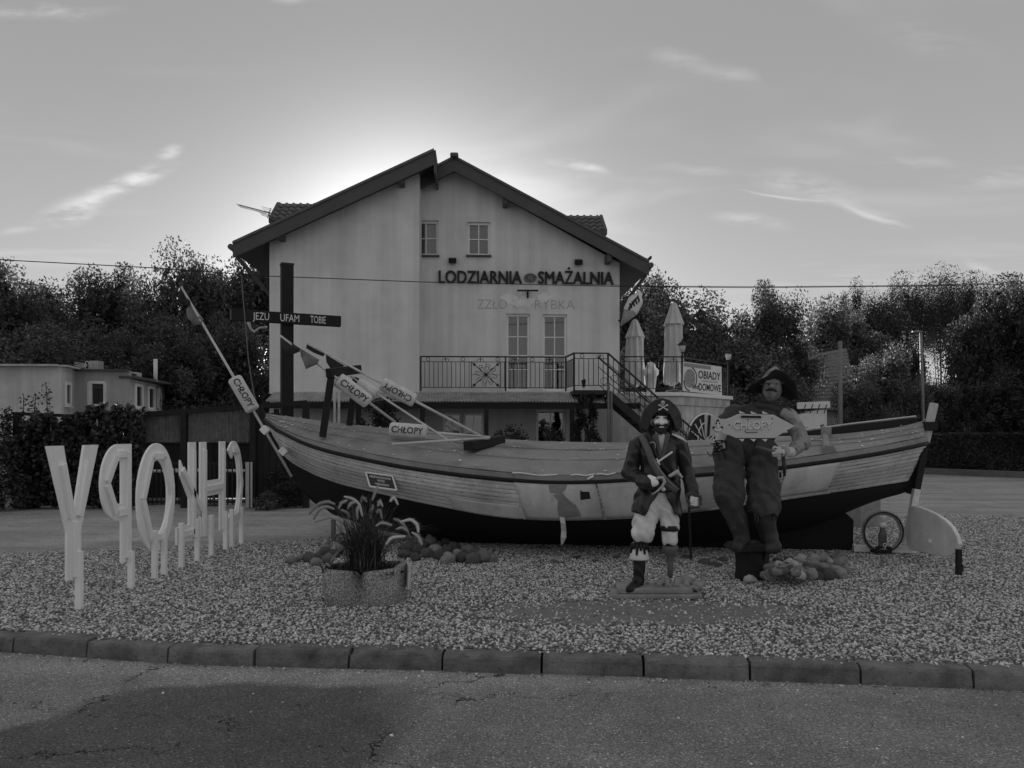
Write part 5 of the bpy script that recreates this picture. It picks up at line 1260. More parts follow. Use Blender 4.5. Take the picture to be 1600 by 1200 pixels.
for x, y in ((900, 872), (930, 878), (962, 872), (1100, 880), (1130, 876), (1075, 872), (1118, 884), (870, 880)): stone(x, y, rs_.uniform(.10, .18), 'flat dark stone lying in the gravel under the keel', 'stones under the keel', tone=0, flat=.4)
sl = G(682, 845); sb_ = thing('stone_slab', 'angular dark stone slab leaning at the hull near the planter', 'stone', sl); blob('slab', [('b', tuple(sl + Vector((-.05, .12, .13))), (.20, .06, .13), .02, (.3, .25, .2)), ('b', tuple(sl + Vector((.17, .12, .12))), (.10, .05, .12), .02, (.2, -.5, .1))], STONE[0], sb_, vox=.014, k=.02, fold=.006)

# ------------------------------------------------------------------ pirate statue
PD = 7.62
def q1(px, py, dy=0.0, d=PD): return tuple(W(px, py, d) + Vector((0, dy, 0)))
SKIN = mat('painted_skin', 0.92, 0.45, 0.08, 6, 0.05); COATM = mat('painted_coat', 0.03, 0.27, 0.3, 7, 0.1, 20); TROU = mat('painted_trousers', 0.75, 0.5, 0.2, 5, 0.5, 9, bdist=.03)
BLK = mat('painted_black', 0.012, 0.45, 0.3, 8, 0.1); SASH = mat('painted_sash', 0.11, 0.5, 0.2, 8, 0.1); BONE = mat('painted_white', 0.75, 0.5, 0.06, 8, 0.05); PEGW = mat('peg_wood', 0.12, 0.6, 0.25, 8, 0.1)
SHIRT = mat('painted_shirt', 0.09, 0.55, 0.2, 8, 0.1); STEEL = mat('painted_steel', 0.45, 0.35, 0.2, 8, 0.05)
pb = Vector((W(1028, 0, PD).x, PD, 0))
pir = thing('pirate_statue', 'painted pirate statue with a hook hand, peg leg and skull hat on a low plinth', 'statue', pb)
xc = pb.x
# plinth
pz = .052
PLM = mat('plinth_paint', 0.30, .8, .35, 6, .4, 30, dirt=.35)
p0_, p1_ = G(957, 937), G(1098, 937)
MB().prism([(p0_.x - .02, p0_.y + .04), (p0_.x + .02, p0_.y), (p1_.x - .02, p1_.y), (p1_.x + .01, p1_.y + .05), (p1_.x - .03, p1_.y + .52), (p0_.x + .06, p1_.y + .52)], lambda a, b, t: (a, b, t), 0.0, .045).build('plinth', PLM, pir, bevel=.012)
MB().prism([(p0_.x + .06, p0_.y + .05), (p1_.x - .08, p1_.y + .05), (p1_.x - .10, p1_.y + .47), (p0_.x + .09, p1_.y + .47)], lambda a, b, t: (a, b, t), .046, .095).build('plinth_step', PLM, pir, bevel=.012)
blob('rockwork', [('c', q1(1022, 915, -.08), q1(1042, 906, .02), .03, .045), ('c', q1(1040, 912, -.06), q1(1090, 914, -.08), .03, .035), ('c', q1(1060, 908, -.02), q1(1082, 908, .05), .045, .05), ('c', q1(1092, 912, -.05), q1(1096, 905, 0), .03, .02), ('c', q1(985, 918, 0), q1(1020, 918, .05), .03, .03)], PLM, pir, vox=.010, k=.03, fold=.018, fscale=22)
# skin: head, neck, chest, hands
head = [('c', q1(1030.5, 655), q1(1030.5, 657), .088, .088, (.92, 1.08, 1.18)), ('c', q1(1030.5, 664, -.02), q1(1030.5, 669, -.03), .062, .052), ('c', q1(1030.5, 668, .02), q1(1030, 690, .03), .055, .06),
        ('c', q1(1030, 690, .0), q1(1029, 712, -.03), .085, .07, (1.2, .8, 1)), ('c', q1(1030.5, 653, -.095), q1(1030.5, 661, -.122), .010, .019), ('c', q1(1030.5, 661, -.115), q1(1030.5, 660, -.10), .022, .018),
        ('c', q1(1024, 650.5, -.088), q1(1037, 650.5, -.088), .012, .012), ('c', q1(1024, 660, -.075), q1(1025, 661, -.07), .026, .02), ('c', q1(1037, 660, -.075), q1(1036, 661, -.07), .026, .02),
        ('c', q1(1018, 658, .0), q1(1017.5, 663, .0), .02, .014), ('c', q1(1043, 658, .0), q1(1043.5, 663, .0), .02, .014)]
blob('body', head + [('c', q1(1028, 700, .02), q1(1028, 765, .02), .10, .10, (1.25, .8, 1))], SKIN, pir, vox=.0075, k=.018)
for sx in (-1, 1):
    x = 1030.5 + sx * 6.2
    MB().bar(q1(x - 4, 650.3 + (0 if sx < 0 else -1.2), -.104), q1(x + 4, 650.3 + (-1.2 if sx < 0 else 0), -.104), .012, .011).build('eyebrow', BLK, pir)
    blob('eye', [('c', q1(x - 1.6, 654, -.082), q1(x + 1.6, 654, -.082), .009, .009)], BONE, pir, vox=.005); blob('pupil', [('c', q1(x, 654, -.094), q1(x, 654, -.0935), .0075, .0075)], BLK, pir, vox=.004)
    MB().bar(q1(x - 3.6, 652.7, -.097), q1(x + 3.6, 652.5, -.097), .008, .006).build('eyelid', BLK, pir)
    blob('moustache', [('c', q1(1030.5 + sx * .8, 664.2, -.122), q1(1030.5 + sx * 5, 665.3, -.112), .011, .010), ('c', q1(1030.5 + sx * 5, 665.3, -.112), q1(1030.5 + sx * 8.5, 662, -.095), .010, .005)], BLK, pir, vox=.006, k=.008)
    blob('hair', [('c', q1(1030.5 + sx * 12, 648, .02), q1(1030.5 + sx * 14, 664, .02), .03, .028), ('c', q1(1030.5 + sx * 14, 664, .02), q1(1030.5 + sx * 15.5, 679, .01), .028, .022), ('c', q1(1030.5 + sx * 16, 670, -.01), q1(1030.5 + sx * 17, 676, .0), .02, .018)], BLK, pir, vox=.009, k=.02, fold=.006, fscale=40)
blob('beard', [('c', q1(1030.5, 669.5, -.075), q1(1030.5, 674, -.072), .040, .034), ('c', q1(1023, 667, -.055), q1(1027, 672, -.07), .024, .026), ('c', q1(1038, 667, -.055), q1(1034, 672, -.07), .024, .026), ('c', q1(1020, 661, -.035), q1(1023, 668, -.055), .014, .022), ('c', q1(1041, 661, -.035), q1(1038, 668, -.055), .014, .022)], mat('beard', .03, .6, .3, 20, .4, 40), pir, vox=.007, k=.02, fold=.003, fscale=50)
blob('lip', [('c', q1(1027.5, 667.2, -.112), q1(1033.5, 667.2, -.112), .008, .008)], SKIN, pir, vox=.005)
# coat
def cut_front(zneck, zlow, wn, zhem0, zhem1, wh, cx=1029):
    xx = W(cx, 0, PD).x
    def f(P):
        X, Y, Z = P[..., 0] - xx, P[..., 1] - PD, P[..., 2]
        t = np.clip((Z - zlow) / (zneck - zlow), 0, 1.6); v = np.where(Z > zlow, wn * t, -.05)
        s = np.clip((zhem0 - Z) / (zhem0 - zhem1), 0, 1.5); w = np.where(Z < zhem0, .02 + wh * s, -.05)
        d = np.maximum(np.abs(X) - np.maximum(v, w), Y + .02)
        return -d
    return f
zz = lambda y: W(0, y, PD).z
hem = zz(803)
cf = cut_front(zz(678), zz(716), .105, zz(764), zz(803), .125)
def coat_cut(P): return np.maximum(cf(P), hem + .02 * np.sin((P[..., 0] - xc) * 16) - P[..., 2])
coat = [('c', q1(1029, 752), q1(1029, 702), .155, .175, (1.12, .82, 1)), ('c', q1(1002, 692, .01), q1(1058, 692, .01), .075, .075, (1, 1.1, .9)), ('c', q1(1028, 755), q1(1021, 800), .165, .215, (1.08, .8, 1)), ('c', q1(1042, 760), q1(1046, 800), .13, .12),
        ('c', q1(1016, 682, .03), q1(1044, 682, .03), .055, .055)]
blob('coat', coat, COATM, pir, vox=.0095, k=.05, fold=.011, fscale=14, cut=coat_cut)
blob('sleeve', [('c', q1(997, 694, .0), q1(984, 738, .03), .082, .074), ('c', q1(984, 738, .03), q1(1004, 751, -.16), .074, .062), ('c', q1(1001, 750, -.14), q1(1008, 752, -.19), .072, .074)], COATM, pir, vox=.0095, k=.03, fold=.007, fscale=16)
blob('sleeve', [('c', q1(1062, 694, .0), q1(1074, 738, .02), .082, .072), ('c', q1(1074, 738, .02), q1(1079, 766, -.06), .07, .06), ('c', q1(1078, 764, -.06), q1(1079.5, 773, -.08), .068, .062)], COATM, pir, vox=.0095, k=.03, fold=.007, fscale=16, seed=3)
for a, b in ((q1(1021, 681, -.125), q1(1027.5, 714, -.155)), (q1(1039, 681, -.125), q1(1031, 714, -.155))): blob('lapel', [('c', a, b, .026, .016)], SHIRT, pir, vox=.009)
MB().tube([q1(1048, 678, -.06), q1(1056, 682, -.075), q1(1064, 686, -.07), q1(1070, 691, -.04)], [.010, .013, .013, .016], 8).build('epaulette', BONE, pir)
MB().tube([q1(1070, 690, -.05), q1(1074, 712, -.05), q1(1078, 735, -.04)], .005, 6).build('piping', SASH, pir)
# sash, belts, dagger, buckle
def strap(name, pts, w, m, th=.012):
    P_ = [Vector(p) for p in pts]; b = MB(); vs_ = []
    for i, p in enumerate(P_):
        d = (P_[min(i + 1, len(P_) - 1)] - P_[max(i - 1, 0)]).normalized(); s = d.cross(Vector((0, -1, 0))).normalized() * w / 2; f_ = Vector((0, -th, 0))
        vs_ += [p - s, p + f_ * .6 - s * .6, p + f_ + s * 0, p + f_ * .6 + s * .6, p + s, p + Vector((0, .03, 0))]
    k = 6; b.add(vs_, [(i * k + j, i * k + (j + 1) % k, (i + 1) * k + (j + 1) % k, (i + 1) * k + j) for i in range(len(P_) - 1) for j in range(k)] + [tuple(range(k)), tuple((len(P_) - 1) * k + j for j in reversed(range(k)))], True); return b.build(name, m, pir)
strap('sash', [q1(1001, 679, -.03), q1(1004, 688, -.095), q1(1009, 703, -.145), q1(1015, 722, -.165), q1(1025, 740, -.175), q1(1038, 756, -.17), q1(1052, 768, -.13)], .075, SASH, .022)
strap('sash_fold', [q1(1016, 716, -.175), q1(1026, 735, -.19), q1(1040, 752, -.185), q1(1056, 764, -.12)], .03, mat('painted_sash_light', .2, .5, .2, 8, .1), .016)
strap('bandolier', [q1(1012, 676, -.08), q1(1015, 690, -.135), q1(1020, 708, -.16), q1(1030, 728, -.175), q1(1050, 748, -.15)], .04, BLK, .014)
strap('belt', [q1(1003, 758, -.09), q1(1016, 763, -.16), q1(1029, 764, -.18), q1(1042, 763, -.16), q1(1055, 758, -.09)], .05, BLK, .02)
blob('buckle', [('c', q1(1030, 762, -.205), q1(1030, 762, -.20), .022, .022)], BONE, pir, vox=.007)
blob('dagger', [('c', q1(1022, 721, -.185), q1(1044, 706, -.175), .010, .011), ('c', q1(1021, 716, -.185), q1(1025, 725, -.19), .008, .008)], BONE, pir, vox=.006, k=.006)
blob('pistol', [('c', q1(1040, 742, -.19), q1(1052, 736, -.18), .016, .022), ('c', q1(1052, 736, -.18), q1(1060, 744, -.17), .02, .012)], STEEL, pir, vox=.008, k=.012, fold=.003, fscale=40)
MB().tube([q1(1011, 692, -.155), q1(1016, 690, -.165), q1(1019, 694, -.165), q1(1019, 700, -.165)], .006, 6).build('chain', STEEL, pir)
# hook and hands
blob('fist', [('c', q1(1009, 747, -.21), q1(1014, 752, -.225), .045, .042), ('c', q1(1016, 746, -.225), q1(1019, 752, -.235), .022, .022)], SKIN, pir, vox=.009, k=.02)
MB().tube([q1(1016, 749, -.23), q1(1022, 744, -.245), q1(1028, 744, -.255), q1(1030.5, 750, -.26), q1(1027, 757, -.26), q1(1020, 764, -.255), q1(1011, 770, -.25)], [.017, .016, .015, .015, .013, .011, .005], 8).build('hook', STEEL, pir)
hand = [('c', q1(1078, 776, -.10), q1(1081, 787, -.12), .036, .03)] 
for k in range(4): hand += [('c', q1(1074, 775.5 + k * 3.6, -.135), q1(1082 - .4 * k, 776.5 + k * 3.6, -.155), .0105, .011 - .001 * k), ('c', q1(1082 - .4 * k, 776.5 + k * 3.6, -.155), q1(1085.5, 777 + k * 3.4, -.12), .011, .010)]
hand += [('c', q1(1076, 774, -.13), q1(1074, 782, -.16), .012, .010)]
blob('glove', hand, BONE, pir, vox=.0065, k=.006)
blob('sword_guard', [('c', q1(1069, 772, -.13), q1(1073, 770, -.15), .022, .02), ('c', q1(1088, 774, -.14), q1(1090, 784, -.13), .016, .014), ('c', q1(1076, 791, -.13), q1(1086, 790, -.14), .018, .016), ('c', q1(1069, 776, -.14), q1(1071, 788, -.14), .014, .014)], mat('sword_metal', .07, .4, .5, 25, .3), pir, vox=.008, k=.02, fold=.006, fscale=40)
MB().bar(q1(1072, 788, -.13), q1(1079, 874, -.02), .022, .008, up=(0, 1, 0)).build('sword_blade', BLK, pir)
# trousers, leg parts
blob('trousers', [('c', q1(1029, 766), q1(1029, 776), .135, .13, (1.1, .85, 1)), ('c', q1(1014, 778, .0), q1(1003, 832, -.02), .115, .112), ('c', q1(1042, 780, 0), q1(1046, 820, -.01), .105, .085), ('c', q1(1046, 834, -.01), q1(1046, 841, -.01), .083, .075)], TROU, pir, vox=.0095, k=.035, fold=.011, fscale=17)
blob('stocking', [('c', q1(1001, 840, -.01), q1(999, 866, .0), .075, .06), ('c', q1(1046, 846, .0), q1(1046, 852, 0), .07, .06)], BLK, pir, vox=.01)
MB().lathe([(.085, 0), (.088, .004), (.087, .05), (.084, .054)], q1(1046, 829, -.012), 20, cap=True).build('strap', BLK, pir)
cfc = W(999, 872, PD); MB().lathe([(.066, .16), (.072, .12), (.084, .06), (.100, .0), (.094, -.012), (.07, .0), (.06, .06)], (cfc.x, cfc.y, cfc.z), 24, cap=False).build('boot_cuff', BONE, pir)
for k in range(7):
    an = math.pi + .25 + k * (math.pi - .5) / 6; L = (.10, .06, .115, .07, .105, .065, .09)[k]
    pts_ = [Vector((cfc.x + math.cos(an) * r_, cfc.y + math.sin(an) * r_, cfc.z + z_)) for r_, z_ in ((.070, .155), (.078, .12), (.078 + L * .17, .155 - L))]
    MB().tube(pts_, [.020, .017, .010], 6).build('cuff_drip', BLK, pir)
blob('boot', [('c', q1(999, 876), q1(998, 906), .062, .056), ('c', q1(997, 910, .0), q1(984, 914, -.13), .05, .042), ('c', q1(984, 914, -.13), q1(978, 915, -.18), .042, .034)], BLK, pir, vox=.01, k=.03, fold=.004, fscale=18)
cpz = W(1047, 868, PD); MB().lathe([(.076, .10), (.078, .06), (.066, .025), (.042, .0), (.034, -.02), (.030, -.10), (.026, -.22)], (cpz.x, cpz.y, cpz.z), 18).build('peg_leg', PEGW, pir)
# hat
hol = [(1003, 669), (1001.5, 655), (1006, 641), (1014, 630.5), (1022, 625.5), (1032, 623), (1043, 626), (1054, 634), (1062, 645), (1066, 657), (1066, 667), (1060, 672.5), (1052, 668.5), (1048, 657), (1043, 648.5), (1037, 644.5), (1030, 643.2), (1023, 645), (1017.5, 650), (1014, 660), (1012, 669), (1008, 673)]
def hatfn(a, b, t):
    p = W(a, b, PD); x = (a - 1033) / 33; v = (645 - b) / 22; return p + Vector((0, -.125 + .16 * x * x + .05 * max(v, 0) + t, 0))
MB().prism(hol, hatfn, -.016, .016).build('hat', BLK, pir, bevel=.008)
MB().prism([(x, y + .5) for x, y in hol], lambda a, b, t: hatfn(a, b, 0) + Vector((0, t + .20 - .13 * ((a - 1033) / 33) ** 2, -.02)), -.016, .016).build('hat_back_brim', BLK, pir)
blob('hat_crown', [('c', q1(1031.5, 643, .01), q1(1032, 637, .01), .125, .10, (1.05, 1, .9))], BLK, pir, vox=.012)
oa = hol[0:12]; MB().tube([hatfn(a, b, -.012) for a, b in oa], .006, 5).build('hat_trim', SASH, pir)
sk0 = hatfn(1032, 631.5, -.03)
blob('skull', [('c', tuple(sk0 + Vector((0, 0, .008))), tuple(sk0 + Vector((0, 0, .010))), .021, .021, (1, .5, 1)), ('c', tuple(sk0 + Vector((0, 0, -.012))), tuple(sk0 + Vector((0, 0, -.016))), .011, .010, (1, .6, 1))], STEEL, pir, vox=.005, k=.006)
for sx in (-1, 1): blob('skull_eye', [('c', tuple(sk0 + Vector((sx * .008, -.012, .006))), tuple(sk0 + Vector((sx * .008, -.013, .006))), .005, .005)], BLK, pir, vox=.003)
bc = Vector(hatfn(1032, 637.3, -.028))
for sx in (-1, 1): blob('crossed_bone', [('c', tuple(bc + Vector((sx * .038, 0, .024))), tuple(bc + Vector((-sx * .038, 0, -.024))), .0055, .0055), ('c', tuple(bc + Vector((sx * .038, 0, .024))), tuple(bc + Vector((sx * .040, 0, .022))), .0085, .0085), ('c', tuple(bc + Vector((-sx * .038, 0, -.024))), tuple(bc + Vector((-sx * .04, 0, -.022))), .0085, .0085)], BONE, pir, vox=.0045, k=.004)

# ------------------------------------------------------------------ fisherman statue on a stump
FD = 8.45
def q2(px, py, dy=0.0): return tuple(W(px, py, FD) + Vector((0, dy, 0)))
OIL = mat('statue_oilskin', 0.04, 0.6, 0.3, 5, 0.8, 9, dirt=.2); OIL2 = mat('statue_trousers', 0.07, 0.75, 0.3, 5, 0.9, 9, bdist=.03, dirt=.25); FACE = mat('statue_face', 0.22, 0.45, 0.6, 10, 0.6, 16)
CAMO = mat('statue_sleeve', 0.36, 0.7, 0.3, 5, 0.5, 16, spots=.75, dirt=.6); HATM = mat('statue_hat', 0.2, 0.75, 0.5, 8, 0.4, 20); HATU = mat('statue_hat_under', 0.025, 0.8, 0.2, 8); PALE = mat('statue_hand', 0.62, 0.6, 0.2, 10, .1, spots=.2)
fb = G(1171, 906); fb = Vector((W(1171, 0, FD).x, FD, 0))
fis = thing('fisherman_statue', 'dark weathered fisherman statue in a wide hat standing on a stump', 'statue', fb)
blob('stump', [('c', q2(1171, 900, .0), q2(1171, 862, .0), .165, .15)], BLACKWOOD, fis, vox=.014, fold=.008, fscale=9, cut=lambda P: np.maximum(P[..., 2] - q2(0, 857)[2], -.02 - P[..., 2]))
MB().prism([(1136, 856), (1143, 849), (1188, 847), (1194, 853), (1190, 858), (1150, 859)], lambda a, b, t: W(a, b, FD) + Vector((0, t, 0)), -.2, .18).build('foot_board', BLACKWOOD, fis, bevel=.01)
MB().bar(q2(1190, 905, -.08), q2(1196, 858, -.05), .05, .06).build('stump_brace', DARKWOOD, fis)
legs = [('c', q2(1141, 704, .02), q2(1135, 775, -.10), .175, .16), ('c', q2(1135, 775, -.10), q2(1151, 815, -.02), .15, .105)]
blob('trouser_leg', legs, OIL2, fis, vox=.011, k=.05, fold=.016, fscale=13)
blob('trouser_leg', [('c', q2(1189, 704, .0), q2(1190, 790, -.09), .165, .165), ('c', q2(1189, 740, -.03), q2(1189, 795, -.09), .15, .15)], OIL2, fis, vox=.011, k=.04, fold=.016, fscale=13, seed=5, cut=lambda P: q2(0, 801)[2] + .03 * np.sin(P[..., 0] * 30) - P[..., 2])
for k in range(9): MB().tube([q2(1172 + k * 4, 797 + 2 * math.sin(k), -.17), q2(1173 + k * 4, 806 + 3 * math.sin(k * 2.2), -.16), q2(1172 + k * 4.2, 814 + 3 * math.sin(k * 1.7), -.15)], [.012, .009, .004], 5).build('fringe', OIL2, fis)
blob('boot', [('c', q2(1150, 808, -.02), q2(1158, 842, -.02), .115, .085), ('c', q2(1158, 845, -.03), q2(1146, 852, -.16), .075, .065)], OIL, fis, vox=.012, k=.04, fold=.006, fscale=10)
blob('boot', [('c', q2(1190, 800, -.05), q2(1200, 836, -.02), .125, .095), ('c', q2(1202, 840, -.03), q2(1203, 851, -.17), .085, .07), ('c', q2(1203, 850, -.1), q2(1192, 854, -.2), .06, .05)], OIL, fis, vox=.012, k=.04, fold=.006, fscale=10, seed=4)
blob('body', [('c', q2(1168, 700, .02), q2(1192, 655, .05), .20, .20, (1.15, .8, 1)), ('c', q2(1150, 648, .05), q2(1232, 652, .05), .105, .10), ('c', q2(1197, 640, .03), q2(1203, 622, .0), .085, .075), ('c', q2(1150, 648, .05), q2(1122, 664, -.05), .10, .075),
    ('c', q2(1204, 610, -.01), q2(1206, 603, 0), .098, .098, (.95, 1.05, 1.1))], OIL, fis, vox=.0125, k=.05, fold=.008, fscale=9)
hd = lambda x, y, dy: q2(x, y, dy)
blob('face', [('c', hd(1204, 610, -.05), hd(1204, 602, -.05), .105, .10, (.95, 1, 1.1)), ('c', hd(1200, 618, -.085), hd(1201, 622, -.08), .06, .05), ('c', hd(1200, 600, -.14), hd(1197, 605, -.185), .018, .028), ('c', hd(1192, 597, -.125), hd(1210, 599, -.125), .020, .018), ('c', hd(1207, 606, -.125), hd(1209, 609, -.115), .034, .034)], FACE, fis, vox=.0085, k=.02)
blob('moustache', [('c', hd(1190, 611, -.14), hd(1197, 609, -.175), .010, .017), ('c', hd(1197, 609, -.175), hd(1206, 612.5, -.15), .016, .010)], HATU, fis, vox=.007, k=.01)
blob('beard', [('c', hd(1196, 617, -.14), hd(1196, 620, -.135), .022, .02), ('c', hd(1206, 620, -.06), hd(1201, 626, -.05), .04, .03)], mat('statue_beard', .16, .7, .4, 20, .3), fis, vox=.009, k=.02)
for x in (1195, 1206): blob('eye', [('c', hd(x - 1, 601.5, -.145), hd(x + 1, 601.5, -.145), .011, .011)], HATU, fis, vox=.006)
# hat with drooping brim
hc = Vector(q2(1207, 599, .05))
def brim(a, r):
    ca_, sa = math.cos(a), math.sin(a); x = ca_ * (.115 + .17 * r); y = sa * (.12 + .17 * r)
    z = -.30 * y * r - .20 * max(ca_, 0) ** 2 * r ** 1.5 - .08 * max(-ca_, 0) ** 2 * r + (.02 * math.sin(3 * a) + .014 * math.sin(7 * a + 1) + .01 * math.sin(13 * a)) * r
    return hc + Vector((x + .0, y, z + .02))
b = MB(); b.grid(lambda i, j: brim(i * 2 * math.pi, j), 40, 8); o = b.build('hat_brim', HATU, fis); s = o.modifiers.new('t', 'SOLIDIFY'); s.thickness = .012
blob('hat_crown', [('c', tuple(hc + Vector((0, -.02, .02))), tuple(hc + Vector((.015, -.03, .09))), .12, .085), ('c', tuple(hc + Vector((.02, 0, .10))), q2(1211.5, 572, .0), .075, .006), ('c', tuple(hc + Vector((-.10, -.08, .015))), tuple(hc + Vector((.1, -.1, .02))), .03, .03)], HATM, fis, vox=.010, k=.03, fold=.008, fscale=14, cut=lambda P: (hc.z - .005) - P[..., 2])
# arms
blob('sleeve', [('c', q2(1236, 652, .04), q2(1251, 690, -.06), .095, .085), ('c', q2(1251, 690, -.06), q2(1226, 705, -.24), .088, .062)], CAMO, fis, vox=.0105, k=.03, fold=.008, fscale=15)
blob('collar', [('c', q2(1185, 634, -.05), q2(1222, 642, -.02), .05, .06), ('c', q2(1222, 642, 0), q2(1240, 660, .02), .07, .05)], OIL, fis, vox=.012, k=.04, fold=.008)
blob('shoulder_cloth', [('c', q2(1222, 646, -.07), q2(1236, 656, -.04), .05, .06)], CAMO, fis, vox=.0105, k=.03, fold=.006, fscale=16)
MB().tube([q2(1214, 705.5, -.29), q2(1224, 705.5, -.25)], [.052, .058], 16).build('cuff', PALE, fis)
fh = [('c', q2(1206, 706, -.30), q2(1200, 706, -.31), .04, .036)]
for k in range(4): fh += [('c', q2(1203 - k * 3.4, 701.5 + .4 * k, -.315), q2(1200 - k * 3.2, 706 + k * .3, -.355), .0125, .012), ('c', q2(1200 - k * 3.2, 706 + k * .3, -.355), q2(1202 - k * 3.0, 711.5, -.335), .012, .0105)]
fh += [('c', q2(1203, 700, -.31), q2(1194, 697, -.325), .014, .011), ('c', q2(1194, 697, -.325), q2(1191.5, 700, -.33), .011, .010)]
blob('hand', fh, PALE, fis, vox=.0075, k=.008)
rodm = mat('rod_metal', .14, .5, .3, 9); MB().tube([q2(1166, 697, -.34), q2(1190, 704, -.34), q2(1206, 708, -.32)], [.014, .02, .02], 8).build('handle_rod', rodm, fis)
MB().tube([q2(1210, 712, -.27), q2(1212, 728, -.27), q2(1213, 742, -.26)], [.02, .022, .012], 7).build('strap_end', OIL, fis)
blob('hand', [('c', q2(1122, 680, -.12), q2(1118, 692, -.14), .058, .045), ('c', q2(1116, 694, -.15), q2(1111, 699, -.16), .018, .015), ('c', q2(1119, 697, -.17), q2(1117, 703, -.17), .016, .014), ('c', q2(1112, 690, -.16), q2(1108, 694, -.16), .015, .012), ('c', q2(1122, 697, -.16), q2(1122, 702, -.16), .015, .013), ('c', q2(1125, 694, -.15), q2(1126, 699, -.15), .014, .012)], PALE, fis, vox=.008, k=.012)
nt = MB(); r3 = random.Random(5)
for k in range(16):
    p = Vector(q2(r3.uniform(1106, 1124), r3.uniform(688, 710), -.2)); nt.tube([p, p + Vector((r3.uniform(-.06, .06), r3.uniform(-.02, .02), r3.uniform(-.06, .03))), p + Vector((r3.uniform(-.08, .08), 0, r3.uniform(-.1, .02)))], .006, 5)
nt.build('tangled_line', BLACKMETAL, fis, kind='stuff')

# fish-shaped name board held by the fisherman
QD = 7.98
fsb = Vector(W(1172, 684, QD)); fsh = thing('fish_board', 'white fish-shaped board lettered CHŁOPY with an anchor, held by the fisherman statue', 'sign', fsb)
fo = [(1101, 647), (1110, 648), (1116, 650), (1125, 654.5), (1135, 654.5), (1142.5, 652), (1153, 647), (1208.5, 648), (1217.5, 653), (1231, 660), (1241, 666), (1229.5, 672.5), (1210, 684.5), (1150, 684.5), (1139.5, 680), (1124.5, 676), (1115.5, 679), (1106.5, 683.5), (1101.5, 681)]
MB().prism(fo, lambda a, b, t: W(a, b, QD) + Vector((0, t, 0)), -.010, .012).build('board', mat('board_paint', .6, .6, .08, 4, .1, 30, dirt=.2), fsh, bevel=.004)
fq = lambda x, y, d=-.018: W(x, y, QD) + Vector((0, d, 0))
MB().bar(fq(1108, 650.5), fq(1106, 679.5), .026, .014, up=(0, 1, 0)).build('dark_slat', BLACKWOOD, fsh, bevel=.003); MB().bar(fq(1158.5, 651), fq(1187, 651.5), .022, .014, up=(0, 1, 0)).build('dark_slat', BLACKWOOD, fsh, bevel=.003)
for x, y in ((1107.5, 650.5), (1105.8, 680), (1159, 651.2), (1186.5, 651.6)): MB().tube([fq(x, y, -.012), fq(x, y, -.03)], .013, 10).build('bolt', BLACKMETAL, fsh)
lw_ = (W(1206, 0, QD) - W(1145.5, 0, QD)).x
text_mb('CHŁOPY', 13 * QD / F, fq(1175.7, 671.2, -.016), (1, 0, 0), (0, 0, 1), .006, .012, width=lw_).build('lettering', BONE, fsh)
text_mb('CHŁOPY', 13 * QD / F, fq(1176.2, 671.9, -.0105), (1, 0, 0), (0, 0, 1), .002, .03, width=lw_ * 1.012).build('lettering_edge', mat('grey_edge', .07, .7), fsh)
ac = lambda x, y: fq(x, y, -.016)
MB().tube([ac(1121, 659), ac(1121, 673)], .010, 7).build('anchor_shank', BONE, fsh)
MB().tube([ac(1115, 668.5), ac(1117, 671.5), ac(1121, 673.5), ac(1125, 671.5), ac(1127, 668.5)], [.006, .011, .012, .011, .006], 7).build('anchor_arms', BONE, fsh)
MB().bar(ac(1118, 661), ac(1124, 661.3), .014).build('anchor_stock', BLACKWOOD, fsh); MB().tube(ring_pts(ac(1121, 657.5), .010, (1, 0, 0), (0, 0, 1), 10), .005, 5, False).build('anchor_ring', BLACKWOOD, fsh)
for x in (1114.8, 1127.3): MB().box(ac(x, 668), (.022, .012, .022), (0, .8, 0)).build('anchor_fluke', BLACKWOOD, fsh)
for x, y, sg_ in ((1160, 646, -1), (1178, 646.5, -1), (1196, 646.5, -1), (1158, 686, 1), (1176, 686, 1), (1194, 686, 1)):
    MB().prism([(x - 4, y), (x + 5, y), (x + (2 if sg_ > 0 else -5), y + sg_ * 4)], lambda a, b, t: W(a, b, QD) + Vector((0, t, 0)), -.005, .008).build('fin', BONE, fsh)
for x, y in ((1139, 664), (1168, 656), (1164, 673.5), (1206, 654), (1150, 662)): MB().tube([fq(x, y, -.01), fq(x, y, -.015)], .007, 8).build('screw', BLACKMETAL, fsh)
MB().bar(fq(1164, 676), fq(1183, 675.3), .006, .003, up=(0, 1, 0)).build('small_line', INK, fsh)

# ------------------------------------------------------------------ foliage
def leaf_mesh(name, centers, sizes, m, rs, up_bias=0.3, aspect=0.6):
    n = len(centers)
    d = rs.normal(size=(n, 3)); d[:, 2] *= .8; d /= np.linalg.norm(d, axis=1)[:, None]
    t = rs.normal(size=(n, 3)); t[:, 2] += up_bias; s = np.cross(d, t); s /= np.linalg.norm(s, axis=1)[:, None] + 1e-9
    a = d * sizes[:, None]; b = s * sizes[:, None] * aspect
    mid = a * .45
    v = np.stack([centers, centers + mid + b * .5, centers + a, centers + mid - b * .5], 1).reshape(-1, 3)
    me = bpy.data.meshes.new(name); me.vertices.add(4 * n); me.vertices.foreach_set('co', v.astype(np.float32).ravel())
    me.loops.add(4 * n); me.loops.foreach_set('vertex_index', np.arange(4 * n, dtype=np.int32)); me.polygons.add(n)
    me.polygons.foreach_set('loop_start', np.arange(0, 4 * n, 4, dtype=np.int32)); me.polygons.foreach_set('loop_total', np.full(n, 4, np.int32))
    me.materials.append(m); me.update(calc_edges=True); return me
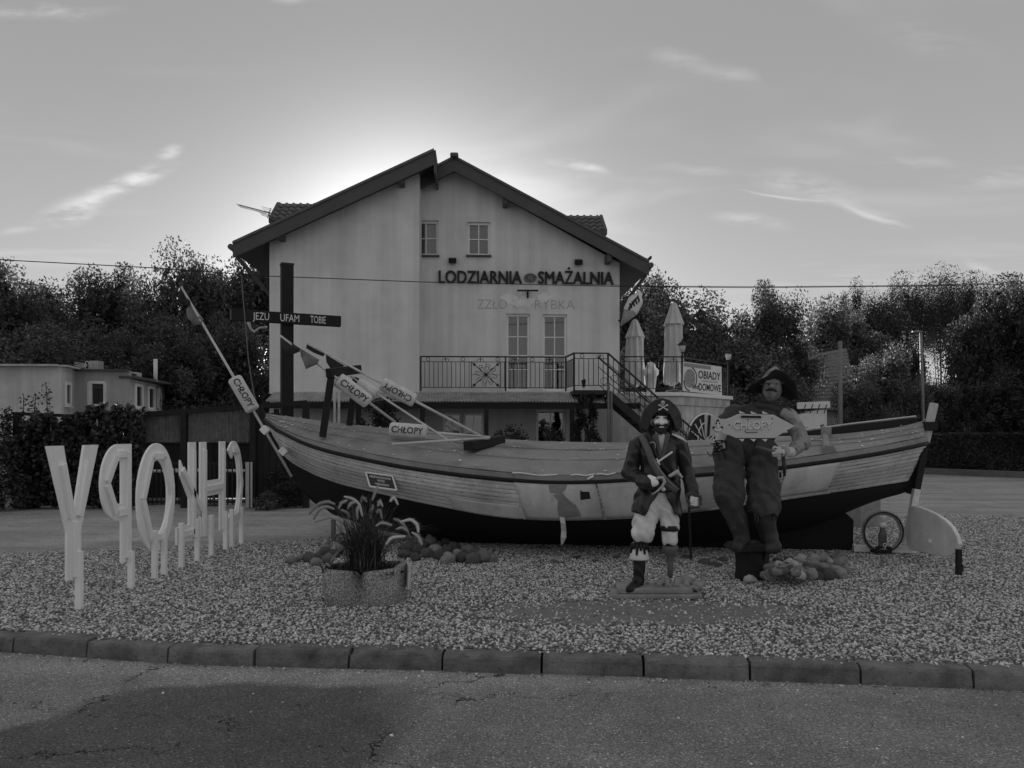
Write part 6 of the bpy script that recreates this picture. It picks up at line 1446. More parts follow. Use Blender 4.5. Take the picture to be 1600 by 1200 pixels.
LEAF_DARK = leafmat('leaf_dark', .035, .15, .4); LEAF_MID = leafmat('leaf_mid', .05, .20, .4); LEAF_CON = leafmat('needle', .022, .085, .2); LEAF_IVY = leafmat('ivy_leaf', .02, .11, .2, .4)
def crown_points(rs, n, ncl, shape='round'):
    """points in a unit crown: x, y in -1..1, z 0..1"""
    c = []; r = []
    while len(c) < ncl:
        p = rs.uniform(-1, 1, 3); p[2] = (p[2] + 1) / 2
        if shape == 'round': lim = math.sqrt(max(0, 1 - (2 * p[2] - 1) ** 2)) * (1.0 if p[2] > .35 else .95)
        elif shape == 'bushy': lim = min(1, (1 - p[2]) * 2.2) ** .6 * (.82 + .18 * p[2])
        elif shape == 'cone': lim = (1 - p[2]) ** .9
        else: lim = math.sqrt(max(0, 1 - ((p[2] - .8) / .2) ** 2)) if p[2] > .6 else 0
        q = math.hypot(p[0], p[1])
        if q < lim * .95 and (q > lim * .35 or p[2] > .6): c.append(p); r.append(rs.uniform(.13, .30) if shape != 'cone' else .12 * (1.2 - p[2]))
    c = np.array(c); r = np.array(r); k = rs.randint(0, ncl, n)
    o = rs.normal(size=(n, 3)); o /= np.linalg.norm(o, axis=1)[:, None]; o *= (rs.uniform(0, 1, n) ** .45)[:, None]
    pts = c[k] + o * r[k][:, None] * np.array([1.15, 1.15, .62])
    pts[:, 2] = np.clip(pts[:, 2], 0.0, 1.08); return pts, c
def trunk_mesh(name, rs, cl, R_, H, base, limbs, rad, crown0):
    b = MB(); top = Vector((rs.uniform(-.3, .3), rs.uniform(-.3, .3), base + H * .85)); n = 7
    pts = [Vector((0, 0, -.1)).lerp(top, i / n) + Vector((rs.uniform(-.12, .12), rs.uniform(-.12, .12), 0)) * (0 if i == 0 else 1) for i in range(n + 1)]
    b.tube(pts, [rad * (1.25 if i == 0 else 1 - .85 * i / n) for i in range(n + 1)], 8)
    for i in range(limbs):
        p = cl[rs.randint(len(cl))]; e = Vector((p[0] * R_, p[1] * R_, base + p[2] * H)); s = pts[min(n - 1, 1 + int(rs.randint(1, n)))]
        if e.z < s.z: s = pts[2]
        mdl = s.lerp(e, .5) + Vector((rs.uniform(-.2, .2), rs.uniform(-.2, .2), .3)); b.tube([s, mdl, e], [rad * .32, rad * .2, rad * .06], 5, False)
    return b.mesh(name, BARK)
VAR = {}
def variant(kind, i):
    if (kind, i) in VAR: return VAR[(kind, i)]
    rs = np.random.RandomState(100 + i * 7 + len(kind) * 31)
    if kind == 'round': R_, H, base, n, ncl, lf, m = 4.2, 8.0, 1.2, 50000, 62, .16, LEAF_DARK
    elif kind == 'bushy': R_, H, base, n, ncl, lf, m = 4.2, 8.4, .1, 56000, 74, .16, LEAF_MID
    elif kind == 'cone': R_, H, base, n, ncl, lf, m = 2.2, 9.0, .3, 26000, 130, .15, LEAF_CON
    else: R_, H, base, n, ncl, lf, m = 2.6, 11.0, .0, 15000, 34, .17, LEAF_CON     # pine
    pts, cl = crown_points(rs, n, ncl, kind if kind != 'pine' else 'pine')
    P = pts * np.array([R_, R_, H]) + np.array([0, 0, base])
    sz = rs.uniform(.6, 1.25, n) * lf
    if kind in ('round', 'bushy'):       # bigger inner leaves close the middle of the crown
        k2 = 7000; a2 = rs.randint(0, n, k2); P2 = P[a2] * np.array([.80, .80, .90]); P = np.concatenate([P, P2]); sz = np.concatenate([sz, np.full(k2, .42)])
    me = leaf_mesh('crown', P, sz, m, rs, aspect=.62 if kind != 'pine' else .35)
    tm = trunk_mesh('trunk', rs, cl, R_, H, base, 22 if kind in ('round', 'bushy') else 10, .22 if kind != 'pine' else .16, base)
    VAR[(kind, i)] = (me, tm, R_, H + base); return VAR[(kind, i)]
def tree(name, kind, i, px, top, wpx, d, label, group, rz=None):
    me, tm, R_, H = variant(kind, i); p = W(px, HY, d); hgt = CH + (HY - top) / F * d; sx = wpx / F * d / (2 * R_)
    t = thing(name, label, 'tree', (p.x, p.y, -.05), rnd.uniform(0, 6.28) if rz is None else rz, group)
    for nm_, m_ in (('crown', me), ('trunk', tm)):
        o = bpy.data.objects.new(nm_, m_); C.objects.link(o); o.parent = t; o.scale = (sx, sx, hgt / H / 1.02)
    return t
LG, RG_ = 'trees behind the flat-roofed house', 'trees behind the street on the garden side'
tree('deciduous_tree', 'bushy', 0, 5, 392, 260, 36, 'big dark tree rising highest behind the rough wall of the flat-roofed house', LG)
tree('deciduous_tree', 'round', 0, 95, 448, 200, 43, 'lower round tree filling the dip behind the flat-roofed house', LG)
tree('deciduous_tree', 'round', 1, 190, 422, 190, 41, 'loose-crowned tree with sky showing through behind the white chimney pipe', LG)
tree('deciduous_tree', 'bushy', 1, 290, 388, 210, 40, 'tall dark tree behind the leaning flag buoy', LG)
tree('spruce_tree', 'cone', 0, 341, 368, 90, 44, 'pointed spruce tip standing above the trees beside the gabled house', LG)
tree('deciduous_tree', 'round', 0, 392, 398, 190, 45, 'dark tree half hidden by the eaves of the gabled house', LG, 1.2)
for k, (px, top, w, d) in enumerate(((40, 500, 260, 33.5), (165, 505, 230, 35), (275, 490, 220, 34.5), (375, 500, 190, 36), (-70, 470, 230, 35))):
    tree('understorey_tree', 'bushy', k % 2, px, top, w, d, 'low bushy tree filling the dark undergrowth behind the flat-roofed house', 'undergrowth trees behind the flat-roofed house')
tree('deciduous_tree', 'bushy', 2, 1078, 426, 260, 38, 'broad dark tree crown behind the closed parasols', RG_)
tree('deciduous_tree', 'round', 1, 1190, 452, 170, 37, 'thinner tree with bare lit branches behind the banner', RG_, 2.0)
tree('deciduous_tree', 'bushy', 1, 1150, 520, 220, 35, 'low dense tree behind the terrace lanterns', RG_, 3.3)
tree('deciduous_tree', 'round', 0, 1000, 432, 170, 41, 'tree crown touching the gabled house eave', RG_, .4)
tree('deciduous_tree', 'bushy', 0, 1310, 468, 200, 50, 'tall tree behind the tiled roof', RG_, 4.0)
tree('deciduous_tree', 'round', 0, 1372, 470, 130, 52, 'high round tree beside the pines', RG_, 5.0)
tree('deciduous_tree', 'bushy', 2, 1376, 530, 150, 34.5, 'paler bushy tree in front of the pines beside the wooden pole', RG_, 2.2)
for k, (px, top, w, d) in enumerate(((1340, 444, 84, 55), (1415, 440, 84, 54), (1445, 430, 92, 57), (1468, 446, 80, 53), (1492, 434, 92, 58), (1516, 440, 84, 55))):
    tree('pine_tree', 'pine', k % 2, px, top, w, d, 'tall bare-trunked pine against the bright sky', 'pines behind the street lamp')
tree('deciduous_tree', 'bushy', 0, 1565, 426, 190, 39, 'dense dark tree rising behind the clipped hedge', RG_, .9)
tree('deciduous_tree', 'round', 1, 1640, 438, 170, 37, 'tree at the end of the clipped hedge', RG_, 4.4)
tree('spruce_tree', 'cone', 0, 1525, 540, 110, 35, 'dark young spruce behind the clipped hedge', RG_, 1.0)
tree('spruce_tree', 'cone', 1, 1590, 545, 150, 34.5, 'broad dark spruce behind the clipped hedge', RG_, 2.0)
for k, (px, top, w, d) in enumerate(((1450, 590, 150, 36), (1540, 575, 170, 36.5), (1230, 560, 150, 44), (1358, 590, 100, 33.2))):
    tree('understorey_tree', 'bushy', (k + 1) % 3, px, top, w, d, 'low bushy tree filling the dark undergrowth behind the hedge', 'undergrowth trees behind the hedge')
def shrub(name, label, px, py, w, h, d, n, lf, m, shape='bushy', seed=1, cat='shrub', z=0.0, group=None, flat=1.0, cluster=40):
    rs = np.random.RandomState(seed); p = W(px, py, d); pts, cl = crown_points(rs, n, cluster, shape)
    P = pts * np.array([w / 2, w / 2 * flat, h]); t = thing(name, label, cat, (p.x, d, z), group=group)
    me = leaf_mesh('foliage', P, rs.uniform(.6, 1.2, n) * lf, m, rs); o = bpy.data.objects.new('foliage', me); C.objects.link(o); o.parent = t
    b = MB()
    for k in range(6):
        c = cl[k]; b.tube([(0, 0, -.03), (c[0] * w * .2, c[1] * w * .2, h * .3), (c[0] * w / 2, c[1] * w / 2 * flat, c[2] * h)], [.02, .014, .005], 5, False)
    me2 = b.mesh('stems', BARK); o = bpy.data.objects.new('stems', me2); C.objects.link(o); o.parent = t; return t
shrub('thuja_shrub', 'slender dark thuja in front of the balcony landing', 917, HY, 1.25, 3.75, 20.3, 22000, .06, LEAF_CON, 'cone', 2, cluster=150)
shrub('garden_shrub', 'loose leafy shrub below the balcony doors', 803, HY, 1.5, 2.15, 20.6, 5000, .11, LEAF_MID, 'bushy', 3)
shrub('garden_shrub', 'dense twiggy shrub between the leafy one and the thuja', 862, HY, 1.4, 1.8, 20.5, 6000, .08, LEAF_DARK, 'bushy', 4)
shrub('garden_shrub', 'round hanging shrub beside the trestle legs', 590, HY, 1.9, 2.3, 19.5, 7000, .09, LEAF_DARK, 'round', 5)
shrub('clipped_bush', 'round clipped bush at the fence under the boat bow', 446, HY, 1.05, .82, gd(792), 8000, .045, LEAF_DARK, 'round', 6, cluster=80)
shrub('small_bush', 'small leafy plant beside the clipped bush', 418, HY, .6, .4, gd(796), 1800, .06, LEAF_MID, 'bushy', 7)
shrub('garden_shrub', 'leafy shrub behind the boat stern beside the shed', 1290, HY, 1.6, 2.0, 27, 4000, .12, LEAF_MID, 'bushy', 8)
shrub('garden_shrub', 'pale grey shrub behind the stern post head', 1440, HY, 1.5, 2.0, 33.5, 4000, .1, leafmat('leaf_pale', .09, .24, .3), 'round', 9)

# clipped hedge on its low wall across the street
hA, hB = G(1395, 738), G(1720, 752)
hd_ = (hB - hA).normalized(); hn = Vector((-hd_.y, hd_.x, 0)); HL = (hB - hA).length
lwall = thing('low_wall', 'low concrete wall under the clipped hedge', 'wall', hA)
MB().bar(hA + Vector((0, 0, .10)) + hn * .1, hB + Vector((0, 0, .10)) + hn * .1, .22, .26).build('coping', mat('wall_concrete', .16, .9, .2, 3, .4, 20, dirt=.3), lwall, bevel=.02)
hg = thing('clipped_hedge', 'long dark hedge clipped square above the low wall', 'hedge', hA + hn * .6); rs = np.random.RandomState(9); n = 60000
a_ = rs.uniform(0, HL, n); w_ = rs.uniform(0, 1, n); face = rs.uniform(0, 1, n); dd = np.where(face < .6, rs.uniform(0, .12, n), rs.uniform(0, .9, n)); zz_ = np.where(face < .6, rs.uniform(.05, 1.32, n), 1.32 + rs.normal(0, .03, n))
Pn = np.stack([a_ * hd_.x + (dd + .1) * hn.x - .6 * hn.x, a_ * hd_.y + (dd + .1) * hn.y - .6 * hn.y, zz_ + .2], 1)
o = bpy.data.objects.new('foliage', leaf_mesh('foliage', Pn, rs.uniform(.05, .11, n), LEAF_CON, rs)); C.objects.link(o); o.parent = hg
MB().bar(hA + hn * .65 + Vector((0, 0, .75)), hB + hn * .65 + Vector((0, 0, .75)), .8, 1.3).build('dark_core', mat('hedge_core', .012, .95, .3, 8), hg)  # near-black solid box filling the inside of the leaf shell

# ------------------------------------------------------------------ house and shed beyond the stern
TILE2 = mat('old_tile', .17, .75, .25, 3, .3, 20, spots=.15)
r0, r1, e1, e0 = W(1243, 559, 42), W(1322, 545, 44), W(1345, 642, 38.5), W(1213, 640, 37.5)
th_ = thing('tiled_roof_house', 'house with an old tiled roof and small chimney behind the fisherman statue', 'house', Vector((W(1270, 0, 40).x, 40, 0)))
m = MB(); ux = (e1 - e0).normalized(); nrow = 17
for k in range(nrow):
    f0, f1 = k / nrow, (k + 1) / nrow + .01
    def fn(a, b):
        f = lerp(f0, f1, b); l, r_ = e0.lerp(r0, f), e1.lerp(r1, f); p = l.lerp(r_, a); return p + Vector((0, -.02 * (1 - b) + .02 * math.cos(a * 260), .035 * (1 - b) + .02 * math.cos(a * 260)))
    m.grid(fn, 240, 1)
m.build('roof', TILE2, th_)
cp = W(1257, 556, 42.3); MB().box(cp + Vector((0, 0, -.1)), (1.0, .8, 1.1)).build('chimney', mat('brick_dark', .16, .9, .3, 6), th_, bevel=.03)
MB().prism([(e0.x + .3, 0), (e1.x - .3, 0), (e1.x - .3, e1.z - .05), (e0.x + .3, e0.z - .05)], lambda a, b, t: (a, t, b), 38.6, 38.9).build('wall', PLASTER_OLD, th_)
g0, g1 = W(1246, 648, 33), W(1292, 640, 33)
sd_ = thing('white_shed', 'small white shed with a railed flat roof behind the boat', 'shed', Vector((W(1268, 0, 33).x, 33, 0)))
MB().prism([(g0.x, 0), (g1.x, 0), (g1.x, g1.z), (g0.x, g0.z)], lambda a, b, t: (a, t, b), 33, 36).build('wall', WHITE, sd_)
MB().bar((g0.x - .05, 32.93, W(0, 634, 33).z), (g1.x + .1, 32.93, W(0, 632, 33).z), .05, .28).build('roof_panel', WHITE, sd_)
for k in range(4): MB().bar((g0.x + .2 + k * .3, 32.9, W(0, 646, 33).z), (g0.x + .32 + k * .3, 32.9, W(0, 632, 33).z), .03).build('roof_strut', DARKWOOD, sd_)
up_ = W(1313, HY, 31); ut = thing('utility_pole', 'plain wooden utility pole beside the tiled roof', 'pole', Vector((up_.x, 31, 0)))
MB().tube([(up_.x, 31, -.1), (up_.x, 31, W(0, 533, 31).z)], [.10, .075], 10).build('shaft', mat('pole_wood', .2, .85, .2, 4, .3), ut)
lp = W(1441, HY, 33.3); sl_ = thing('street_lamp', 'slim street lamp with a short arm against the pines', 'street lamp', Vector((lp.x, 33.3, 0))); LAMPM = mat('lamp_metal', .2, .5, .15, 5)
MB().tube([(lp.x + .05, 33.3, -.1), (lp.x + .02, 33.3, 3), (lp.x - .06, 33.3, W(0, 518, 33.3).z)], [.085, .075, .055], 10).build('shaft', LAMPM, sl_)
MB().tube([(lp.x - .05, 33.3, W(0, 519, 33.3).z), (lp.x - .2, 33.3, W(0, 517, 33.3).z), W(1431, 518.5, 33.3)], [.04, .05, .03], 8).build('lamp_arm', LAMPM, sl_)
MB().box(W(1433, 518.5, 33.3), (.42, .16, .07)).build('lamp_head', LAMPM, sl_, bevel=.02)

# ------------------------------------------------------------------ terrace beside the house
tz = hp(1010, 612, .3)[1]
T0, T1 = Vector((xr + .01, .3, 0)), Vector((hx(1066, .3), .3, 0)); t2w = HI @ W(1138, HY, 26.2); T2 = Vector((t2w.x, t2w.y, 0)); T3 = Vector((t2w.x - .4, 8, 0)); T4 = Vector((xr + .01, 8, 0))
ter = local(thing('terrace', 'raised white terrace with an arched iron gate beside the gabled house', 'terrace', H0, HA)); OLDW = mat('old_white', .55, .9, .2, 3, .3, 20, dirt=.4, streak=.3)
def slab(pts, z0, z1, grow=0.0):
    c = sum(pts, Vector()) / len(pts); P = [p + (p - c).normalized() * grow for p in pts]; n = len(P); return MB().add([(p.x, p.y, z0) for p in P] + [(p.x, p.y, z1) for p in P], [tuple(reversed(range(n))), tuple(range(n, 2 * n))] + [(i, (i + 1) % n, n + (i + 1) % n, n + i) for i in range(n)])
slab([T0, T1, T2, T3, T4], 0, tz - .42).build('base_wall', OLDW, ter); slab([T0, T1, T2, T3, T4], tz - .418, tz - .14, .06).build('cornice', OLDW, ter, bevel=.02); slab([T0, T1, T2, T3, T4], tz - .138, tz - .02, .16).build('floor_slab', WHITE, ter, bevel=.015)
te = (T2 - T1).normalized(); tn = Vector((te.y, -te.x, 0)); tl = (T2 - T1).length
ag = MB(); AO = T1 + te * .25; aw = tl * .75; ah = tz - .55
arch = [(0, 0.05), (aw, 0.05), (aw, ah * .62)] + [(aw / 2 + aw / 2 * math.cos(k * math.pi / 14), ah * .62 + ah * .34 * math.sin(k * math.pi / 14)) for k in range(1, 14)] + [(0, ah * .62)]
tw = lambda a, b, s: AO + te * a + tn * s + Vector((0, 0, b))
ag.prism(arch, tw, -.02, .012); ag.build('arch_shade_panel', mat('arch_dark', .03, .9, .3, 6), ter)  # flat panel on the wall; the archway's shade is put into its colour
gm_ = MB()
gm_.tube([tw(a, b, .05) for a, b in arch[1:]], .035, 6)
for k in range(9):
    an = math.pi * k / 8; gm_.tube([tw(aw / 2, ah * .55, .05), tw(aw / 2 + aw * .42 * math.cos(an), ah * .6 + ah * .3 * math.sin(an), .05)], .02, 5)
gm_.tube(ring_pts(tw(aw / 2, ah * .6, .05), aw * .22, te, (0, 0, 1), 16, 0, math.pi), .02, 5, False)
for k in range(1, 8): gm_.tube([tw(aw * k / 8, .1, .05), tw(aw * k / 8, ah * .55, .05)], .018, 5)
gm_.build('arched_gate', MATS['old_white'] if 0 else WHITE, ter)
tr_ = local(thing('terrace_railing', 'black iron railing round the terrace with the closed parasols', 'railing', HM @ Vector((T0.x, T0.y, tz)), HA))
zt2, zb2 = zt, zb
toT = lambda p: Vector((p.x - T0.x, p.y - T0.y, 0))
_zt, _zb = zt, zb; zb = 0.0; zt = hp(1010, 557.5, .3)[1] - tz
railing(toT(T0), toT(T1), tr_, step=.18); railing(toT(T1), toT(T2), tr_, step=.18, deco=False)
for p in (T1, T2): baluster(toT(p), zt + .05, tr_).scale = (3, 3, zt + .05)
zt_ter = zt; zt, zb = _zt, _zb
def lantern(p, label, s=1.0):
    p = HM @ p; t = thing('lantern', label, 'lantern', p, group='lanterns on the terrace railing')
    MB().lathe([(.07, 0), (.03, .03), (.025, .12), (.06, .15)], p, 10).build('stem', BLACKMETAL, t)
    MB().lathe([(.07, .15), (.12, .36)], p, 6).build('glass_body', mat('lamp_glass', .6, .2), t)
    MB().lathe([(.16, .36), (.10, .43), (.03, .48), (.012, .56)], p, 6).build('roof', BLACKMETAL, t)
lantern(Vector((T1.x, T1.y, tz + zt_ter)), 'black lantern on the terrace corner in front of the tall parasol'); lantern(Vector((T2.x, T2.y, tz + zt_ter)), 'black lantern on the railing end past the banner')
# banner
bq = []
for x, y in ((1067, 565), (1127.5, 573), (1128, 618), (1066, 610.5)):
    o_ = HI @ Vector((0, 0, CH)); d_ = HI.to_3x3() @ Vector(((x - CX) / F, 1, -(y - HY) / F)); P0 = T1 + tn * .08; t_ = (P0 - o_).dot(tn) / d_.dot(tn); bq.append(HM @ (o_ + d_ * t_))
bn3 = thing('banner', 'white banner reading OBIADY DOMOWE on the terrace railing', 'banner', (bq[2] + bq[3]) / 2)
tnw = HM.to_3x3() @ tn
quad_slab(bq, tnw, -.004, .004).build('sheet', mat('banner_sheet', .78, .6, .05, 4, .1), bn3)
for a, b in ((0, 1), (1, 2), (2, 3), (3, 0)): MB().bar(bq[a] - tnw * .012, bq[b] - tnw * .012, .03).build('frame', BLACKMETAL, bn3)
bu = (bq[1] - bq[0]).normalized(); bv = (bq[0] - bq[3]).normalized(); bwid = (bq[1] - bq[0]).length; bh = (bq[0] - bq[3]).length
BP = lambda a, b: bq[3] + bu * (a * bwid) + bv * (b * bh) + tnw * .006
for txt, x0, x1, b0, hh in (('OBIADY', .38, .97, .48, .28), ('DOMOWE', .40, .985, .05, .26)): text_mb(txt, bh * hh, BP((x0 + x1) / 2, b0), bu, bv, .001, .02, width=bwid * (x1 - x0)).build('lettering', INK, bn3)
text_mb('ZAPRASZAMY', bh * .08, BP(.68, .36), bu, bv, .001, .0, width=bwid * .44).build('lettering', mat('grey_ink', .25, .8), bn3); text_mb('30zł', bh * .15, BP(.315, .1), bu, bv, .001, .02, width=bwid * .17).build('lettering', INK, bn3)
MB().add([BP(.02, .84), BP(.7, .84), BP(.7, .97), BP(.02, .97)], [(0, 1, 2, 3)]).build('header_strip', mat('header_grey', .3, .7, .3, 18), bn3)
pf = MB(); pf.add([BP(.17 + .14 * math.cos(k * .5236), .45 + .33 * math.sin(k * .5236)) for k in range(12)], [tuple(range(12))]); pf.build('food_picture', mat('food_grey', .3, .6, .8, 26, 0), bn3)
pf = MB(); pf.tube([BP(.17 + .17 * math.cos(a), .45 + .4 * math.sin(a)) for a in [k * .2 - .9 for k in range(12)]], .02, 5, False); pf.tube([BP(.17 + .15 * math.cos(a), .42 + .4 * math.sin(a)) for a in [k * .2 + 3.3 for k in range(8)]], .02, 5, False); pf.build('picture_edge', INK, bn3)
# closed parasols, plaster ice-cream figure, cone sign
def parasol(px, ytop, d, wmax, label, m, zf_, hood=.2):
    p = W(px, HY, d); zt__ = W(px, ytop, d).z; h = zt__ - zf_; t = thing('closed_parasol', label, 'parasol', (p.x, d, zf_))
    MB().tube([(p.x, d, zf_ + .04), (p.x, d, zt__ - .05)], .03, 8).build('pole', POLEM, t); MB().lathe([(.25, 0), (.25, .05), (.06, .08)], (p.x, d, zf_), 16).build('base', CONCRETE, t)
    def cl(a, b):
        z = zf_ + h * (.10 + .72 * b); an = a * 2 * math.pi; r_ = wmax / 2 * (.98 - .22 * b - (.12 if b > .93 else 0)) * (1 + .16 * math.sin(8 * an + 1.5 * b) + .06 * math.sin(5 * an + 7 * b)); return Vector((p.x + math.cos(an) * r_, d + math.sin(an) * r_, z + .06 * math.sin(an * 3) * (1 - b)))
    MB().grid(cl, 64, 12).build('canopy', m, t)
    MB().grid(lambda a, b: Vector((p.x + math.cos(a * 6.2832) * wmax / 2 * (1 - .72 * b) * (1 + .10 * math.sin(a * 50)), d + math.sin(a * 6.2832) * wmax / 2 * (1 - .72 * b) * (1 + .1 * math.sin(a * 50)), zf_ + h * (.76 + .235 * b))), 64, 6).build('hood', m, t)
    MB().lathe([(.07, 0), (.05, .06), (.0, .07)], (p.x, d, zt__ - .04), 10, cap=False).build('finial', m, t)
CLOTH = mat('parasol_cloth', .62, .85, .12, 4, .25, 12, dirt=.15)
parasol(992, 500, 24.9, .62, 'shorter closed pale parasol next to the house corner', CLOTH, tz); parasol(1053, 474, 24.3, .62, 'taller closed pale parasol by the terrace lantern', CLOTH, tz)
ip = W(1017, HY, 24.6); ig = thing('ice_cream_figure', 'white plaster ice-cream cone figure standing behind the terrace railing', 'figure', (ip.x, 24.6, tz))
iz = lambda y: W(0, y, 24.6).z; ix = lambda x: W(x, 0, 24.6).x
blob('scoops', [('c', (ix(1017), 24.6, iz(573)), (ix(1017), 24.6, iz(574)), .15, .15), ('c', (ix(1011.5), 24.6, iz(581)), (ix(1011.5), 24.6, iz(582)), .14, .14), ('c', (ix(1022.5), 24.6, iz(581)), (ix(1022.5), 24.6, iz(582)), .14, .14)], BONE, ig, vox=.025, k=.04)
MB().lathe([(.10, 0), (.13, .05), (.20, iz(585) - tz)], (ip.x, 24.6, tz), 16).build('cone', mat('plaster_cone', .5, .7, .1, 6), ig)
ci = thing('cone_sign', 'ice-cream cone sign with dark drizzle jutting from the house corner', 'sign', HM @ V3(970, 509, -.2)); cv = lambda x, y: HM @ V3(x, y, -.25)
a, b, c, e_ = cv(970, 509), cv(976, 481), cv(993, 493), cv(1001, 462)
MB().tube([cv(970, 509), cv(985, 486)], [.02, .22], 18).build('cone', mat('waffle', .33, .8, .5, 30, .6, 40), ci)
blob('ice_cream', [('c', tuple(cv(986, 484)), tuple(cv(992, 472)), .22, .23), ('c', tuple(cv(992, 472)), tuple(cv(998, 461)), .19, .10)], BONE, ci, vox=.03, k=.05)
dz = MB()
for k in range(5):
    pts_ = [cv(982 + k * 3.4 + 1.2 * math.sin(s * 1.7 + k), 476 + s * 3.4 - k * 3.0) + Vector((0, -.235 + .012 * abs(s - 1), 0)) for s in range(4)]; dz.tube(pts_, .028, 6)
dz.build('drizzle', BLK, ci, kind='stuff')
MB().bar(cv(966, 500), cv(972, 504), .04).build('mount', BLACKMETAL, ci)
sh_ = thing('stair_side_plants', 'dark potted plants under the outdoor stair', 'plants', Vector((W(985, 0, 21.5).x, 21.5, 0))); rs = np.random.RandomState(31); P, _ = crown_points(rs, 3000, 25, 'bushy'); o = bpy.data.objects.new('foliage', leaf_mesh('foliage', P * np.array([.7, .4, 1.7]), rs.uniform(.05, .1, 3000), LEAF_DARK, rs)); C.objects.link(o); o.parent = sh_

# ------------------------------------------------------------------ flat-roofed house on the bow side
fh_ = thing('flat_roof_house', 'weathered flat-roofed house with white-framed windows beyond the fence', 'house', Vector((W(100, 0, 28).x, 28, 0)))
PLASTER_M = mat('plaster_mid', .44, .95, .12, 1.2, .3, 30, streak=.2, spots=.1)
fq_ = [W(-140, HY, 25.8), W(96, HY, 26.8), W(117, HY, 28.6), W(202, HY, 28.8), W(258, HY, 33.0)]
tops = [W(0, 573, 26).z, W(0, 573, 26.8).z, W(0, 577.5, 28.6).z, W(0, 580, 28.8).z]
def wall_seg(p, q, z0, z1, th, name, m, holes=None):
    e = (q - p); e.z = 0; L = e.length; e.normalize(); n_ = Vector((-e.y, e.x, 0)); return MB().prism([(0, -.02), (L, -.02), (L, z1), (0, z0)], lambda a, b, t: Vector((p.x, p.y, 0)) + e * a + n_ * t + Vector((0, 0, b)), 0, th, holes).build(name, m, fh_)
wall_seg(fq_[0], fq_[1], tops[0], tops[1], .25, 'wall', PLASTER_OLD); wall_seg(fq_[1], fq_[2], tops[1], tops[2], .25, 'wall', PLASTER_OLD); wall_seg(fq_[2], fq_[3], tops[2] - .06, tops[3], .25, 'wall', PLASTER_M)
zd0, zd1 = W(0, 592, 28.9).z, W(0, 604, 33).z; wall_seg(fq_[3] + Vector((0, .05, 0)), fq_[4], zd0, zd1, .25, 'wall', PLASTER_M)
for (p, q, z0, z1, nm_) in ((fq_[0], fq_[1], tops[0], tops[1], 'roof_edge'), (fq_[1], fq_[2], tops[1], tops[2], 'roof_edge')): MB().bar(Vector((p.x, p.y - .1, z0 + .03)), Vector((q.x, q.y - .1, z1 + .03)), .5, .06).build(nm_, PALEWOOD, fh_)
MB().bar(Vector((fq_[2].x, fq_[2].y - .05, tops[2] - .02)), Vector((fq_[3].x, fq_[3].y - .05, tops[3] + .02)), .4, .06).build('roof_edge', FASCIA, fh_); MB().bar(Vector((fq_[3].x - .05, fq_[3].y - .1, zd0 + .06)), Vector((fq_[4].x + .5, fq_[4].y - .1, zd1 + .04)), .6, .09).build('roof_edge', FASCIA, fh_)
MB().add([(fq_[0].x, fq_[0].y, tops[0]), (fq_[1].x, fq_[1].y, tops[1]), (fq_[2].x, fq_[2].y, tops[2] - .05), (fq_[3].x, fq_[3].y, tops[3] - .05), (fq_[3].x, 40, 3.6), (fq_[0].x, 40, 3.6)], [(0, 1, 2, 3, 4, 5)]).build('roof', SOIL, fh_)
def fwin(p, q, px0, py0, px1, py1, cols=1):
    e = (q - p); e.z = 0; e.normalize(); n_ = Vector((e.y, -e.x, 0))
    def hit(x, y): d = Vector(((x - CX) / F, 1, -(y - HY) / F)); o = Vector((0, 0, CH)); P0 = Vector((p.x, p.y, 0)) + n_ * .03; t = (P0 - o).dot(n_) / d.dot(n_); return o + d * t
    A, B = hit(px0, py0), hit(px1, py0); zlo = hit(px0, py1).z; zhi = A.z; L = (B - A).dot(e); f_ = .1; A = Vector((A.x, A.y, 0))
    w = MB(); P = lambda a, z: A + e * a + Vector((0, 0, z))
    for a0, z0, a1, z1 in ((0, zlo, L, zlo), (0, zhi, L, zhi), (0, zlo, 0, zhi), (L, zlo, L, zhi)): w.bar(P(a0, z0), P(a1, z1), f_, f_)
    wi = w.build('window', WHITE, fh_)
    MB().add([P(.03, zlo + .03) + n_ * -.015, P(L - .03, zlo + .03) - n_ * .015, P(L - .03, zhi - .03) - n_ * .015, P(.03, zhi - .03) - n_ * .015], [(0, 1, 2, 3)]).build('pane', GLASS, wi)
    MB().bar(P(L * .12, zlo), P(L * .12, zhi), f_ * .8).build('casement', WHITE, wi); MB().bar(P(-.05, zlo - .07) + n_ * .04, P(L + .05, zlo - .07) + n_ * .04, .14, .04).build('sill', WHITE, wi)
fwin(fq_[1], fq_[2], 101, 598, 109.5, 632); fwin(fq_[2], fq_[3], 139.5, 597.5, 164.5, 633.5); fwin(fq_[3], fq_[4], 210.5, 601, 221.5, 636); fwin(fq_[3], fq_[4], 230.5, 605, 240.5, 638); fwin(fq_[3], fq_[4], 247, 608, 250.5, 638)
MB().tube([W(243, 596, 30.5), W(243, 561, 30.5)], .075, 10).build('chimney_pipe', WHITE, fh_); MB().box(W(211, 588, 29.6), (.35, .4, .28)).build('roof_vent', PALEWOOD, fh_, bevel=.02); MB().box(W(151, 574, 31), (.35, .4, .5)).build('chimney', PLASTER_M, fh_)
dm = MB(); dc = W(136, 571, 30.5)
for k in range(5): dm.bar(dc + Vector((-.5, 0, .14 - .07 * k)), dc + Vector((0, 0, .05 - .02 * k)), .02)
dm.tube(ring_pts(dc, .17, (.5, 0, 0), (0, 0, 1), 14), .02, 5, False); dm.build('roof_aerial', PALEWOOD, fh_)

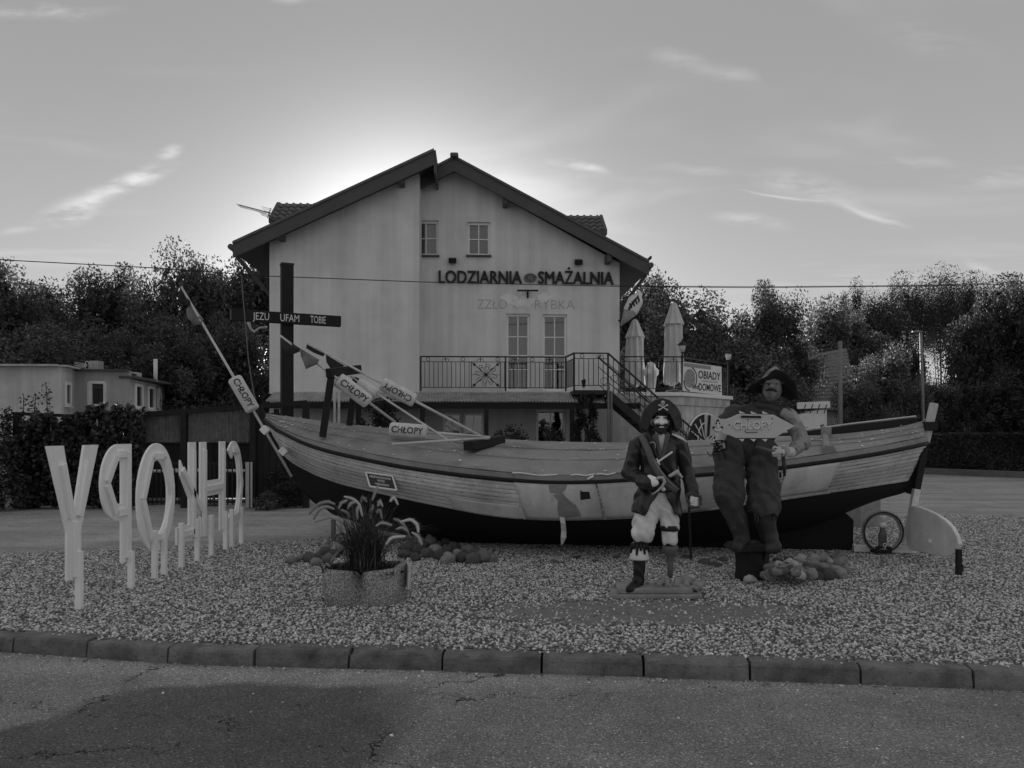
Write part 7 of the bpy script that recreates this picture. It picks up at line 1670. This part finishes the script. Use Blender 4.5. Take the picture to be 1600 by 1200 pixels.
# ------------------------------------------------------------------ dark garden fence with reed screens and ivy
FDp = 16.6
fz0 = lambda px, py, d=FDp: W(px, py, d)
fen = thing('garden_fence', 'dark timber garden fence with reed screens and vertical boards', 'fence', Vector((W(240, 0, FDp).x, FDp, 0)))
for px, ty in ((27, 645), (288, 640), (396, 634), (160, 650), (478, 628)):
    p = fz0(px, ty); MB().box((p.x, FDp, p.z / 2 - .05), (.13, .13, p.z + .1)).build('post', BLACKWOOD, fen, bevel=.01)
MB().bar(fz0(20, 646), fz0(160, 652), .1, .07).build('top_beam', BLACKWOOD, fen); MB().bar(fz0(160, 652), fz0(480, 629), .1, .10).build('top_beam', BLACKWOOD, fen)
REED = mat('reed', .17, .9, .35, 8, .4, 10, grain=(14, 14, 1))
for x0, x1 in ((218, 285), (291, 394)):
    m = MB(); r4 = random.Random(x0); n = int((x1 - x0) * 1.1)
    for k in range(n):
        px = lerp(x0, x1, k / n); a = fz0(px + r4.uniform(-.5, .5), 690 + r4.uniform(-2, 2), FDp + .06); b = fz0(px + r4.uniform(-.8, .8), lerp(649, 640, (px - 218) / 180) + r4.uniform(-3, 3), FDp + .06); m.tube([a, b], [.007, .006], 4, False)
    m.build('reed_screen', REED, fen, kind='stuff'); MB().box((fz0((x0 + x1) / 2, 0).x, FDp + .10, fz0(0, 668).z), ((x1 - x0) / F * FDp, .03, 46 / F * FDp)).build('screen_backing', REED, fen)
k = 0; px = 30.0
while px < 476:
    a = fz0(px, 792, FDp - .02); top = fz0(px, (692 if 215 < px < 400 else 668 if px < 215 else 655) + 2 * math.sin(k * 1.7), FDp - .02)
    if not (215 < px < 400): MB().box((a.x, FDp - .02 + .06, (top.z + .06) / 2), (.125, .022, top.z)).build('board', BLACKWOOD, fen)
    px += 10.4; k += 1
bk = thing('patio_shade_boards', 'black boards added behind the patio tables in place of its shaded interior', 'wall', Vector((W(320, 0, 19).x, 19.0, 0)))  # added black backing, stands in for the dark void behind the fence
for k in range(22):
    x = W(200 + k * 11.5, 0, 19).x; MB().box((x, 19, 1.05), (.175, .03, 2.1)).build('board', BLACKWOOD, bk)
MB().bar(W(195, 697, 19.0) + Vector((0, -.04, .1)), W(460, 697, 19.0) + Vector((0, -.04, .1)), .06, .1).build('rail', BLACKWOOD, bk)
pk = thing('picket_railing', 'low black picket railing in front of the patio tables', 'railing', Vector((W(310, 0, FDp).x, FDp, 0)))
for zr in (.12, .95): MB().bar((W(217, 0, FDp).x, FDp - .02, zr), (W(394, 0, FDp).x, FDp - .02, zr), .03, .045).build('rail', BLACKMETAL, pk)
for k in range(26): MB().box((lerp(W(219, 0, FDp).x, W(392, 0, FDp).x, k / 25), FDp - .05, .52), (.022, .02, .92)).build('picket', BLACKMETAL, pk)
def ptable(px, d, rz, label):
    p = W(px, HY, d); t = local(thing('patio_table', label, 'table', (p.x, d, 0), rz, 'patio tables behind the fence')); MB().box((0, 0, .73), (1.3, .7, .035)).build('table_top', mat('table_top', .6, .5, .15, 4), t, bevel=.006)
    for sx in (-1, 1):
        for sy in (-1, 1): MB().box((sx * .55, sy * .28, .355), (.05, .05, .71)).build('leg', BLACKMETAL, t)
ptable(252, 17.7, .1, 'pale patio table behind the low railing'); ptable(345, 17.9, -.1, 'pale patio table behind the low railing'); ptable(305, 18.4, .3, 'pale patio table behind the low railing')
pm_ = W(334, HY, 17.2); PARA = mat('parasol_dark', .02, .85, .2, 5, .3); parasol(334, 646, 17.2, .30, 'closed black parasol on the patio behind the reed screen', PARA, 0.0)
ns = thing('notice_sheet', 'small white notice on the fence between the P and the O letters', 'notice', fz0(216, 723, FDp - .1)); nq = [fz0(x, y, FDp - .1) for x, y in ((211, 707), (223, 705.5), (223.5, 722), (213, 724))]; quad_slab(nq, Vector((0, -1, 0)), -.004, .004).build('sheet', WHITE, ns)
MB().add([fz0(x, y, FDp - .115) for x, y in ((212.5, 709), (221.5, 708), (221.5, 709.3), (212.7, 710.3))], [(0, 1, 2, 3)]).build('print', INK, ns); MB().tube(ring_pts(fz0(217.3, 715, FDp - .112), .03, (1, 0, 0), (0, 0, 1), 12), .010, 4, False).build('print', INK, ns)
MB().bar(fz0(212, 715, FDp - .04), fz0(217, 715, FDp - .11), .02).build('wire', BLACKMETAL, ns)
for (x0, x1) in ((384, 389.5), (391.5, 394.5)):
    c = fz0((x0 + x1) / 2, 0, FDp - .12); t = thing('white_plank', 'narrow white plank standing against the fence beside the C', 'plank', (c.x, c.y, 0), group='white planks against the fence'); MB().box((c.x, c.y, (fz0(0, 722).z + .01) / 2), ((x1 - x0) / F * FDp, .03, fz0(0, 722).z)).build('board', mat('white_plank', .4, .7, .15, 5), t)
# ivy over the fence
iv = thing('ivy', 'dense ivy climbing over the fence in front of the flat-roofed house', 'ivy', Vector((W(130, 0, FDp).x, FDp - .1, 0))); rs = np.random.RandomState(12); n = 22000
px = rs.uniform(20, 224, n); topy = np.interp(px, [20, 50, 110, 150, 165, 224], [690, 650, 655, 636, 634, 642]) + 5 * np.sin(px * .3); py = topy + (rs.uniform(0, 1, n) ** 1.2) * (790 - topy); dep = FDp - .05 - np.abs(rs.normal(0, .16, n)); P = np.stack([(px - CX) / F * dep - W(130, 0, FDp).x, dep - (FDp - .1), CH - (py - HY) / F * dep], 1); keep = P[:, 2] > .02
lumps = np.sin(px * .21 + 1) * np.sin(py * .17) + .6 * np.sin(px * .09 + py * .11); keep &= (lumps > -.75)
P = P[keep]; o = bpy.data.objects.new('foliage', leaf_mesh('foliage', P, rs.uniform(.05, .11, len(P)), LEAF_IVY, rs, aspect=.9)); C.objects.link(o); o.parent = iv
for k, (px, y0, y1, d) in enumerate(((37, 640, 617, 20), (52, 640, 620, 20), (75, 642, 602, 20), (200, 640, 630, 20))):
    sp = thing('ivy_shoot', 'upright leafy shoot sticking up above the ivy fence', 'shoot', W(px, y0, FDp), group='shoots above the ivy'); p0, p1 = W(px, y0, FDp), W(px + 4 * math.sin(k * 2), y1, FDp); p0.z -= .3; MB().tube([p0, p1], .008, 5).build('stem', BARK, sp); n = 70; tt = rs.uniform(.1, 1, n); Q = np.array([tuple(p0.lerp(p1, t_)) for t_ in tt]) - np.array(tuple(W(px, y0, FDp))) + rs.normal(0, .05, (n, 3)); o = bpy.data.objects.new('leaves', leaf_mesh('leaves', Q, rs.uniform(.05, .1, n), LEAF_MID, rs)); C.objects.link(o); o.parent = sp
shrub('garden_shrub', 'wild leafy shrub at the outer end of the ivy fence', 5, HY, 1.5, 2.1, FDp - .4, 6000, .09, LEAF_IVY, 'bushy', 21)
# overhead cables
cbm = mat('cable', .02, .6)
c1 = thing('overhead_cable', 'overhead cable crossing in front of the gabled house', 'cable', W(421, 432, 18)); MB().tube([W(x, y, 18 + (x - 400) * .004) for x, y in ((-400, 374), (20, 407), (240, 418.5), (421, 431.5), (655, 440.5), (968, 447.5), (1180, 449.5), (1440, 447), (1900, 436))], .011, 5, False).build('wire', cbm, c1)
c2 = thing('overhead_cable', 'second thinner cable visible above the trees past the house', 'cable', W(1200, 447.5, 21)); MB().tube([W(x, y, 21) for x, y in ((900, 444), (1040, 447), (1200, 447.8), (1440, 446), (1900, 430))], .008, 5, False).build('wire', cbm, c2)
clear_local()
